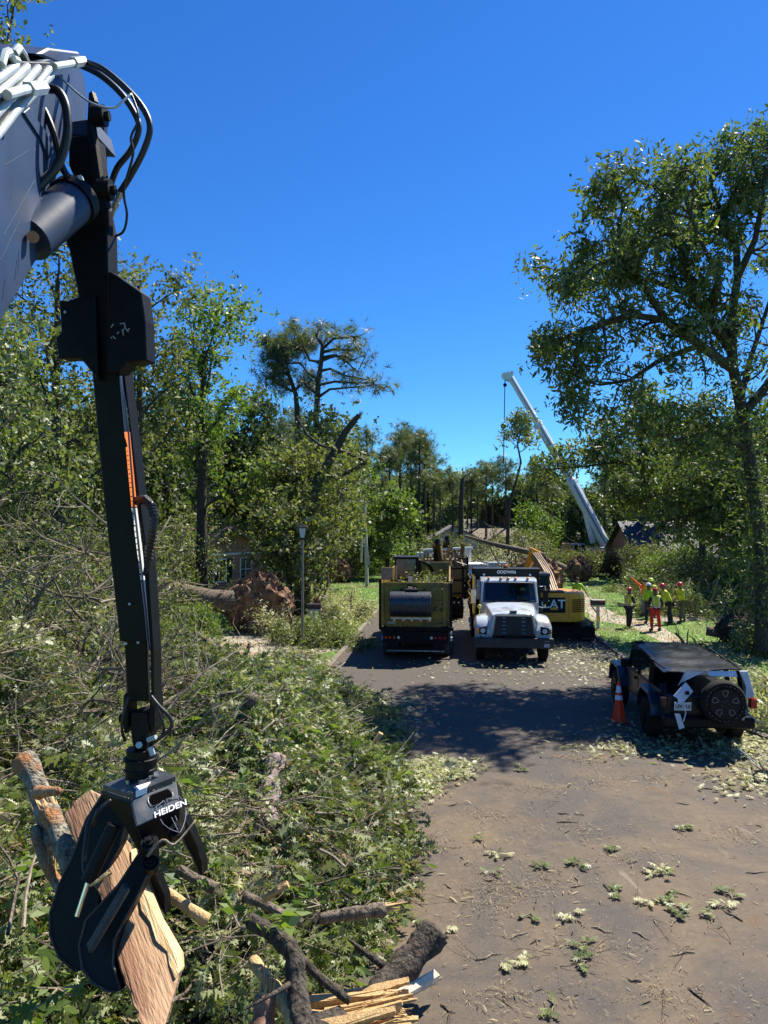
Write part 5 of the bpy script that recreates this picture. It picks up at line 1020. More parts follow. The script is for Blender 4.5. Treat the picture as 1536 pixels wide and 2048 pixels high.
q = MB(); q.tube([(-.47, -.12, .95), (-.45, -.13, .76), (-.5, -.16, .62)], .012, n=6); q.ob('hanging_strip', PW, jp)
q = MB(); q.poly([(-.66, -.15, .76), (-.56, -.15, .76), (-.48, -.16, .5), (-.58, -.16, .46)], (0, .02, 0)); q.ob('hanging_panel', PW, jp)
q = MB(); q.box(-.64, -.32, -.06, -.045, .8, .96); npl = q.ob('number_plate', mat('pale plate', (.5, .6, .62), rough=.5), jp, bevel=.005)
text('plate_text', 'LEV FLE', .1, mat('plate navy', (.01, .02, .05), rough=.5), npl, (-.48, -.063, .875), (R(90), 0, 0), bold=.002, sx=.85)
q = MB(); q.box(-.75, .75, .06, .1, .62, 1.06); q.ob('tailgate', JB, jp, bevel=.02)
q = MB(); q.box(.8, .92, -.02, .12, .85, 1.03); q.ob('tail_light', REDL, jp, bevel=.01); q = MB(); q.box(-.86, -.76, -.02, .12, .85, 1.03); q.ob('tail_light', mat('dark lens', (.03, .005, .005), rough=.3), jp, bevel=.01)
sc_ = (.23, -.06, 1.0); q = MB(); n = 36; secs = []
for (u, k) in ((.1, .6), (.12, .92), (.06, 1), (-.06, 1), (-.12, .92), (-.11, .68)):
    secs.append([(sc_[0] + .42 * k * math.cos(2 * math.pi * i / n), sc_[1] - .1 + u, sc_[2] + .42 * k * math.sin(2 * math.pi * i / n)) for i in range(n)])
q.loft(secs); spw = q.ob('spare_wheel', TYRE, jp, smooth='auto')
q = MB(); q.tube([(sc_[0], sc_[1] - .235, sc_[2]), (sc_[0], sc_[1] - .15, sc_[2])], .285, n=30); q.ob('rim', mat('rim black', (.005, .005, .006), rough=.5, spec=.25), spw, smooth='auto')
q = MB(); GR2 = mat('rim machined grey', (.28, .26, .25), rough=.35, metal=.5)
for k in range(5):
    a = math.pi / 2 + k * 2 * math.pi / 5; c1 = Vector((sc_[0] + .19 * math.cos(a), sc_[1] - .24, sc_[2] + .19 * math.sin(a))); e1 = Vector((math.cos(a), 0, math.sin(a))); e2 = Vector((-math.sin(a), 0, math.cos(a)))
    pp = [c1 + e1 * u + e2 * v for u, v in ((.05, -.05), (.055, .0), (.05, .05), (0, .045), (-.055, .012), (-.055, -.012), (0, -.045), (.05, -.05))]; q.tube(pp, .006, n=5)
for k in range(5): a = k * 2 * math.pi / 5; q.sph((sc_[0] + .06 * math.cos(a), sc_[1] - .24, sc_[2] + .06 * math.sin(a)), .009, 6, 4)
for k in range(26):
    a = k * 2 * math.pi / 26
    if k % 7 != 0: q.bar((sc_[0] + .335 * math.cos(a), sc_[1] - .226, sc_[2] + .335 * math.sin(a)), (sc_[0] + .335 * math.cos(a + .12), sc_[1] - .226, sc_[2] + .335 * math.sin(a + .12)), .004, .02, up=(0, 1, 0))
q.ob('rim_marks', GR2, spw)
q = MB(); q.tube([(.62, -.1, .86), (.78, -.14, .72), (.9, -.2, .6)], .01, n=5); q.ob('bent_rod', STEEL, jp)
q = MB(); q.box(-.6, .6, .2, 4.0, .42, .5); q.tube([(-.7, 1, .41), (.7, 1, .41)], .06, n=8); q.tube([(.3, .1, .42), (.3, .9, .42)], .09, n=10); q.ob('underbody', DIRTM, jp)
# ---- traffic cone
cn = thing('traffic_cone', 'orange traffic cone with two white bands left of the crushed car', 'traffic cone', tuple(G(1238, 1444)))
q = MB(); q.tube([(0, 0, .03), (0, 0, .9)], [.15, .028], n=24); 
def cr_(z): return .15 - .122 * (z - .03) / .87
q.ob('cone', mat('cone orange', (.95, .045, .008), rough=.45), cn, smooth='auto'); q = MB(); q.box(-.19, .19, -.19, .19, 0, .035); q.ob('base', mat('cone base red', (.5, .03, .01), rough=.6), cn, bevel=.012)
for z0, z1 in ((.5, .6), (.66, .81)):
    q = MB(); q.tube([(0, 0, z0), (0, 0, z1)], [cr_(z0) + .004, cr_(z1) + .004], n=24); q.ob('white_band', mat('reflective band', (.8, .82, .85), rough=.4), cn, smooth='auto')
# ---------------------------------------------------------------- people
SKIN = mat('brown skin', (.12, .06, .035), (.17, .09, .055), 20, rough=.6); SKINL = mat('light skin', (.42, .25, .17), rough=.6)
LIME = mat('hi-vis lime', (.34, .62, .02), (.3, .55, .02), 8, rough=.7); LIMEY = mat('hi-vis yellow', (.6, .62, .03), (.5, .52, .03), 8, rough=.7)
ORV = mat('hi-vis orange', (.9, .13, .02), rough=.7); REFL = mat('reflective tape', (.65, .65, .62), rough=.4)
DKP = mat('dark trousers', (.012, .014, .022), (.025, .026, .035), 9, rough=.85); REDP = mat('red trousers', (.62, .03, .02), (.5, .02, .02), 6, rough=.8)
KHK = mat('khaki trousers', (.16, .14, .09), (.1, .09, .06), 7, rough=.85); DENIM = mat('pale denim', (.2, .26, .32), (.13, .18, .24), 9, rough=.85)
BOOT = mat('boots', (.02, .016, .012), rough=.7); HRED = mat('red hard hat', (.5, .02, .02), rough=.3, coat=.5); HWHT = mat('white hard hat', (.75, .76, .7), rough=.3, coat=.5); HGRN = mat('lime hard hat', (.6, .75, .1), rough=.3, coat=.5)
HAIR = mat('dark hair', (.01, .009, .008), rough=.8)
def skin(name, pts, edges, radii, m_, parent, root=0, sub=1):
    me = bpy.data.meshes.new(name); me.from_pydata([tuple(p) for p in pts], edges, []); me.materials.append(m_)
    o = bpy.data.objects.new(name, me); COL.objects.link(o); o.parent = parent
    k = o.modifiers.new('skin', 'SKIN'); k.use_smooth_shade = True
    if not me.skin_vertices:
        import bmesh
        b = bmesh.new(); b.from_mesh(me); b.verts.layers.skin.verify(); b.to_mesh(me); b.free()
    for i, r in enumerate(radii):
        r = r if hasattr(r, '__len__') else (r, r); me.skin_vertices[0].data[i].radius = r; me.skin_vertices[0].data[i].use_root = (i == root)
    s = o.modifiers.new('sub', 'SUBSURF'); s.levels = sub; s.render_levels = sub; return o
def person(label, loc, rz, top, legs, hat, skin_=None, H=1.75, lean=0.0, armL=None, armR=None, stance=.16, stride=0.0, vest=False, head=(0, 0), hair=False, group='workers in hi-vis clothing on the front path', seated=False, cat='person', bare_arms=False):
    "faces +y; arms are elbow and hand points in body space"
    skin_ = skin_ or SKIN; s = H / 1.75; t = thing('person', label, cat, loc, rz, group)
    V = lambda x, y, z: Vector((x, y, z)) * s
    cl, sl_ = math.cos(lean), math.sin(lean)
    def L(x, y, z):  # torso points lean forward about the hips
        return V(x, y * cl + (z - .95) * sl_, .95 + (z - .95) * cl - y * sl_)
    pel = V(0, 0, .95); ch = L(0, .0, 1.28); sh = L(0, 0, 1.43); nk = L(0, .01, 1.52); hx, hy = head
    jaw = nk + V(hx * .3, .02 + hy * .3, .06); hd = nk + V(hx, .015 + hy, .14); cr = nk + V(hx, hy - .01, .215)
    sL, sR = L(-.18, 0, 1.42), L(.18, 0, 1.42)
    eL, wL = armL or ((-.27, -.02, 1.14), (-.27, .1, .9)); eR, wR = armR or ((.27, -.02, 1.14), (.27, .1, .9))
    eL, wL, eR, wR = L(*eL), L(*wL), L(*eR), L(*wR)
    if seated: legp = [(V(-.1, .0, .92), V(-.13, .42, .95), V(-.13, .45, .5), V(-.13, .6, .45)), (V(.1, .0, .92), V(.13, .42, .95), V(.13, .45, .5), V(.13, .6, .45))]
    else: legp = [(V(-.1, 0, .88), V(-stance * .9, .03 + stride * .5, .5), V(-stance, stride - .03, .09), V(-stance - .02, stride + .14, .035)), (V(.1, 0, .88), V(stance * .9, .03 - stride * .5, .5), V(stance, -stride - .03, .09), V(stance + .02, -stride + .14, .035))]
    pts = [pel, L(0, 0, 1.1), ch, sh, nk, jaw, hd, cr]; ed = [(0, 1), (1, 2), (2, 3), (3, 4), (4, 5), (5, 6), (6, 7)]; ra = [(.15, .11), (.14, .1), (.16, .11), (.1, .08), .055, .07, (.085, .095), .06]
    ra = [((a[0] * s, a[1] * s) if hasattr(a, '__len__') else a * s) for a in ra]
    def add(p, par, r): pts.append(p); ed.append((par, len(pts) - 1)); ra.append(r * s if not hasattr(r, '__len__') else (r[0] * s, r[1] * s)); return len(pts) - 1
    n_ = add(hd + V(0, .12, -.02), 6, .016); add(hd + V(-.095, 0, -.01), 6, .014); add(hd + V(.095, 0, -.01), 6, .014)
    for sh_, e, w_ in ((sL, eL, wL), (sR, eR, wR)):
        a = add(sh_, 3, .062); b = add(e, a, .047); c = add(w_, b, .03); d = (w_ - e).normalized(); x = d.cross(Vector((0, 1, 0.2))).normalized(); y = d.cross(x)
        pm = add(w_ + d * .07 * s, c, (.04, .022))
        for k in range(4): f1 = add(pts[pm] + d * .035 * s + x * (k - 1.5) * .021 * s, pm, .0095); f2 = add(pts[f1] + d * (.035 - .006 * abs(k - 1.4)) * s + y * .012 * s, f1, .008); add(pts[f2] + (d * .6 + y * .6) * .03 * s, f2, .007)
        th = add(w_ + d * .04 * s + x * -.04 * s, c, .011); add(pts[th] + (d * .8 - x * .35 + y * .3) * .04 * s, th, .008)
    for hp, kn, an, to in legp:
        a = add(hp, 0, .085); b = add(kn, a, .06); c = add(an, b, .04); add(to, c, (.045, .03))
    skin('body', pts, ed, ra, skin_, t, 0, 1)
    # shirt or vest: torso with sleeves
    P_ = [L(0, 0, .9), L(0, 0, 1.1), ch, sh, nk - (nk - sh) * .25]; E_ = [(0, 1), (1, 2), (2, 3), (3, 4)]; Rr = [(.18, .135), (.17, .13), (.19, .135), (.13, .1), .075]
    for sh_, e, w_ in ((sL, eL, wL), (sR, eR, wR)):
        P_.append(sh_); E_.append((3, len(P_) - 1)); Rr.append(.082); b = sh_.lerp(e, .25 if vest else 1); P_.append(b); E_.append((len(P_) - 2, len(P_) - 1)); Rr.append(.07 if vest else .062)
        if not vest and not bare_arms: P_.append(e.lerp(w_, .92)); E_.append((len(P_) - 2, len(P_) - 1)); Rr.append(.046)
    Rr = [((a[0] * s, a[1] * s) if hasattr(a, '__len__') else a * s) for a in Rr]
    jk = skin('safety_vest' if vest else 'shirt', P_, E_, Rr, top, t, 0, 1)
    if vest:
        q = MB()
        for z in (1.0, 1.07):
            ring = [L(.197 * math.cos(a), .145 * math.sin(a), z) for a in [k * math.pi / 8 for k in range(17)]]; q.tube(ring, .016 * s, n=4)
        for x in (-.11, .11): q.tube([L(x, -.15, 1.05), L(x, -.152, 1.3), L(x * .9, -.1, 1.46), L(x * .9, .1, 1.46), L(x, .15, 1.3), L(x, .145, 1.05)], .016 * s, n=4)
        q.ob('reflective_tape', REFL, jk)
        sl2 = []; 
        for sh_, e, w_ in ((sL, eL, wL), (sR, eR, wR)): q = MB(); q.tube([sh_, sh_.lerp(e, .5), e, e.lerp(w_, .5), w_], [.07 * s, .064 * s, .056 * s, .046 * s, .04 * s], n=8); q.ob('sleeve', DKP, t, smooth=True)
    P_ = [pel]; E_ = []; Rr = [(.165 * s, .125 * s)]
    for hp, kn, an, to in legp:
        P_.append(hp); E_.append((0, len(P_) - 1)); Rr.append(.105 * s); P_.append(kn); E_.append((len(P_) - 2, len(P_) - 1)); Rr.append(.082 * s); P_.append(an.lerp(kn, .05)); E_.append((len(P_) - 2, len(P_) - 1)); Rr.append(.075 * s)
    skin('trousers', P_, E_, Rr, legs, t, 0, 1)
    for hp, kn, an, to in legp:
        q = MB(); d = (to - an); d.z = 0; d.normalize(); q.sph(an + V(0, 0, -.0), (.055 * s, .06 * s, .07 * s), 10, 6); c = an + d * .09 * s; q.sph((c.x, c.y, an.z - .04 * s), ((.05 + .07 * abs(d.x)) * s, (.05 + .08 * abs(d.y)) * s, .05 * s), 12, 6, -.6); q.ob('boot', BOOT, t, smooth=True)
    if hat:
        q = MB(); c = hd + V(0, -.005, .035); q.sph(c, (.118 * s, .135 * s, .12 * s), 16, 6, 0.0); q.tube([c + V(0, .01, -.004), c + V(0, .01, .006)], .15 * s, n=20); q.add([c + V(-.08, .12, .005), c + V(.08, .12, .005), c + V(.06, .19, -.01), c + V(-.06, .19, -.01)], [(0, 1, 2, 3)]); q.tube([c + V(0, -.13, .03), c + V(0, -.05, .122), c + V(0, .05, .124), c + V(0, .13, .03)], .012 * s, n=5); q.ob('hard_hat', hat, t, smooth='auto')
    if hair or not hat:
        q = MB(); q.sph(hd + V(0, -.02, .02), (.1 * s, .11 * s, .11 * s), 12, 6, -.2); q.ob('hair', HAIR, t, smooth=True)
    q = MB()
    for x in (-.033, .033): q.sph(hd + V(x, .092, .012), .012 * s, 6, 4)
    q.ob('eyes', HAIR, t); q = MB(); q.bar(hd + V(-.025, .093, -.05), hd + V(.025, .093, -.05), .01 * s, .008 * s); q.ob('mouth', mat('lips', (.2, .06, .05), rough=.5), t)
    return t
def at(px, py): q = G(px, py); return (q.x, q.y, .0)
person('worker in an open yellow vest and red hard hat standing apart, left of the group', at(1258, 1255), R(-60), LIMEY, DKP, HRED, H=1.66, vest=True, armL=((-.26, .08, 1.15), (-.12, .2, 1.2)), armR=((.26, .04, 1.14), (.14, .22, 1.1)), stance=.14, stride=.1, head=(0, .03))
person('worker in an orange vest raising one arm to point, furthest back in the group', at(1290, 1232), R(20), ORV, DENIM, None, SKINL, H=1.72, armL=((-.4, .1, 1.62), (-.62, .25, 1.88)), armR=((.26, .1, 1.2), (.1, .25, 1.15)), stance=.1, hair=True)
person('worker with a lime hard hat mostly hidden behind the white hard hat', at(1302, 1236), R(170), LIMEY, DKP, HGRN, H=1.82)
person('worker in a plain lime shirt and white hard hat seen from behind', at(1298, 1247), R(5), LIME, DKP, HWHT, H=1.75, stance=.13, armL=((-.24, .05, 1.12), (-.12, .2, 1.02)), armR=((.24, .05, 1.12), (.12, .2, 1.02)))
person('worker in red trousers and a yellow vest, back to us, nearest of the group', at(1311, 1262), R(4), LIMEY, REDP, HRED, H=1.72, vest=True, stance=.17, armL=((-.3, -.02, 1.15), (-.26, .14, .98)), armR=((.3, -.02, 1.15), (.26, .14, .98)))
person('worker in a yellow jacket bending forward with a red hard hat and dark trousers', at(1340, 1248), R(75), LIMEY, DKP, HRED, H=1.78, lean=.42, stance=.1, stride=.06, armL=((-.2, .18, 1.16), (-.14, .32, .95)), armR=((.2, .18, 1.16), (.14, .34, .95)), head=(0, .05))
person('worker in a yellow jacket and khaki trousers, rightmost of the group', at(1364, 1245), R(100), LIMEY, KHK, HRED, H=1.75, stance=.1, stride=.16, armL=((-.2, .12, 1.18), (-.1, .28, 1.3)), armR=((.2, .1, 1.16), (.16, .28, 1.1)), lean=.12)
person('worker in a bright green shirt walking on the lawn behind the excavator', at(1155, 1229), R(-30), LIME, mat('grey trousers', (.2, .2, .18), rough=.8), None, SKINL, H=1.78, hair=True, stance=.1, stride=.12, bare_arms=True, armR=((.34, .0, 1.2), (.44, .12, .98)), armL=((-.24, .06, 1.14), (-.2, .2, 1.0)))
dr = Vector((.5, 2.35, 1.02)); m3 = Matrix.Rotation(ROT, 3, 'Z'); dw = wt.location + m3 @ dr
person('driver with a yellow-green hard hat behind the windshield of the white truck', tuple(dw - Vector((0, 0, .35))), math.pi + ROT, mat('driver shirt', (.2, .2, .14), rough=.8), DKP, HGRN, H=1.5, seated=True, armL=((-.2, .15, 1.15), (-.1, .4, 1.12)), armR=((.2, .15, 1.15), (.1, .4, 1.12)), group=None)
q = MB(); a = Vector(at(1330, 1246)); q.tube([a, a + Vector((.02, .0, .95))], .016, n=6); q.tube([a + Vector((-.06, 0, .97)), a + Vector((.1, 0, .97))], .02, n=6); tag(q.ob('walking_stick', DKP), 'dark stick tool standing between the bending worker and the one in red trousers', 'tool')

# ---------------------------------------------------------------- street furniture
def lamp(label, x, y, H, sc=1.0, post=None, group=None):
    t = thing('street_lamp', label, 'street lamp', (x, y, 0)); post = post or mat('weathered lamp post', (.16, .15, .12), (.24, .23, .19), 5, rough=.6)
    h = H - .55 * sc; q = MB(); q.tube([(0, 0, 0), (0, 0, .5), (0, 0, h)], [.055 * sc, .05 * sc, .04 * sc], n=12); q.tube([(0, 0, 0), (0, 0, .12)], .09 * sc, n=12); q.ob('post', post, t, smooth='auto')
    q = MB(); q.tube([(0, 0, h), (0, 0, h + .06 * sc)], [.06 * sc, .08 * sc], n=8); q.loft([[(r * sc * math.cos(math.pi / 4 + k * math.pi / 2), r * sc * math.sin(math.pi / 4 + k * math.pi / 2), h + z * sc) for k in range(4)] for z, r in ((.4, .27), (.43, .27), (.56, .05), (.6, .03))])
    for k in range(4):
        a = math.pi / 4 + k * math.pi / 2; q.tube([(.11 * sc * math.cos(a), .11 * sc * math.sin(a), h + .05 * sc), (.2 * sc * math.cos(a), .2 * sc * math.sin(a), h + .41 * sc)], .012 * sc, n=4)
    q.ob('lantern_frame', BLK, t)
    q = MB(); q.loft([[(r * sc * math.cos(math.pi / 4 + k * math.pi / 2), r * sc * math.sin(math.pi / 4 + k * math.pi / 2), h + z * sc) for k in range(4)] for z, r in ((.06, .10), (.4, .19))]); q.ob('lantern_glass', mat('frosted lamp glass', (.5, .52, .55), rough=.3), t); return t
a = G(605, 1296); lamp('brown street lamp standing in the brush left of the road near the mailbox', a.x, a.y, 4.4)
lamp('distant dark street lamp above the white truck beside the root ball', 9.6, 51, 3.6, .8, BLK)
def mailbox(label, loc, rz, second=False):
    t = thing('mailbox', label, 'mailbox', loc, rz)
    POSTW = mat('white post paint', (.55, .56, .58), (.4, .4, .4), 6, rough=.6)
    q = MB(); q.box(-.06, .06, -.06, .06, 0, 1.05 if not second else 1.2); q.box(-.09, .09, -.3, .3, .92, 1.0); q.bar((0, -.05, .65), (0, -.26, .93), .06, .06); q.ob('post', POSTW, t, bevel=.01)
    if second: q = MB(); q.box(-.05, .05, .42, .52, 0, .8); q.ob('post', mat('grey post', (.3, .31, .33), rough=.7), t, bevel=.01)
    q = MB(); pr = [(-.11, 0), (.11, 0), (.11, .14)] + [(.11 * math.cos(k * math.pi / 8), .14 + .09 * math.sin(k * math.pi / 8)) for k in range(1, 8)] + [(-.11, .14)]
    q.poly([(x, -.28, 1.0 + z) for x, z in pr], (0, .56, 0)); b = q.ob('box', mat('dark mailbox', (.02, .018, .018), (.04, .032, .03), 5, rough=.4), t, bevel=.006)
    q = MB(); q.poly([(x * 1.04, -.295, 1.0 + z * 1.03) for x, z in pr], (0, .016, 0)); q.ob('door', BLK, b); q = MB(); q.box(.112, .122, .05, .2, 1.12, 1.17); q.ob('flag', REDL, b); return t
a = G(1196, 1257); mb = mailbox('dark mailbox on a white post at the kerb by the lawn', (a.x, a.y, 0), R(-95))
q = MB(); q.box(.065, .075, -.06, .08, .32, .52); q.ob('yellow_notice', mat('yellow notice', (.75, .7, .08), rough=.7), mb)
q = MB(); q.tube([(.0, .32, 1.15), (.05, .42, .0)], .008, n=5); q.tube([(.05, .5, .0), (.0, .3, .98)], .008, n=5); q.ob('brace_rod', STEEL, mb)
a = G(628, 1268); mailbox('brown mailbox on twin white posts beside the left street lamp', (a.x, a.y, 0), R(-88), True)
SB = mat('sign blue', (.05, .3, .42), (.08, .38, .5), 4, rough=.5)
for (px, py, w_, h_, lab) in ((418, 1262, .46, .46, 'blue yard sign with a white emblem under the fallen trunk'), (421, 1288, .2, .42, 'small narrow blue sign below the square yard sign')):
    a = G(px, py); t = thing('yard_sign', lab, 'sign', (a.x, a.y, 0), R(12)); q = MB(); q.box(-w_ / 2, w_ / 2, -.01, .01, .28, .28 + h_); q.ob('panel', SB, t, bevel=.004)
    q = MB(); q.tube([(-w_ * .35, 0, 0), (-w_ * .35, 0, .3)], .008, n=5); q.tube([(w_ * .35, 0, 0), (w_ * .35, 0, .3)], .008, n=5); q.ob('stake', STEEL, t)
    q = MB(); 
    if w_ > .3: q.box(-w_ / 2, w_ / 2, -.016, -.01, .26 + h_, .285 + h_); q.box(-w_ / 2, -w_ / 2 + .025, -.016, -.01, .28, .26 + h_); q.poly([(-.12, -.016, .42), (.02, -.016, .4), (.14, -.016, .58), (.05, -.016, .64), (-.1, -.016, .56)], (0, .005, 0))
    else: q.box(-.04, .05, -.016, -.01, .45, .55)
    q.ob('emblem', DEC, t)
# bent white utility pole
up_ = thing('utility_pole', 'pale bent lattice pole with a level arm among the far trees', 'pole', (P(734, 1140, 52).x, 52, 0)); pp = lambda a, b: P(a, b, 52)
q = MB(); q.tube([(up_.location.x, 52, 0), pp(732, 1090), pp(729, 1010)], [.13, .12, .1], n=8); q.ob('pole', mat('weathered white pole', (.6, .6, .58), (.4, .4, .38), 3, rough=.6), up_, world=True)
q = MB(); q.bar(pp(690, 999), pp(734, 1008), .16, .16); q.ob('cross_arm', mat('weathered white pole', (.6, .6, .58)), up_, world=True)
q = MB(); q.tube([pp(724, 1070), pp(722, 1125)], .08, n=6); q.tube([pp(718, 1090), pp(735, 1095)], .06, n=6); q.tube([pp(733, 1080), pp(738, 1130)], .06, n=6); q.ob('brackets', mat('weathered white pole', (.6, .6, .58)), up_, world=True)

# ---------------------------------------------------------------- houses
def window(par, x, y, z, w_, h_, fm, gm=None, ax='y', sh=None):
    q = MB(); t = .08
    def bx_(m, x0, x1, y0, y1, z0, z1):
        if ax == 'y': m.box(x + x0, x + x1, y + y0, y + y1, z + z0, z + z1)
        else: m.box(x + y0, x + y1, y + x0, y + x1, z + z0, z + z1)
    for s in (-1, 1): bx_(q, s * w_ / 2 - t / 2, s * w_ / 2 + t / 2, -.05, .03, -t, h_ + t)
    bx_(q, -w_ / 2, w_ / 2, -.05, .03, -t, 0); bx_(q, -w_ / 2, w_ / 2, -.05, .03, h_, h_ + t); bx_(q, -.02, .02, -.03, .0, 0, h_); bx_(q, -w_ / 2, w_ / 2, -.03, .0, h_ / 2 - .02, h_ / 2 + .02)
    f = q.ob('window', fm, par); q = MB(); bx_(q, -w_ / 2, w_ / 2, -.015, .0, 0, h_); q.ob('pane', gm or GLASSB, f)
    if sh:
        for s in (-1, 1): q = MB(); bx_(q, s * (w_ / 2 + .28) - .2, s * (w_ / 2 + .28) + .2, -.04, -.0, -.05, h_ + .05); q.ob('shutter', sh, f)
    return f
TRIM = mat('white trim', (.65, .65, .63), rough=.5)
def house(label, x, y, rz, w_, d, hw, hr, wm, rm, gable='x', wins=(), chim=None, name='house', over=.4, cat='house', cm=None):
    "origin at the middle of the front wall's foot; gable='y' shows the gable to the front"
    t = thing(name, label, cat, (x, y, 0), rz); q = MB(); q.box(-w_ / 2, w_ / 2, 0, d, 0, hw)
    if gable == 'y': q.pry([(-w_ / 2, hw), (w_ / 2, hw), (0, hw + hr)], .0, d)
    elif gable == 'x': q.prx([(0, hw), (d, hw), (d / 2, hw + hr)], -w_ / 2, w_ / 2)
    q.ob('wall', wm, t); q = MB(); o = over; th = .14
    if gable == 'y':
        sl = hr / (w_ / 2)
        for s in (-1, 1): q.poly([(s * (w_ / 2 + o), -o, hw - o * sl + .02), (0, -o, hw + hr + .02), (0, -o, hw + hr + th + .02), (s * (w_ / 2 + o), -o, hw - o * sl + th + .02)], (0, d + 2 * o, 0))
    elif gable == 'x':
        sl = hr / (d / 2)
        for s in (0, 1):
            e = -o if s == 0 else d + o; q.poly([(-w_ / 2 - o, e, hw - o * sl + .02), (-w_ / 2 - o, d / 2, hw + hr + .02), (-w_ / 2 - o, d / 2, hw + hr + th + .02), (-w_ / 2 - o, e, hw - o * sl + th + .02)], (w_ + 2 * o, 0, 0))
    else:
        k = min(d / 2, w_ / 2); q.loft([[(-w_ / 2 - o, -o, hw), (w_ / 2 + o, -o, hw), (w_ / 2 + o, d + o, hw), (-w_ / 2 - o, d + o, hw)], [(-w_ / 2 - o, -o, hw + th), (w_ / 2 + o, -o, hw + th), (w_ / 2 + o, d + o, hw + th), (-w_ / 2 - o, d + o, hw + th)], [(-w_ / 2 + k, d / 2 - .05, hw + hr), (w_ / 2 - k, d / 2 - .05, hw + hr), (w_ / 2 - k, d / 2 + .05, hw + hr), (-w_ / 2 + k, d / 2 + .05, hw + hr)]])
    rf_ = q.ob('roof', rm, t)
    q = MB(); q.box(-w_ / 2 - o, w_ / 2 + o, -o - .04, -o + .0, hw - .2, hw - .02) if gable != 'y' else q.box(-w_ / 2 - .02, w_ / 2 + .02, -.04, -.005, hw - .12, hw); q.ob('fascia', TRIM, t)
    for (wx, wz, ww, wh, *r) in wins: window(t, wx, -.01, wz, ww, wh, TRIM, sh=r[0] if r else None)
    if chim:
        cx, cy, ch_ = chim; q = MB(); q.box(cx - .45, cx + .45, cy - .35, cy + .35, hw, ch_); q.box(cx - .52, cx + .52, cy - .42, cy + .42, ch_, ch_ + .12); q.ob('chimney', cm or BRICK, rf_)
    return t
house('red brick house half hidden behind the fallen trees at the left', -9.6, 46, R(52), 5.6, 7, 2.6, 1.5, BRICK, ROOFB, 'y', [(-.8, .9, 1.0, 1.3, BLK), (1.3, .9, .9, 1.3)])
q = thing('brick_chimney', 'tall orange brick chimney seen through the leaves behind the loader arm', 'chimney', (P(190, 1000, 44).x, 44, 0)); m = MB(); m.box(-.5, .5, 0, .8, 0, 7.0); m.ob('shaft', BRICK, q); m = MB(); m.box(-.6, .6, -.1, .9, 7.0, 7.25); m.ob('cap', BRICK, q)
house('white gabled house in the middle distance behind the truck queue', 8.2, 85, 0, 5.6, 9, 2.6, 1.5, WALLW, ROOFG, 'y', [(-.1, 2.75, 1.15, .75)])
house('low brown-roofed garage to the right of the white gabled house', 13.4, 86, 0, 5.2, 8, 1.5, 2.2, WALLW, ROOFB, 'x', [])
house('white house with a dark roof and brick chimney behind the garage', 12.8, 96, R(-4), 9.5, 9, 2.9, 2.0, WALLW, ROOFG, 'x', [(-3, .9, .9, 1.3, BLK), (-.5, .9, .9, 1.3, BLK), (2.6, .9, .9, 1.3, BLK)], (2.8, 3, 5.7))
house('cream house with a steep grey hipped roof left of the crane', 22.2, 93, R(-6), 8, 9, 2.7, 3.2, mat('cream siding', (.6, .58, .5), (.5, .48, .42), 2, rough=.7), ROOFG, 'hip', [(-2.4, .8, .9, 1.4), (0, .8, .9, 1.4), (2.6, .8, .9, 1.4)], (-1.2, 4, 6.2))
h5 = house('brick house with a blue slate roof and white windows behind the lawn workers', 23.4, 56, R(-3), 8.4, 8, 2.35, 2.1, BRICK, ROOFD, 'x', [(-2.2, .7, .9, 1.3), (.4, .7, .7, 1.4), (1.5, .7, .7, 1.4)])
h6 = house('white gabled house with a columned porch at the right edge', 24.6, 47, R(-5), 6, 8, 2.4, 2.1, mat('grey siding', (.4, .42, .44), (.34, .36, .38), 2, rough=.7), ROOFG, 'y', [(-1.6, .7, .8, 1.3), (-.2, 2.75, .6, .8), (1.2, .7, .8, 1.3)])
q = MB(); 
for x in (-2.8, -1.4, 0, 1.4, 2.8): q.tube([(x, -1.5, 0), (x, -1.5, 2.1)], .1, n=10)
q.box(-3.1, 3.1, -1.7, -.0, 2.1, 2.22); q.ob('porch', TRIM, h6); q = MB(); q.prx([(-1.8, 2.22), (-.0, 2.22), (-.0, 2.65)], -3.2, 3.2); q.ob('porch_roof', ROOFG, h6)
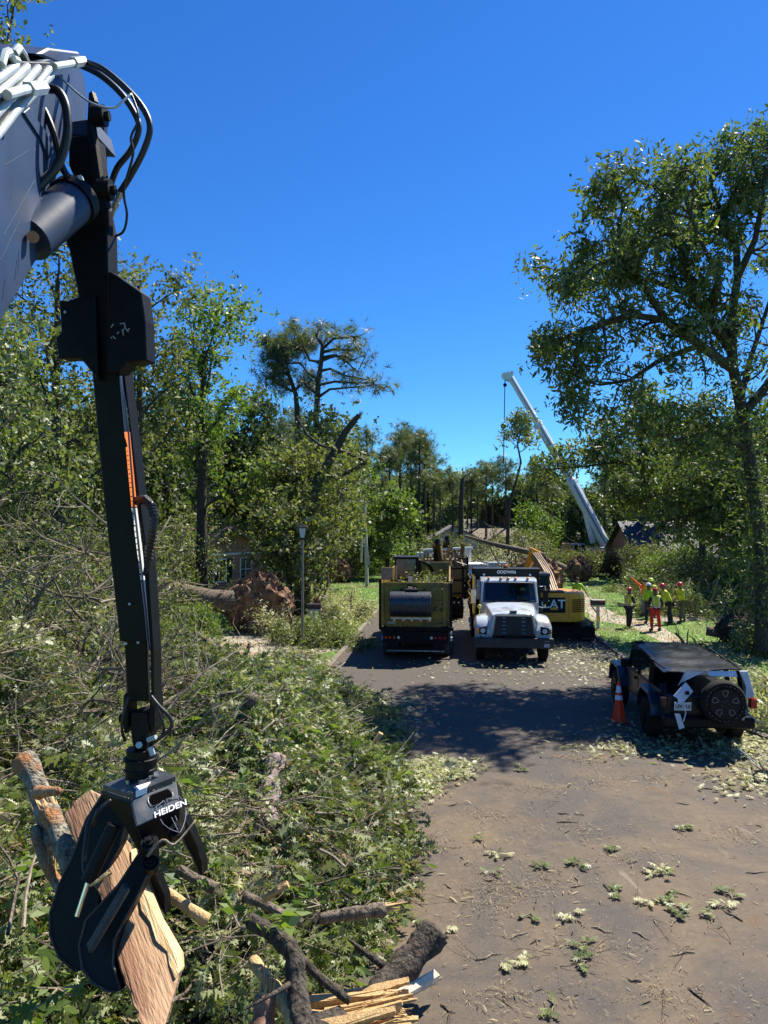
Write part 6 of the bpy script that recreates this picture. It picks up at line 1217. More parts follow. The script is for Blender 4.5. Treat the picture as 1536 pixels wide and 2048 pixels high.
# ---------------------------------------------------------------- root balls and fallen trunks
def root_ball(label, loc, r, m_, seed, trunk=None, tr=.4, squash=(.55, 1, 1), cat='uprooted tree', rz=0.0):
    rg = np.random.default_rng(seed); t = thing('uprooted_tree', label, cat, loc)
    q = MB(); nu, nv = 30, 20; secs = []
    for j in range(nv + 1):
        th = -math.pi / 2 + math.pi * j / nv; ring = []
        for i in range(nu):
            ph = 2 * math.pi * i / nu; x, y, z = math.cos(th) * math.cos(ph), math.cos(th) * math.sin(ph), math.sin(th)
            k = 1 + .12 * math.sin(3 * ph + seed) * math.cos(2 * th) + .08 * math.sin(7 * ph + 5 * th) + .06 * rg.normal() * math.cos(th)
            ring.append((x * k * r * squash[0], y * k * r * squash[1], max(z * k * r * squash[2] + r * .8, -.05)))
        secs.append(ring)
    q.v = [Matrix.Rotation(rz, 3, 'Z') @ Vector(p) for s_ in secs for p in s_]; q.f = [(j * nu + i, j * nu + (i + 1) % nu, (j + 1) * nu + (i + 1) % nu, (j + 1) * nu + i) for j in range(nv) for i in range(nu)]
    q.ob('soil', m_, t, smooth=False)
    q = MB()
    for k in range(95):
        a, b = rg.uniform(0, 6.28), rg.uniform(-.6, 1.4); d = Vector((math.cos(b) * math.cos(a) * squash[0], math.cos(b) * math.sin(a), math.sin(b))); p0 = Matrix.Rotation(rz, 3, 'Z') @ (d * r * .92) + Vector((0, 0, r * .8)); pts = [p0]; dd = (Matrix.Rotation(rz, 3, 'Z') @ d).normalized()
        for s_ in range(4): dd = (dd + Vector(rg.normal(size=3)) * .45 + Vector((0, 0, -.12))).normalized(); pts.append(pts[-1] + dd * r * rg.uniform(.08, .2))
        pts = [Vector((p[0], p[1], max(p[2], .02))) for p in pts]; q.tube(pts, [.035, .028, .02, .014, .008], n=5, cap=False)
    q.ob('roots', BARKD, t)
    if trunk: 
        q = MB(); q.tube(trunk[0], trunk[1], n=14, rough=.06, rng=random.Random(seed)); q.ob('trunk', BARK, t, world=True, smooth='auto')
    return t
a = G(520, 1262)
root_ball('big red-clay root ball of an uprooted tree with its grey trunk lying to the left', (a.x, a.y, 0), 1.25, SOIL, 3, ([P(470, 1205, 30.3), P(420, 1200, 30), P(360, 1186, 29.6), P(260, 1165, 29), P(120, 1130, 28)], [.5, .46, .42, .34, .22]), squash=(1.05, .6, 1.0))
root_ball('round red root ball on the far left lawn beyond the street lamp', (P(680, 1162, 56).x, 56, 0), .9, SOIL, 5, ([P(664, 1145, 56.5), P(640, 1128, 57.5), P(600, 1110, 59)], [.3, .25, .15]), squash=(1, .7, 1))
root_ball('orange root ball with a long fallen trunk across it, behind the white truck', (P(1075, 1180, 44).x, 44, 0), 1.35, SOIL, 6, ([P(1090, 1112, 44.5), P(1040, 1100, 45), P(985, 1088, 46), P(930, 1072, 47)], [.2, .17, .13, .08]), squash=(1.1, .7, 1))
root_ball('bright orange root ball at the far edge of the right lawn', (P(1158, 1160, 57).x, 57, 0), .98, SOIL, 7, ([P(1138, 1140, 57.5), P(1115, 1128, 59)], [.3, .22]), squash=(.95, .7, 1))
a = G(1490, 1286); root_ball('dark low root ball with a cut log near the right edge', (a.x, a.y, 0), .62, SOILD, 8, ([P(1455, 1268, 27.5), P(1412, 1262, 27.8)], [.2, .17]), squash=(1.7, .9, .9))
a = G(575, 1250); limb('roof_board', 'dark slanting board leaning beside the left street lamp', [P(655, 1245, 33), P(630, 1195, 33)], .2, .12, mat('red brown debris', (.2, .07, .05), rough=.9), cat='debris', n=4)

# ---------------------------------------------------------------- standing trees
def tree(label, x, y, H, seed, kind='leaf', lf=LF_B, bark=None, r=None, base=.35, spread=.35, per=26, leaf=.2, cl=.55, keep=1.0, tm=T_DIAM, lean=(0, 0), limbs=9, depth=2, up=.14, cat='tree', name='tree', group=None, z0=0, ang=(30, 65), wob=.2, kids_=4, trunkpts=None, flat=1.0, topr=.3, wobt=.12):
    H = H * .88
    rg = np.random.default_rng(seed); t = thing(name, label, cat, (x, y, z0), group=group); r = r or H * .018; bark = bark or BARKD
    q = MB(); tips = []; pts = []
    if trunkpts: pts = [Vector(p) - Vector((x, y, z0)) for p in trunkpts]; 
    else:
        n = 9; o = Vector((0, 0, 0)); off = Vector((0, 0, 0))
        for i in range(n + 1):
            f = i / n; off += Vector((rg.normal(), rg.normal(), 0)) * wobt * H * .02 * 6 / n; pts.append(Vector((off.x + lean[0] * H * f ** 1.3, off.y + lean[1] * H * f ** 1.3, H * f * .96 - .05)))
    n = len(pts) - 1; rad = [r * (1 - (1 - topr) * i / n) for i in range(n + 1)]; rad[0] *= 1.25; q.tube(pts, rad, n=9, cap=False)
    for k in range(limbs):
        f = base + (1 - base) * (k + rg.uniform(.1, .9)) / limbs; i = min(int(f * n), n - 1); p = pts[i].lerp(pts[i + 1], f * n - i); a = k * 2.4 + rg.uniform(-.5, .5)
        el = R(rg.uniform(5, 35)) if kind == 'pine' else R(rg.uniform(15, 60)) * (.5 + f * .7); d = Vector((math.cos(a) * math.cos(el), math.sin(a) * math.cos(el), math.sin(el)))
        L = H * spread * (1.05 - .5 * f if kind != 'vase' else .5 + .5 * f) * rg.uniform(.7, 1.15)
        grow(q, tips, rg, p, d, L, rad[i] * .5, depth - 1 if kind != 'pine' else 1, wob, up if kind != 'pine' else .05, kids_, 5, 5, ang, .35, .55)
    tips.append(pts[-1]); q.ob('trunk', bark, t, smooth='auto')
    tw = [t_ + Vector((x, y, z0)) for t_ in tips]
    crown('crown', tw, rg, per, cl, leaf, T_NEED if kind == 'pine' else tm, LF_P if kind == 'pine' else lf, t, keep=keep, up=.5 if kind == 'pine' else .35, flat=flat if kind != 'pine' else .45)
    return t
def X(px, Y): return (px - 768) / F * Y
def HZ(py, Y): return CAMH + (1048 - py) / F * Y
# the big tree at the right, limbs traced to its real reach
bt_ = thing('tree', 'large leafy oak at the right edge leaning its crown over the road', 'tree', (X(1522, 24.5), 24.5, 0)); rg = np.random.default_rng(77)
q = MB(); tips = []; D2 = lambda *l: [P(a, b, y) - bt_.location for a, b, y in l]
tr = D2((1530, 1300, 24.5), (1526, 1200, 24.5), (1522, 1080, 24.5), (1505, 960, 24.4), (1490, 860, 24.3), (1478, 790, 24.2), (1465, 730, 24.1)); q.tube(tr, [.32, .25, .22, .2, .19, .18, .16], n=12, rough=.05, rng=random.Random(2))
LM = [(((1465, 730, 24.1), (1462, 640, 24), (1475, 555, 24), (1472, 480, 24.3), (1440, 420, 24.5), (1420, 360, 24.6)), .17), (((1475, 555, 24), (1510, 480, 23.5), (1525, 400, 23), (1530, 330, 22.8)), .12),
      (((1463, 700, 24.1), (1420, 640, 23.5), (1385, 590, 23), (1370, 520, 22.6), (1340, 440, 22.4), (1320, 380, 22.4)), .17), (((1468, 740, 24), (1400, 690, 23.2), (1330, 640, 22.6), (1260, 630, 22), (1170, 660, 21.6), (1085, 690, 21.4)), .16),
      (((1400, 690, 23.2), (1320, 720, 23), (1260, 760, 22.6), (1200, 770, 22.4)), .1), (((1330, 640, 22.6), (1280, 560, 22), (1240, 520, 21.8), (1235, 460, 21.8)), .11), (((1472, 480, 24.3), (1400, 450, 25), (1330, 470, 25.6), (1270, 480, 26)), .1),
      (((1385, 590, 23), (1300, 560, 24), (1220, 570, 24.6), (1170, 560, 25)), .1), (((1485, 830, 24.2), (1560, 740, 24), (1620, 640, 24), (1650, 500, 24)), .16), (((1480, 800, 24.2), (1500, 720, 26), (1540, 600, 27), (1560, 480, 27.5)), .12),
      (((1495, 900, 24.3), (1420, 860, 23.5), (1350, 880, 23), (1290, 860, 22.6)), .09), (((1420, 640, 23.5), (1440, 560, 22), (1400, 480, 21), (1370, 400, 20.6)), .1), (((1320, 380, 22.4), (1270, 360, 22), (1230, 400, 22)), .06), (((1420, 360, 24.6), (1480, 310, 24.6), (1520, 290, 24)), .08), (((1170, 660, 21.6), (1150, 720, 21.6), (1160, 780, 21.8)), .06), (((1240, 520, 21.8), (1190, 530, 21.5), (1160, 560, 21.4)), .05)]
for pl, r0 in LM:
    pl = D2(*pl); m_ = len(pl); q.tube(pl, [r0 * (1 - .65 * i / (m_ - 1)) for i in range(m_)], n=8, cap=False)
    for i in range(1, m_):
        d = (pl[i] - pl[i - 1]).normalized()
        for k in range(4):
            p = pl[i - 1].lerp(pl[i], rg.uniform(.1, 1)); dd = (d + Vector(rg.normal(size=3)) * .9 + Vector((0, 0, .1))).normalized(); grow(q, tips, rg, p, dd, rg.uniform(.7, 1.5), r0 * .35, 1, .3, .03, 3, 4, 5, (25, 60), .3, .6)
    tips.append(pl[-1])
q.ob('trunk', BARKD, bt_, smooth='auto'); tw = [t_ + bt_.location for t_ in tips]
# sprigs hang as tufts of long leaves
T = np.array([list(t_) for t_ in tw]); T = T[rg.random(len(T)) < .41]; T = T[(rg.random(len(T)) < .4) | (T[:, 0] < X(1400, 1) * T[:, 1]) | (T[:, 2] > 14.5)]; cl = (T[:, None, :] + rg.normal(size=(len(T), 5, 3)) * .24).reshape(-1, 3)
LF_BIG = leafmat('big oak leaves', (.03, .055, .015), (.15, .185, .05), (.2, .24, .11), .45, rough=.5)
vn = np.array([list(tr[0].lerp(tr[5], rg.random()) + bt_.location + Vector(rg.normal(size=3)) * .35) for _ in range(420)]); vn = vn[vn[:, 2] > 1.2]; sprays('trunk_shoots', vn, rg, 8, .15, T_LONG, LF_BIG, bt_, .4, .3, .8)
sprays('crown', cl, rg, 9, .19, T_LONG, LF_BIG, bt_, .45, .4, .6)
# standing broadleaf trees, left side
tree('very tall thin tree whose sparse top shows above the loader arm', X(-40, 27), 27, HZ(20, 27) * 1.13, 11, lf=LF_B, r=.36, base=.5, spread=.2, per=34, leaf=.2, cl=.5, limbs=12, lean=(.03, 0), keep=.62)
tree('tall tree with dense olive leaves just left of the loader stick', X(110, 29), 29, HZ(500, 29) * 1.1, 12, lf=LF_B, r=.3, spread=.3, base=.3, per=46, leaf=.19, cl=.6, limbs=11)
tree('broad green tree at the far left edge below the boom', X(-20, 24), 24, HZ(600, 24), 13, lf=LF_A, r=.3, spread=.34, base=.25, per=46, leaf=.18, cl=.6, limbs=11)
tree('green tree rising just right of the loader stick', X(275, 31), 31, HZ(515, 31) * 1.1, 14, lf=LF_B, r=.24, spread=.23, base=.45, per=40, leaf=.2, cl=.5, limbs=10)
tree('vase shaped tree with round leaf clumps against the sky, left of the tall pines', X(405, 36), 36, HZ(600, 36), 15, kind='vase', lf=LF_C, r=.34, spread=.27, base=.38, per=46, leaf=.22, cl=.55, limbs=12, ang=(20, 45))
tree('dark crowned tree behind the vase shaped tree', X(330, 46), 46, HZ(760, 46), 16, lf=LF_D, r=.3, spread=.36, base=.2, per=56, leaf=.28, cl=.9, limbs=12)
tree('dense dark round tree left of the twin pines', X(490, 64), 64, HZ(800, 64), 17, lf=LF_D, r=.35, spread=.38, base=.2, per=60, leaf=.32, cl=1.0, limbs=12)
tree('green leafy tree at the foot of the tall pines', X(650, 50), 50, HZ(800, 50), 18, lf=LF_A, r=.3, spread=.27, base=.25, per=50, leaf=.28, cl=.8, limbs=10)
tree('low olive tree beside the leaning broken trunk', X(600, 38), 38, HZ(880, 38), 19, lf=LF_B, r=.25, spread=.3, base=.42, per=50, leaf=.22, cl=.7, limbs=11)
tree('olive tree in front of the brick house chimney', X(230, 38), 38, HZ(880, 38), 20, lf=LF_B, r=.25, spread=.45, base=.15, per=52, leaf=.22, cl=.8, limbs=11)
tree('grey-green tree low at the far left edge', X(20, 33), 33, HZ(800, 33), 22, lf=LF_B, r=.25, spread=.42, base=.2, per=52, leaf=.22, cl=.8, limbs=11)
tree('bright leafy tree near the pale utility pole', X(700, 62), 62, HZ(930, 62), 23, lf=LF_C, r=.25, spread=.42, base=.1, per=50, leaf=.28, cl=.8, limbs=10)
tree('small bright tree right of the utility pole', X(775, 60), 60, HZ(985, 60), 24, lf=LF_C, r=.2, spread=.45, base=.1, per=44, leaf=.3, cl=.7, limbs=9)
tree('leafy thicket tree behind the street lamp', X(578, 34), 34, HZ(1010, 34), 25, lf=LF_B, r=.2, spread=.42, base=.3, per=44, leaf=.2, cl=.7, limbs=10)
tree('slim tree with a small tilted crown, left of the crane boom', X(1022, 62), 62, HZ(835, 62), 26, lf=LF_A, r=.15, spread=.2, base=.7, per=26, leaf=.24, cl=.45, limbs=8, keep=.8, trunkpts=[(X(1012, 62), 62, 0), P(1018, 1010, 62), P(1030, 970, 62), P(1042, 925, 62), P(1035, 890, 62), P(1045, 850, 62)])
# twin tall pines with crooked limbs
def pine_limbs(label, base, trunk, limbs, Y, seed, r=.26, per=3, cl=.3, size=.42, cat='pine tree'):
    rg = np.random.default_rng(seed); b = Vector((X(base, Y), Y, 0)); t = thing('pine_tree', label, cat, tuple(b)); q = MB(); tips = []
    pl = [b - b] + [P(a, c, Y) - b for a, c in trunk]; q.tube(pl, [r * (1 - .6 * i / (len(pl) - 1)) for i in range(len(pl))], n=9, cap=False)
    for k, L in enumerate(limbs):
        dy = rg.uniform(-1.2, 1.2); m_ = len(L); ps = [P(a, c, Y) - b + Vector((0, dy * i / (m_ - 1), 0)) for i, (a, c) in enumerate(L)]; q.tube(ps, [.11 * (1 - .7 * i / (m_ - 1)) for i in range(m_)], n=6, cap=False)
        for i in range(1, m_):
            for j in range(4): p = ps[i - 1].lerp(ps[i], rg.uniform(.3, 1)); grow(q, tips, rg, p, (ps[i] - ps[i - 1]).normalized() + Vector(rg.normal(size=3)) * .8 + Vector((0, 0, .25)), rg.uniform(.5, 1.1), .03, 0, .25, .08, 0, 3, 4) if i > m_ // 2 - 1 else None
    q.ob('trunk', BARKD, t, smooth='auto'); crown('crown', [t_ + b for t_ in tips], rg, per, cl, size, T_NEED, LF_P, t, up=.6, flat=.5); return t
pine_limbs('tall pine with bare crooked limbs swept to the right, tallest of the middle pines', 634, [(634, 1000), (632, 850), (637, 760), (643, 720), (645, 690), (640, 680)],
           [[(645, 690), (655, 670), (668, 662), (680, 668)], [(643, 688), (632, 672), (640, 660)], [(645, 705), (670, 697), (700, 698), (715, 692)], [(645, 715), (672, 710), (695, 725), (715, 745), (730, 715)], [(643, 725), (620, 722), (610, 700), (590, 690), (570, 700)], [(641, 742), (660, 738), (690, 752), (740, 762), (758, 778)],
            [(637, 760), (615, 745), (600, 725), (570, 725), (545, 735)], [(636, 795), (660, 780), (700, 778), (745, 775)], [(645, 698), (668, 680), (700, 680), (722, 680)], [(636, 790), (610, 770), (625, 760)], [(636, 770), (670, 764), (715, 768), (750, 768)], [(642, 722), (668, 715), (690, 720), (712, 730)]], 50, 41)
pine_limbs('tall pine with a fuller crown, just left of the crooked pine', 597, [(597, 1000), (596, 850), (592, 790), (580, 755), (575, 740)],
           [[(590, 780), (605, 765), (620, 765)], [(580, 755), (560, 735), (535, 742)], [(576, 742), (570, 715), (580, 700), (600, 690)], [(576, 742), (555, 720), (535, 715)], [(592, 785), (560, 772), (545, 760)], [(578, 720), (560, 700), (570, 680)], [(580, 700), (600, 680), (590, 665)], [(570, 715), (545, 700), (535, 690)], [(580, 700), (605, 690), (615, 675)]], 50.8, 42, per=6)
# broken leaning trunk
bl = thing('broken_tree', 'dark broken trunk leaning right with a snapped side branch and no top', 'tree', (X(604, 36), 36, 0)); q = MB(); D3 = lambda *l: [P(a, b, 36) - bl.location for a, b in l]
q.tube([Vector((0, 0, 0))] + D3((606, 1100), (612, 1040), (628, 990), (640, 950)), [.42, .38, .34, .3, .26], n=10); q.tube(D3((640, 955), (672, 900), (690, 865), (718, 830)), [.24, .2, .17, .12], n=9); q.tube(D3((642, 958), (680, 950), (705, 940), (734, 924)), [.14, .12, .11, .1], n=8); q.tube(D3((734, 924), (700, 908), (668, 898), (640, 890), (615, 870), (592, 832)), [.1, .09, .08, .07, .06, .05], n=7); q.tube(D3((600, 1090), (597, 1060), (596, 1010)), [.06, .05, .04], n=6); q.ob('trunk', BARKD, bl, smooth='auto')
q = MB(); r_ = random.Random(1); e = P(718, 830, 36) - bl.location
for k in range(12): q.bar(e + Vector((r_.uniform(-.08, .08), r_.uniform(-.08, .08), -.05)), e + Vector((r_.uniform(0, .25), r_.uniform(-.1, .1), r_.uniform(.05, .35))), .05, .03, w2=.005, h2=.005)
q.ob('splintered_top', TWIG, bl)
tips = [P(r_.uniform(560, 730), r_.uniform(900, 1080), 36 + r_.uniform(-2, 2)) for _ in range(70)]; crown('vine_leaves', tips, np.random.default_rng(3), 40, .5, .2, T_DIAM, LF_B, bl)
sn = thing('dead_tree', 'bare snapped snag standing before the white gabled house', 'dead tree', (X(922, 66), 66, 0)); q = MB(); q.tube([Vector((0, 0, 0))] + [P(a, b, 66) - sn.location for a, b in ((922, 1090), (922, 1010), (925, 960), (929, 952))], [.3, .25, .22, .19, .04], n=9); q.tube([P(a, b, 66) - sn.location for a, b in ((924, 1013), (905, 1018), (880, 1022))], [.14, .1, .05], n=6); q.ob('trunk', BARKD, sn, smooth='auto')
# trunks with lower leaves at the right lawn
for (px, Y, top, lab, s) in ((1285, 60, 720, 'straight tall pine trunk on the right lawn, leaves hanging round it', 51), (1326, 60, 800, 'second straight trunk, just right of the first on the lawn', 52)):
    tree(lab, X(px, Y), Y, HZ(top, Y), s, lf=LF_BIG, r=.42, base=.42, spread=.15, per=26, leaf=.3, cl=.6, limbs=9, bark=BARKD, topr=.5, wobt=.02)
tree('pale airy tree behind the right oak trunk', X(1405, 44), 44, HZ(810, 44), 54, lf=LF_B, r=.25, base=.3, spread=.25, per=44, leaf=.24, cl=.7, limbs=10)
tree('leafy tree at the right edge behind the porch house', X(1530, 40), 40, HZ(840, 40), 55, lf=LF_D, r=.3, base=.25, spread=.4, per=46, leaf=.24, cl=.8, limbs=12)
tree('dark cedar-like tree beside the crane cab', X(1165, 84), 84, HZ(1000, 84), 56, lf=LF_D, r=.3, base=.05, spread=.5, per=50, leaf=.34, cl=.9, limbs=14)
tree('bushy bright tree left of the cream house', X(1065, 80), 80, HZ(1030, 80), 57, lf=LF_C, r=.2, base=.05, spread=.55, per=44, leaf=.32, cl=.7, limbs=10)
dr_ = thing('tree', 'tree at the right whose low dark boughs droop across the lower crane boom', 'tree', (X(1508, 29), 29, 0)); q = MB(); rg = np.random.default_rng(9); tips = []
tk = [P(a, b, 29) - dr_.location for a, b in ((1508, 1270), (1500, 1150), (1490, 1050), (1480, 960), (1475, 900), (1470, 840), (1480, 780))]; q.tube(tk, [.3, .26, .24, .22, .18, .12, .06], n=9, cap=False)
for pl in (((1478, 940, 29), (1400, 905, 29.5), (1330, 915, 30), (1230, 925, 30.5), (1150, 935, 31), (1080, 940, 31.2)), ((1485, 990, 29), (1400, 965, 29.6), (1330, 985, 30), (1280, 1000, 30.5), (1250, 1005, 31)), ((1476, 900, 29), (1400, 870, 29.6), (1330, 855, 30), (1240, 870, 30.5), (1190, 890, 31)), ((1488, 1030, 29), (1430, 1010, 28.6), (1380, 1030, 28.4), (1330, 1045, 28.2)),
           ((1474, 880, 29), (1500, 850, 28), (1540, 860, 27.5)), ((1480, 950, 29), (1440, 940, 28), (1410, 960, 27.6), (1360, 950, 27.4)), ((1474, 870, 29), (1420, 830, 30), (1350, 810, 31), (1290, 820, 31.4)), ((1486, 1010, 29), (1510, 1000, 28), (1550, 1020, 27.5)), ((1482, 970, 29), (1450, 1000, 27.8), (1470, 1060, 27.4), (1500, 1110, 27.2))):
    ps = [P(*p_) - dr_.location for p_ in pl]; m_ = len(ps); q.tube(ps, [.09 * (1 - .7 * i / (m_ - 1)) for i in range(m_)], n=6, cap=False)
    for i in range(1, m_):
        for k in range(6): grow(q, tips, rg, ps[i - 1].lerp(ps[i], rg.uniform(0, 1)), (ps[i] - ps[i - 1]).normalized() + Vector(rg.normal(size=3)) * .8, rg.uniform(.6, 1.2), .03, 1, .25, -.02, 3, 3, 4)
q.ob('trunk', BARKD, dr_, smooth='auto'); crown('crown', [t_ + dr_.location for t_ in tips], rg, 17, .28, .21, T_LONG, LF_BIG, dr_, keep=.75, droop=.3)
# far pines: a few built, the rest copied
protos = []
for k in range(4):
    Hh = 15; rg = np.random.default_rng(200 + k)
    protos.append(tree('x', 0, 0, Hh, 200 + k, kind='pine', r=.2, base=.62 + .05 * k, spread=.13, per=4, leaf=.42, cl=.36, limbs=11, topr=.35, name='pine_tree', cat='pine tree', kids_=4, wobt=.05))
bproto = []
for k in range(4):
    bproto.append(tree('x', 0, 0, 9, 300 + k, lf=(LF_D, LF_B, LF_A, LF_D)[k], r=.2, base=.12, spread=.42, per=44, leaf=.36, cl=.75, limbs=12, name='tree', cat='tree'))
used = set()
def put(pr, lab, x, y, H0, H, grp, seed, cat):
    o = pr if pr not in used else copy_tree(pr); used.add(pr); o.location = (x, y, 0); s = H / H0; o.scale = (s * (.9 + .2 * ((seed * 37) % 10) / 10), s, s); o.rotation_euler = (0, 0, seed * 1.7); tag(o, lab, cat, grp); return o
pines = [(838, 74, 846, 'slender pine with a ragged crown in the middle of the skyline'), (868, 84, 895, 'slim pine stepping down from the middle cluster'), (905, 84, 938, 'bare stemmed pine left of the snag'), (943, 86, 930, 'thin pine right behind the snag'), (972, 88, 915, 'slim pine over the roof of the garage'), (1012, 90, 905, 'tall pine behind the slim leafy tree'), (1095, 90, 930, 'pine half crossed by the crane boom'), (780, 74, 880, 'leftmost slender pine of the middle cluster'), (733, 76, 838, 'pine with a wide flat crown right of the twin pines'), (700, 74, 862, 'pine half behind the flat crowned pine'), (800, 78, 850, 'left pine of the cluster in the middle of the skyline'), (822, 82, 842, 'tallest pine of the cluster in the middle of the skyline'), (850, 80, 862, 'right pine of the cluster in the middle of the skyline'), (880, 92, 935, 'low pine right of the middle cluster'), (955, 90, 925, 'pine with a domed crown above the white house'), (985, 95, 915, 'airy pine above the brown garage'), (1075, 96, 912, 'flat topped pine just left of the crane boom'), (1108, 88, 965, 'pine showing through the crane gap'), (935, 98, 945, 'small dark pine left of the domed pine'), (1150, 92, 960, 'pine right of the crane boom foot'), (600, 70, 800, 'pine with a brownish crown behind the twin pines'), (560, 66, 830, 'dark pine left behind the twin pines'), (1210, 78, 900, 'pine trunk seen through the right hand leaves'), (1250, 84, 880, 'pine behind the straight lawn trunks'), (765, 88, 900, 'thin pine between the flat crown and the middle cluster')]
for i, (px, Y, top, lab) in enumerate(pines): put(protos[i % 4], lab, X(px, Y), Y, 13.6, HZ(top, Y), 'pines along the skyline', i + 1, 'pine tree')
rg = random.Random(8); i = 0
for Y in (100, 112, 126):
    px = -250 + rg.uniform(0, 30)
    while px < 1800:
        top = 985 + rg.uniform(-40, 35) if 720 < px < 1260 else 925 + rg.uniform(-60, 40)
        put(bproto[i % 4], 'leafy tree of the distant row closing the view behind the houses', X(px, Y), Y + rg.uniform(-4, 4), 7.9, HZ(top, Y) * .86, 'distant row of trees behind the houses', i + 3, 'tree'); i += 1; px += rg.uniform(55, 85)
MID = ((640, 66, 905), (585, 60, 915), (900, 96, 1000), (1000, 100, 990), (1050, 98, 985), (1130, 96, 990), (1200, 100, 980), (1250, 92, 985), (1300, 72, 960), (1370, 70, 940), (1440, 66, 930), (1510, 60, 920), (450, 62, 890), (380, 58, 880), (120, 50, 800), (0, 48, 760), (-60, 40, 760), (200, 52, 820), (1560, 50, 900), (870, 104, 990), (720, 72, 985))
for k, (px, Y, top) in enumerate(MID):
    put(bproto[k % 4], 'middle distance leafy tree, ' + ORD[sorted(MID, key=lambda p_: p_[0]).index((px, Y, top))].replace('nearest', 'first') + ' from the left between the pines and houses', X(px, Y), Y, 7.9, HZ(top, Y) * .86, 'middle distance trees between the houses', k + 20, 'tree')

# ---------------------------------------------------------------- fallen crowns, hedges and bushes
def fallen(label, x, y, rx, ry, h, seed, lf, n=5200, leaf=.16, tm=T_LONG, name='fallen_tree', cat='fallen tree', trunk=None, wood=26, z0=0.0, core=True):
    rg = np.random.default_rng(seed); t = thing(name, label, cat, (x, y, z0)); q = MB(); tips = []
    for k in range(wood):
        a = rg.uniform(0, 6.28); p = Vector((rg.uniform(-.5, .5) * rx, rg.uniform(-.5, .5) * ry, rg.uniform(.1, .5) * h)); d = Vector((math.cos(a), math.sin(a) * .8, rg.uniform(.1, 1.1)))
        grow(q, tips, rg, p, d, (rx + h) * .42 * rg.uniform(.7, 1.2), .05 + .03 * rg.random(), 1, .2, .0, 4, 5, 5, (20, 55), .25, .6)
    if trunk: q.tube([Vector(p) - t.location for p in trunk[0]], trunk[1], n=12, rough=.05, rng=random.Random(seed))
    q.v = [(a, b, max(c, .03)) for a, b, c in q.v]; q.ob('branches', BARK if seed % 2 else TWIG, t, smooth='auto')
    tp = np.array([list(t_) for t_ in tips]); tp = tp[(np.abs(tp[:, 0]) < rx * 1.25) & (tp[:, 2] < h * 1.25)]
    m_ = int(n * 1.5) // 7; leaf *= .82; c = tp[rg.integers(0, len(tp), m_)] + rg.normal(size=(m_, 3)) * .16 * h ** .5; e = rg.normal(size=(m_ // 2, 3)); e /= np.linalg.norm(e, axis=1, keepdims=True); e *= (rg.random((m_ // 2, 1)) ** .4); e[:, 2] = np.abs(e[:, 2]); e *= np.array([rx, ry, h]) * .95
    c = np.concatenate([c, e]); c[:, 2] = np.clip(c[:, 2], .08, None); sprays('foliage', c + np.array([x, y, z0]), rg, 7, leaf, tm, lf, t, .4, .3, .75); return t
fallen('tangle of fallen branches with pale leaves at the left edge behind the pile', -6.6, 14.5, 2.6, 2.8, 2.4, 401, LF_B, 5000, .13, wood=44)
fallen('fallen crown with curved bare limbs left of the loader stick', -7.9, 18.5, 2.3, 2.6, 2.9, 402, LF_A, 5200, .14, wood=44)
fallen('fallen crown at the far left edge, higher than its neighbours', -11.0, 19, 3.2, 3.2, 4.0, 403, LF_B, 6000, .15, wood=40)
fallen('large fallen crown right behind the loader stick', -10.4, 25.5, 3.0, 3, 4.4, 404, LF_B, 7000, .16, wood=40)
fallen('dense leafy fallen crown above the brick house', -11.5, 37, 3.0, 3, 4.4, 405, LF_A, 6500, .18)
fallen('tall fallen crown heaped behind the far left trees', -15.5, 28, 4, 4, 6.0, 406, LF_B, 8500, .18)
fallen('low leafy debris spread between the root ball and the lamp', -3.2, 27.6, 1.5, 1.0, .55, 407, LF_A, 2000, .14, wood=10)
fallen('broken leafy boughs draped in front of the big root ball', -4.3, 29.2, .8, .5, 1.0, 408, LF_W, 500, .14, wood=8)
fallen('leafy debris along the left kerb below the mailbox', -1.9, 27.5, 1.3, 2.6, .7, 409, LF_A, 3200, .13, wood=10)
fallen('torn leaves heaped at the kerb beside the yellow truck', -1.7, 33.5, 1.2, 3.2, .8, 410, LF_W, 3000, .14, wood=10)
fallen('small bright green shrub left of the blue sign', -7.2, 26.5, 1.0, .9, 1.3, 411, LF_C, 3200, .13, wood=6, name='shrub', cat='shrub')
fallen('bare fallen branches on the far left lawn beside the queue', -3.4, 40, 2.6, 2, .7, 412, LF_W, 1100, .14, wood=16)
fallen('green mass of a fallen crown under the utility pole', -4.6, 61, 3.2, 2.5, 3.2, 413, LF_A, 6500, .2)
fallen('fallen crown behind the left lawn root ball', -6.8, 58, 3.4, 2.5, 3.6, 414, LF_B, 6500, .22)
fallen('leafy fallen crown left of the pickup', -.8, 66, 3.0, 2.5, 4.2, 415, LF_C, 6500, .24)
fallen('bare brown branches of the fallen tree behind the white truck', 7.6, 47.5, 3.0, 2, 3.0, 416, LF_W, 1600, .16, wood=34)
fallen('olive fallen crown heaped before the white gabled house', 5.6, 62, 3.4, 2.4, 2.9, 417, LF_B, 4500, .2, wood=30)
fallen('fallen crown in front of the garage', 12.6, 68, 3.4, 2.4, 3.0, 418, LF_B, 5500, .22)
fallen('low fallen boughs at the far end of the right lawn', 17.8, 62.5, 5, 1.5, 1.6, 419, LF_B, 6500, .2, wood=30)
fallen('fallen boughs with dark leaves right behind the workers', 18.2, 46, 3.4, 2.4, 1.7, 420, LF_A, 7000, .18)
fallen('wide heap of dark leafy boughs on the lawn before the porch house', 19.5, 41, 3.6, 3.2, 2.3, 421, LF_D, 8000, .18)
fallen('leafy debris spreading right of the workers towards the oak', 15.0, 36.5, 3.0, 2.6, 1.0, 422, LF_A, 6500, .15)
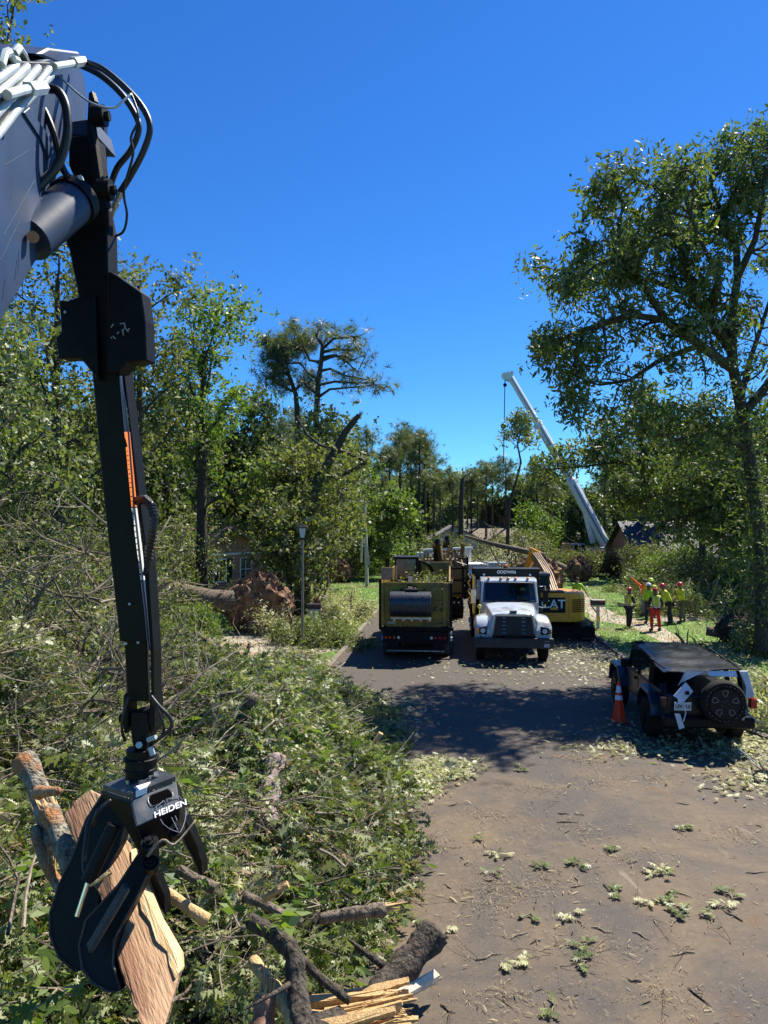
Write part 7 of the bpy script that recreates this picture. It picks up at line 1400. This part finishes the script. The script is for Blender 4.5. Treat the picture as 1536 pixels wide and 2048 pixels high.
fallen('leafy bush in front of the blue roofed brick house', 19.2, 51.5, 2.2, 1.5, 3.0, 431, LF_B, 6000, .2, wood=14, name='shrub', cat='shrub')
fallen('bright bush beside the porch columns', 18.6, 47, 1.6, 1.5, 3.0, 423, LF_C, 4800, .18, wood=10, name='shrub', cat='shrub')
fallen('clipped dark hedge end with a lit top at the right', 19.0, 37.5, 2.2, 1.1, 1.6, 424, LF_C, 4200, .14, wood=8, name='hedge', cat='hedge')
fallen('torn boughs around the dark root ball at the right edge', 13.0, 25.4, 1.6, 1.2, .7, 425, LF_A, 3200, .13, wood=10)
fallen('leafy heap right of the crushed car', 9.3, 17.0, 1.7, 2.2, .55, 426, LF_W, 4200, .12, wood=12)
fallen('thin scattered brush behind the crushed car', 9.0, 21.3, 2.4, .9, .35, 427, LF_W, 2600, .12, wood=10)
fallen('bare pale sticks at the right edge of the road near the camera', 7.15, 12.4, .7, .8, .35, 428, LF_W, 160, .1, wood=14)
# big bare limbs of the storm-felled trees, each a thing of its own
bl_protos = []
for k in range(6):
    q = MB(); t_ = []; grow(q, t_, np.random.default_rng(70 + k), (0, 0, 0), (1, 0, .3), 2.9, .045, 2, wob=.2, up=.02, kids_=3, n=7, sides=6, ang=(20, 55), ratio=.6, minr=.006); bl_protos.append(q.ob('bare_limb', TWIG if k % 2 else BARK))
rg = random.Random(17)
for i in range(58):
    px, py = rg.uniform(-30, 520), rg.uniform(1000, 1400); Yd = float(np.interp(py, [1000, 1400], [21, 11.5])) + rg.uniform(-1.5, 1.0); c_ = P(px, py, Yd)
    if px > 290: c_ = P(px - 110, rg.uniform(1360, 1460), rg.uniform(11, 14))
    c_.z = max(c_.z, .4); o = bl_protos[i % 6] if i < 6 else bl_protos[i % 6].copy()
    if i >= 6: COL.objects.link(o)
    a = rg.gauss(.5, .8) + (math.pi if rg.random() < .35 else 0); s_ = rg.uniform(.45, 1.05) * (.6 if px > 290 else 1); t2 = rg.uniform(-.15, .9); o.scale = (s_, s_, s_); o.rotation_euler = (rg.uniform(-3, 3), -t2, a); o.location = c_ - Vector((math.cos(a) * 1.2 * s_, math.sin(a) * 1.2 * s_, .6 * s_)); tag(o, 'bare curved limb thrusting out of the felled tree crowns at the left', 'branch', 'bare limbs in the felled trees at the left')
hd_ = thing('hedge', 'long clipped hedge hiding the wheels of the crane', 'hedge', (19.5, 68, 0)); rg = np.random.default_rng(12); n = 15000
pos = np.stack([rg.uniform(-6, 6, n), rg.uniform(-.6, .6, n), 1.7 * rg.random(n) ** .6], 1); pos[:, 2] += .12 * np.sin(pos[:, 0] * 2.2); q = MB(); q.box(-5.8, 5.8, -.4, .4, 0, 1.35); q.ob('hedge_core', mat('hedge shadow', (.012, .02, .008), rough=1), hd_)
leaves('foliage', pos + np.array([19.5, 68, 0]), rvec(rg, n, .3), rvec(rg, n, .6), rg.uniform(.1, .22, n), T_DIAM, LF_A, hd_)
# wires hanging near the far pole
q = MB(); q.tube([P(1480, 1500, 13.6), P(1505, 1520, 13.3), P(1530, 1545, 13.0), P(1545, 1530, 13), P(1530, 1520, 13.1), P(1522, 1535, 13.0), P(1545, 1560, 12.8)], .012, n=5); tag(q.ob('cable', ZINC), 'loose white cable coiled at the right edge of the road', 'cable')
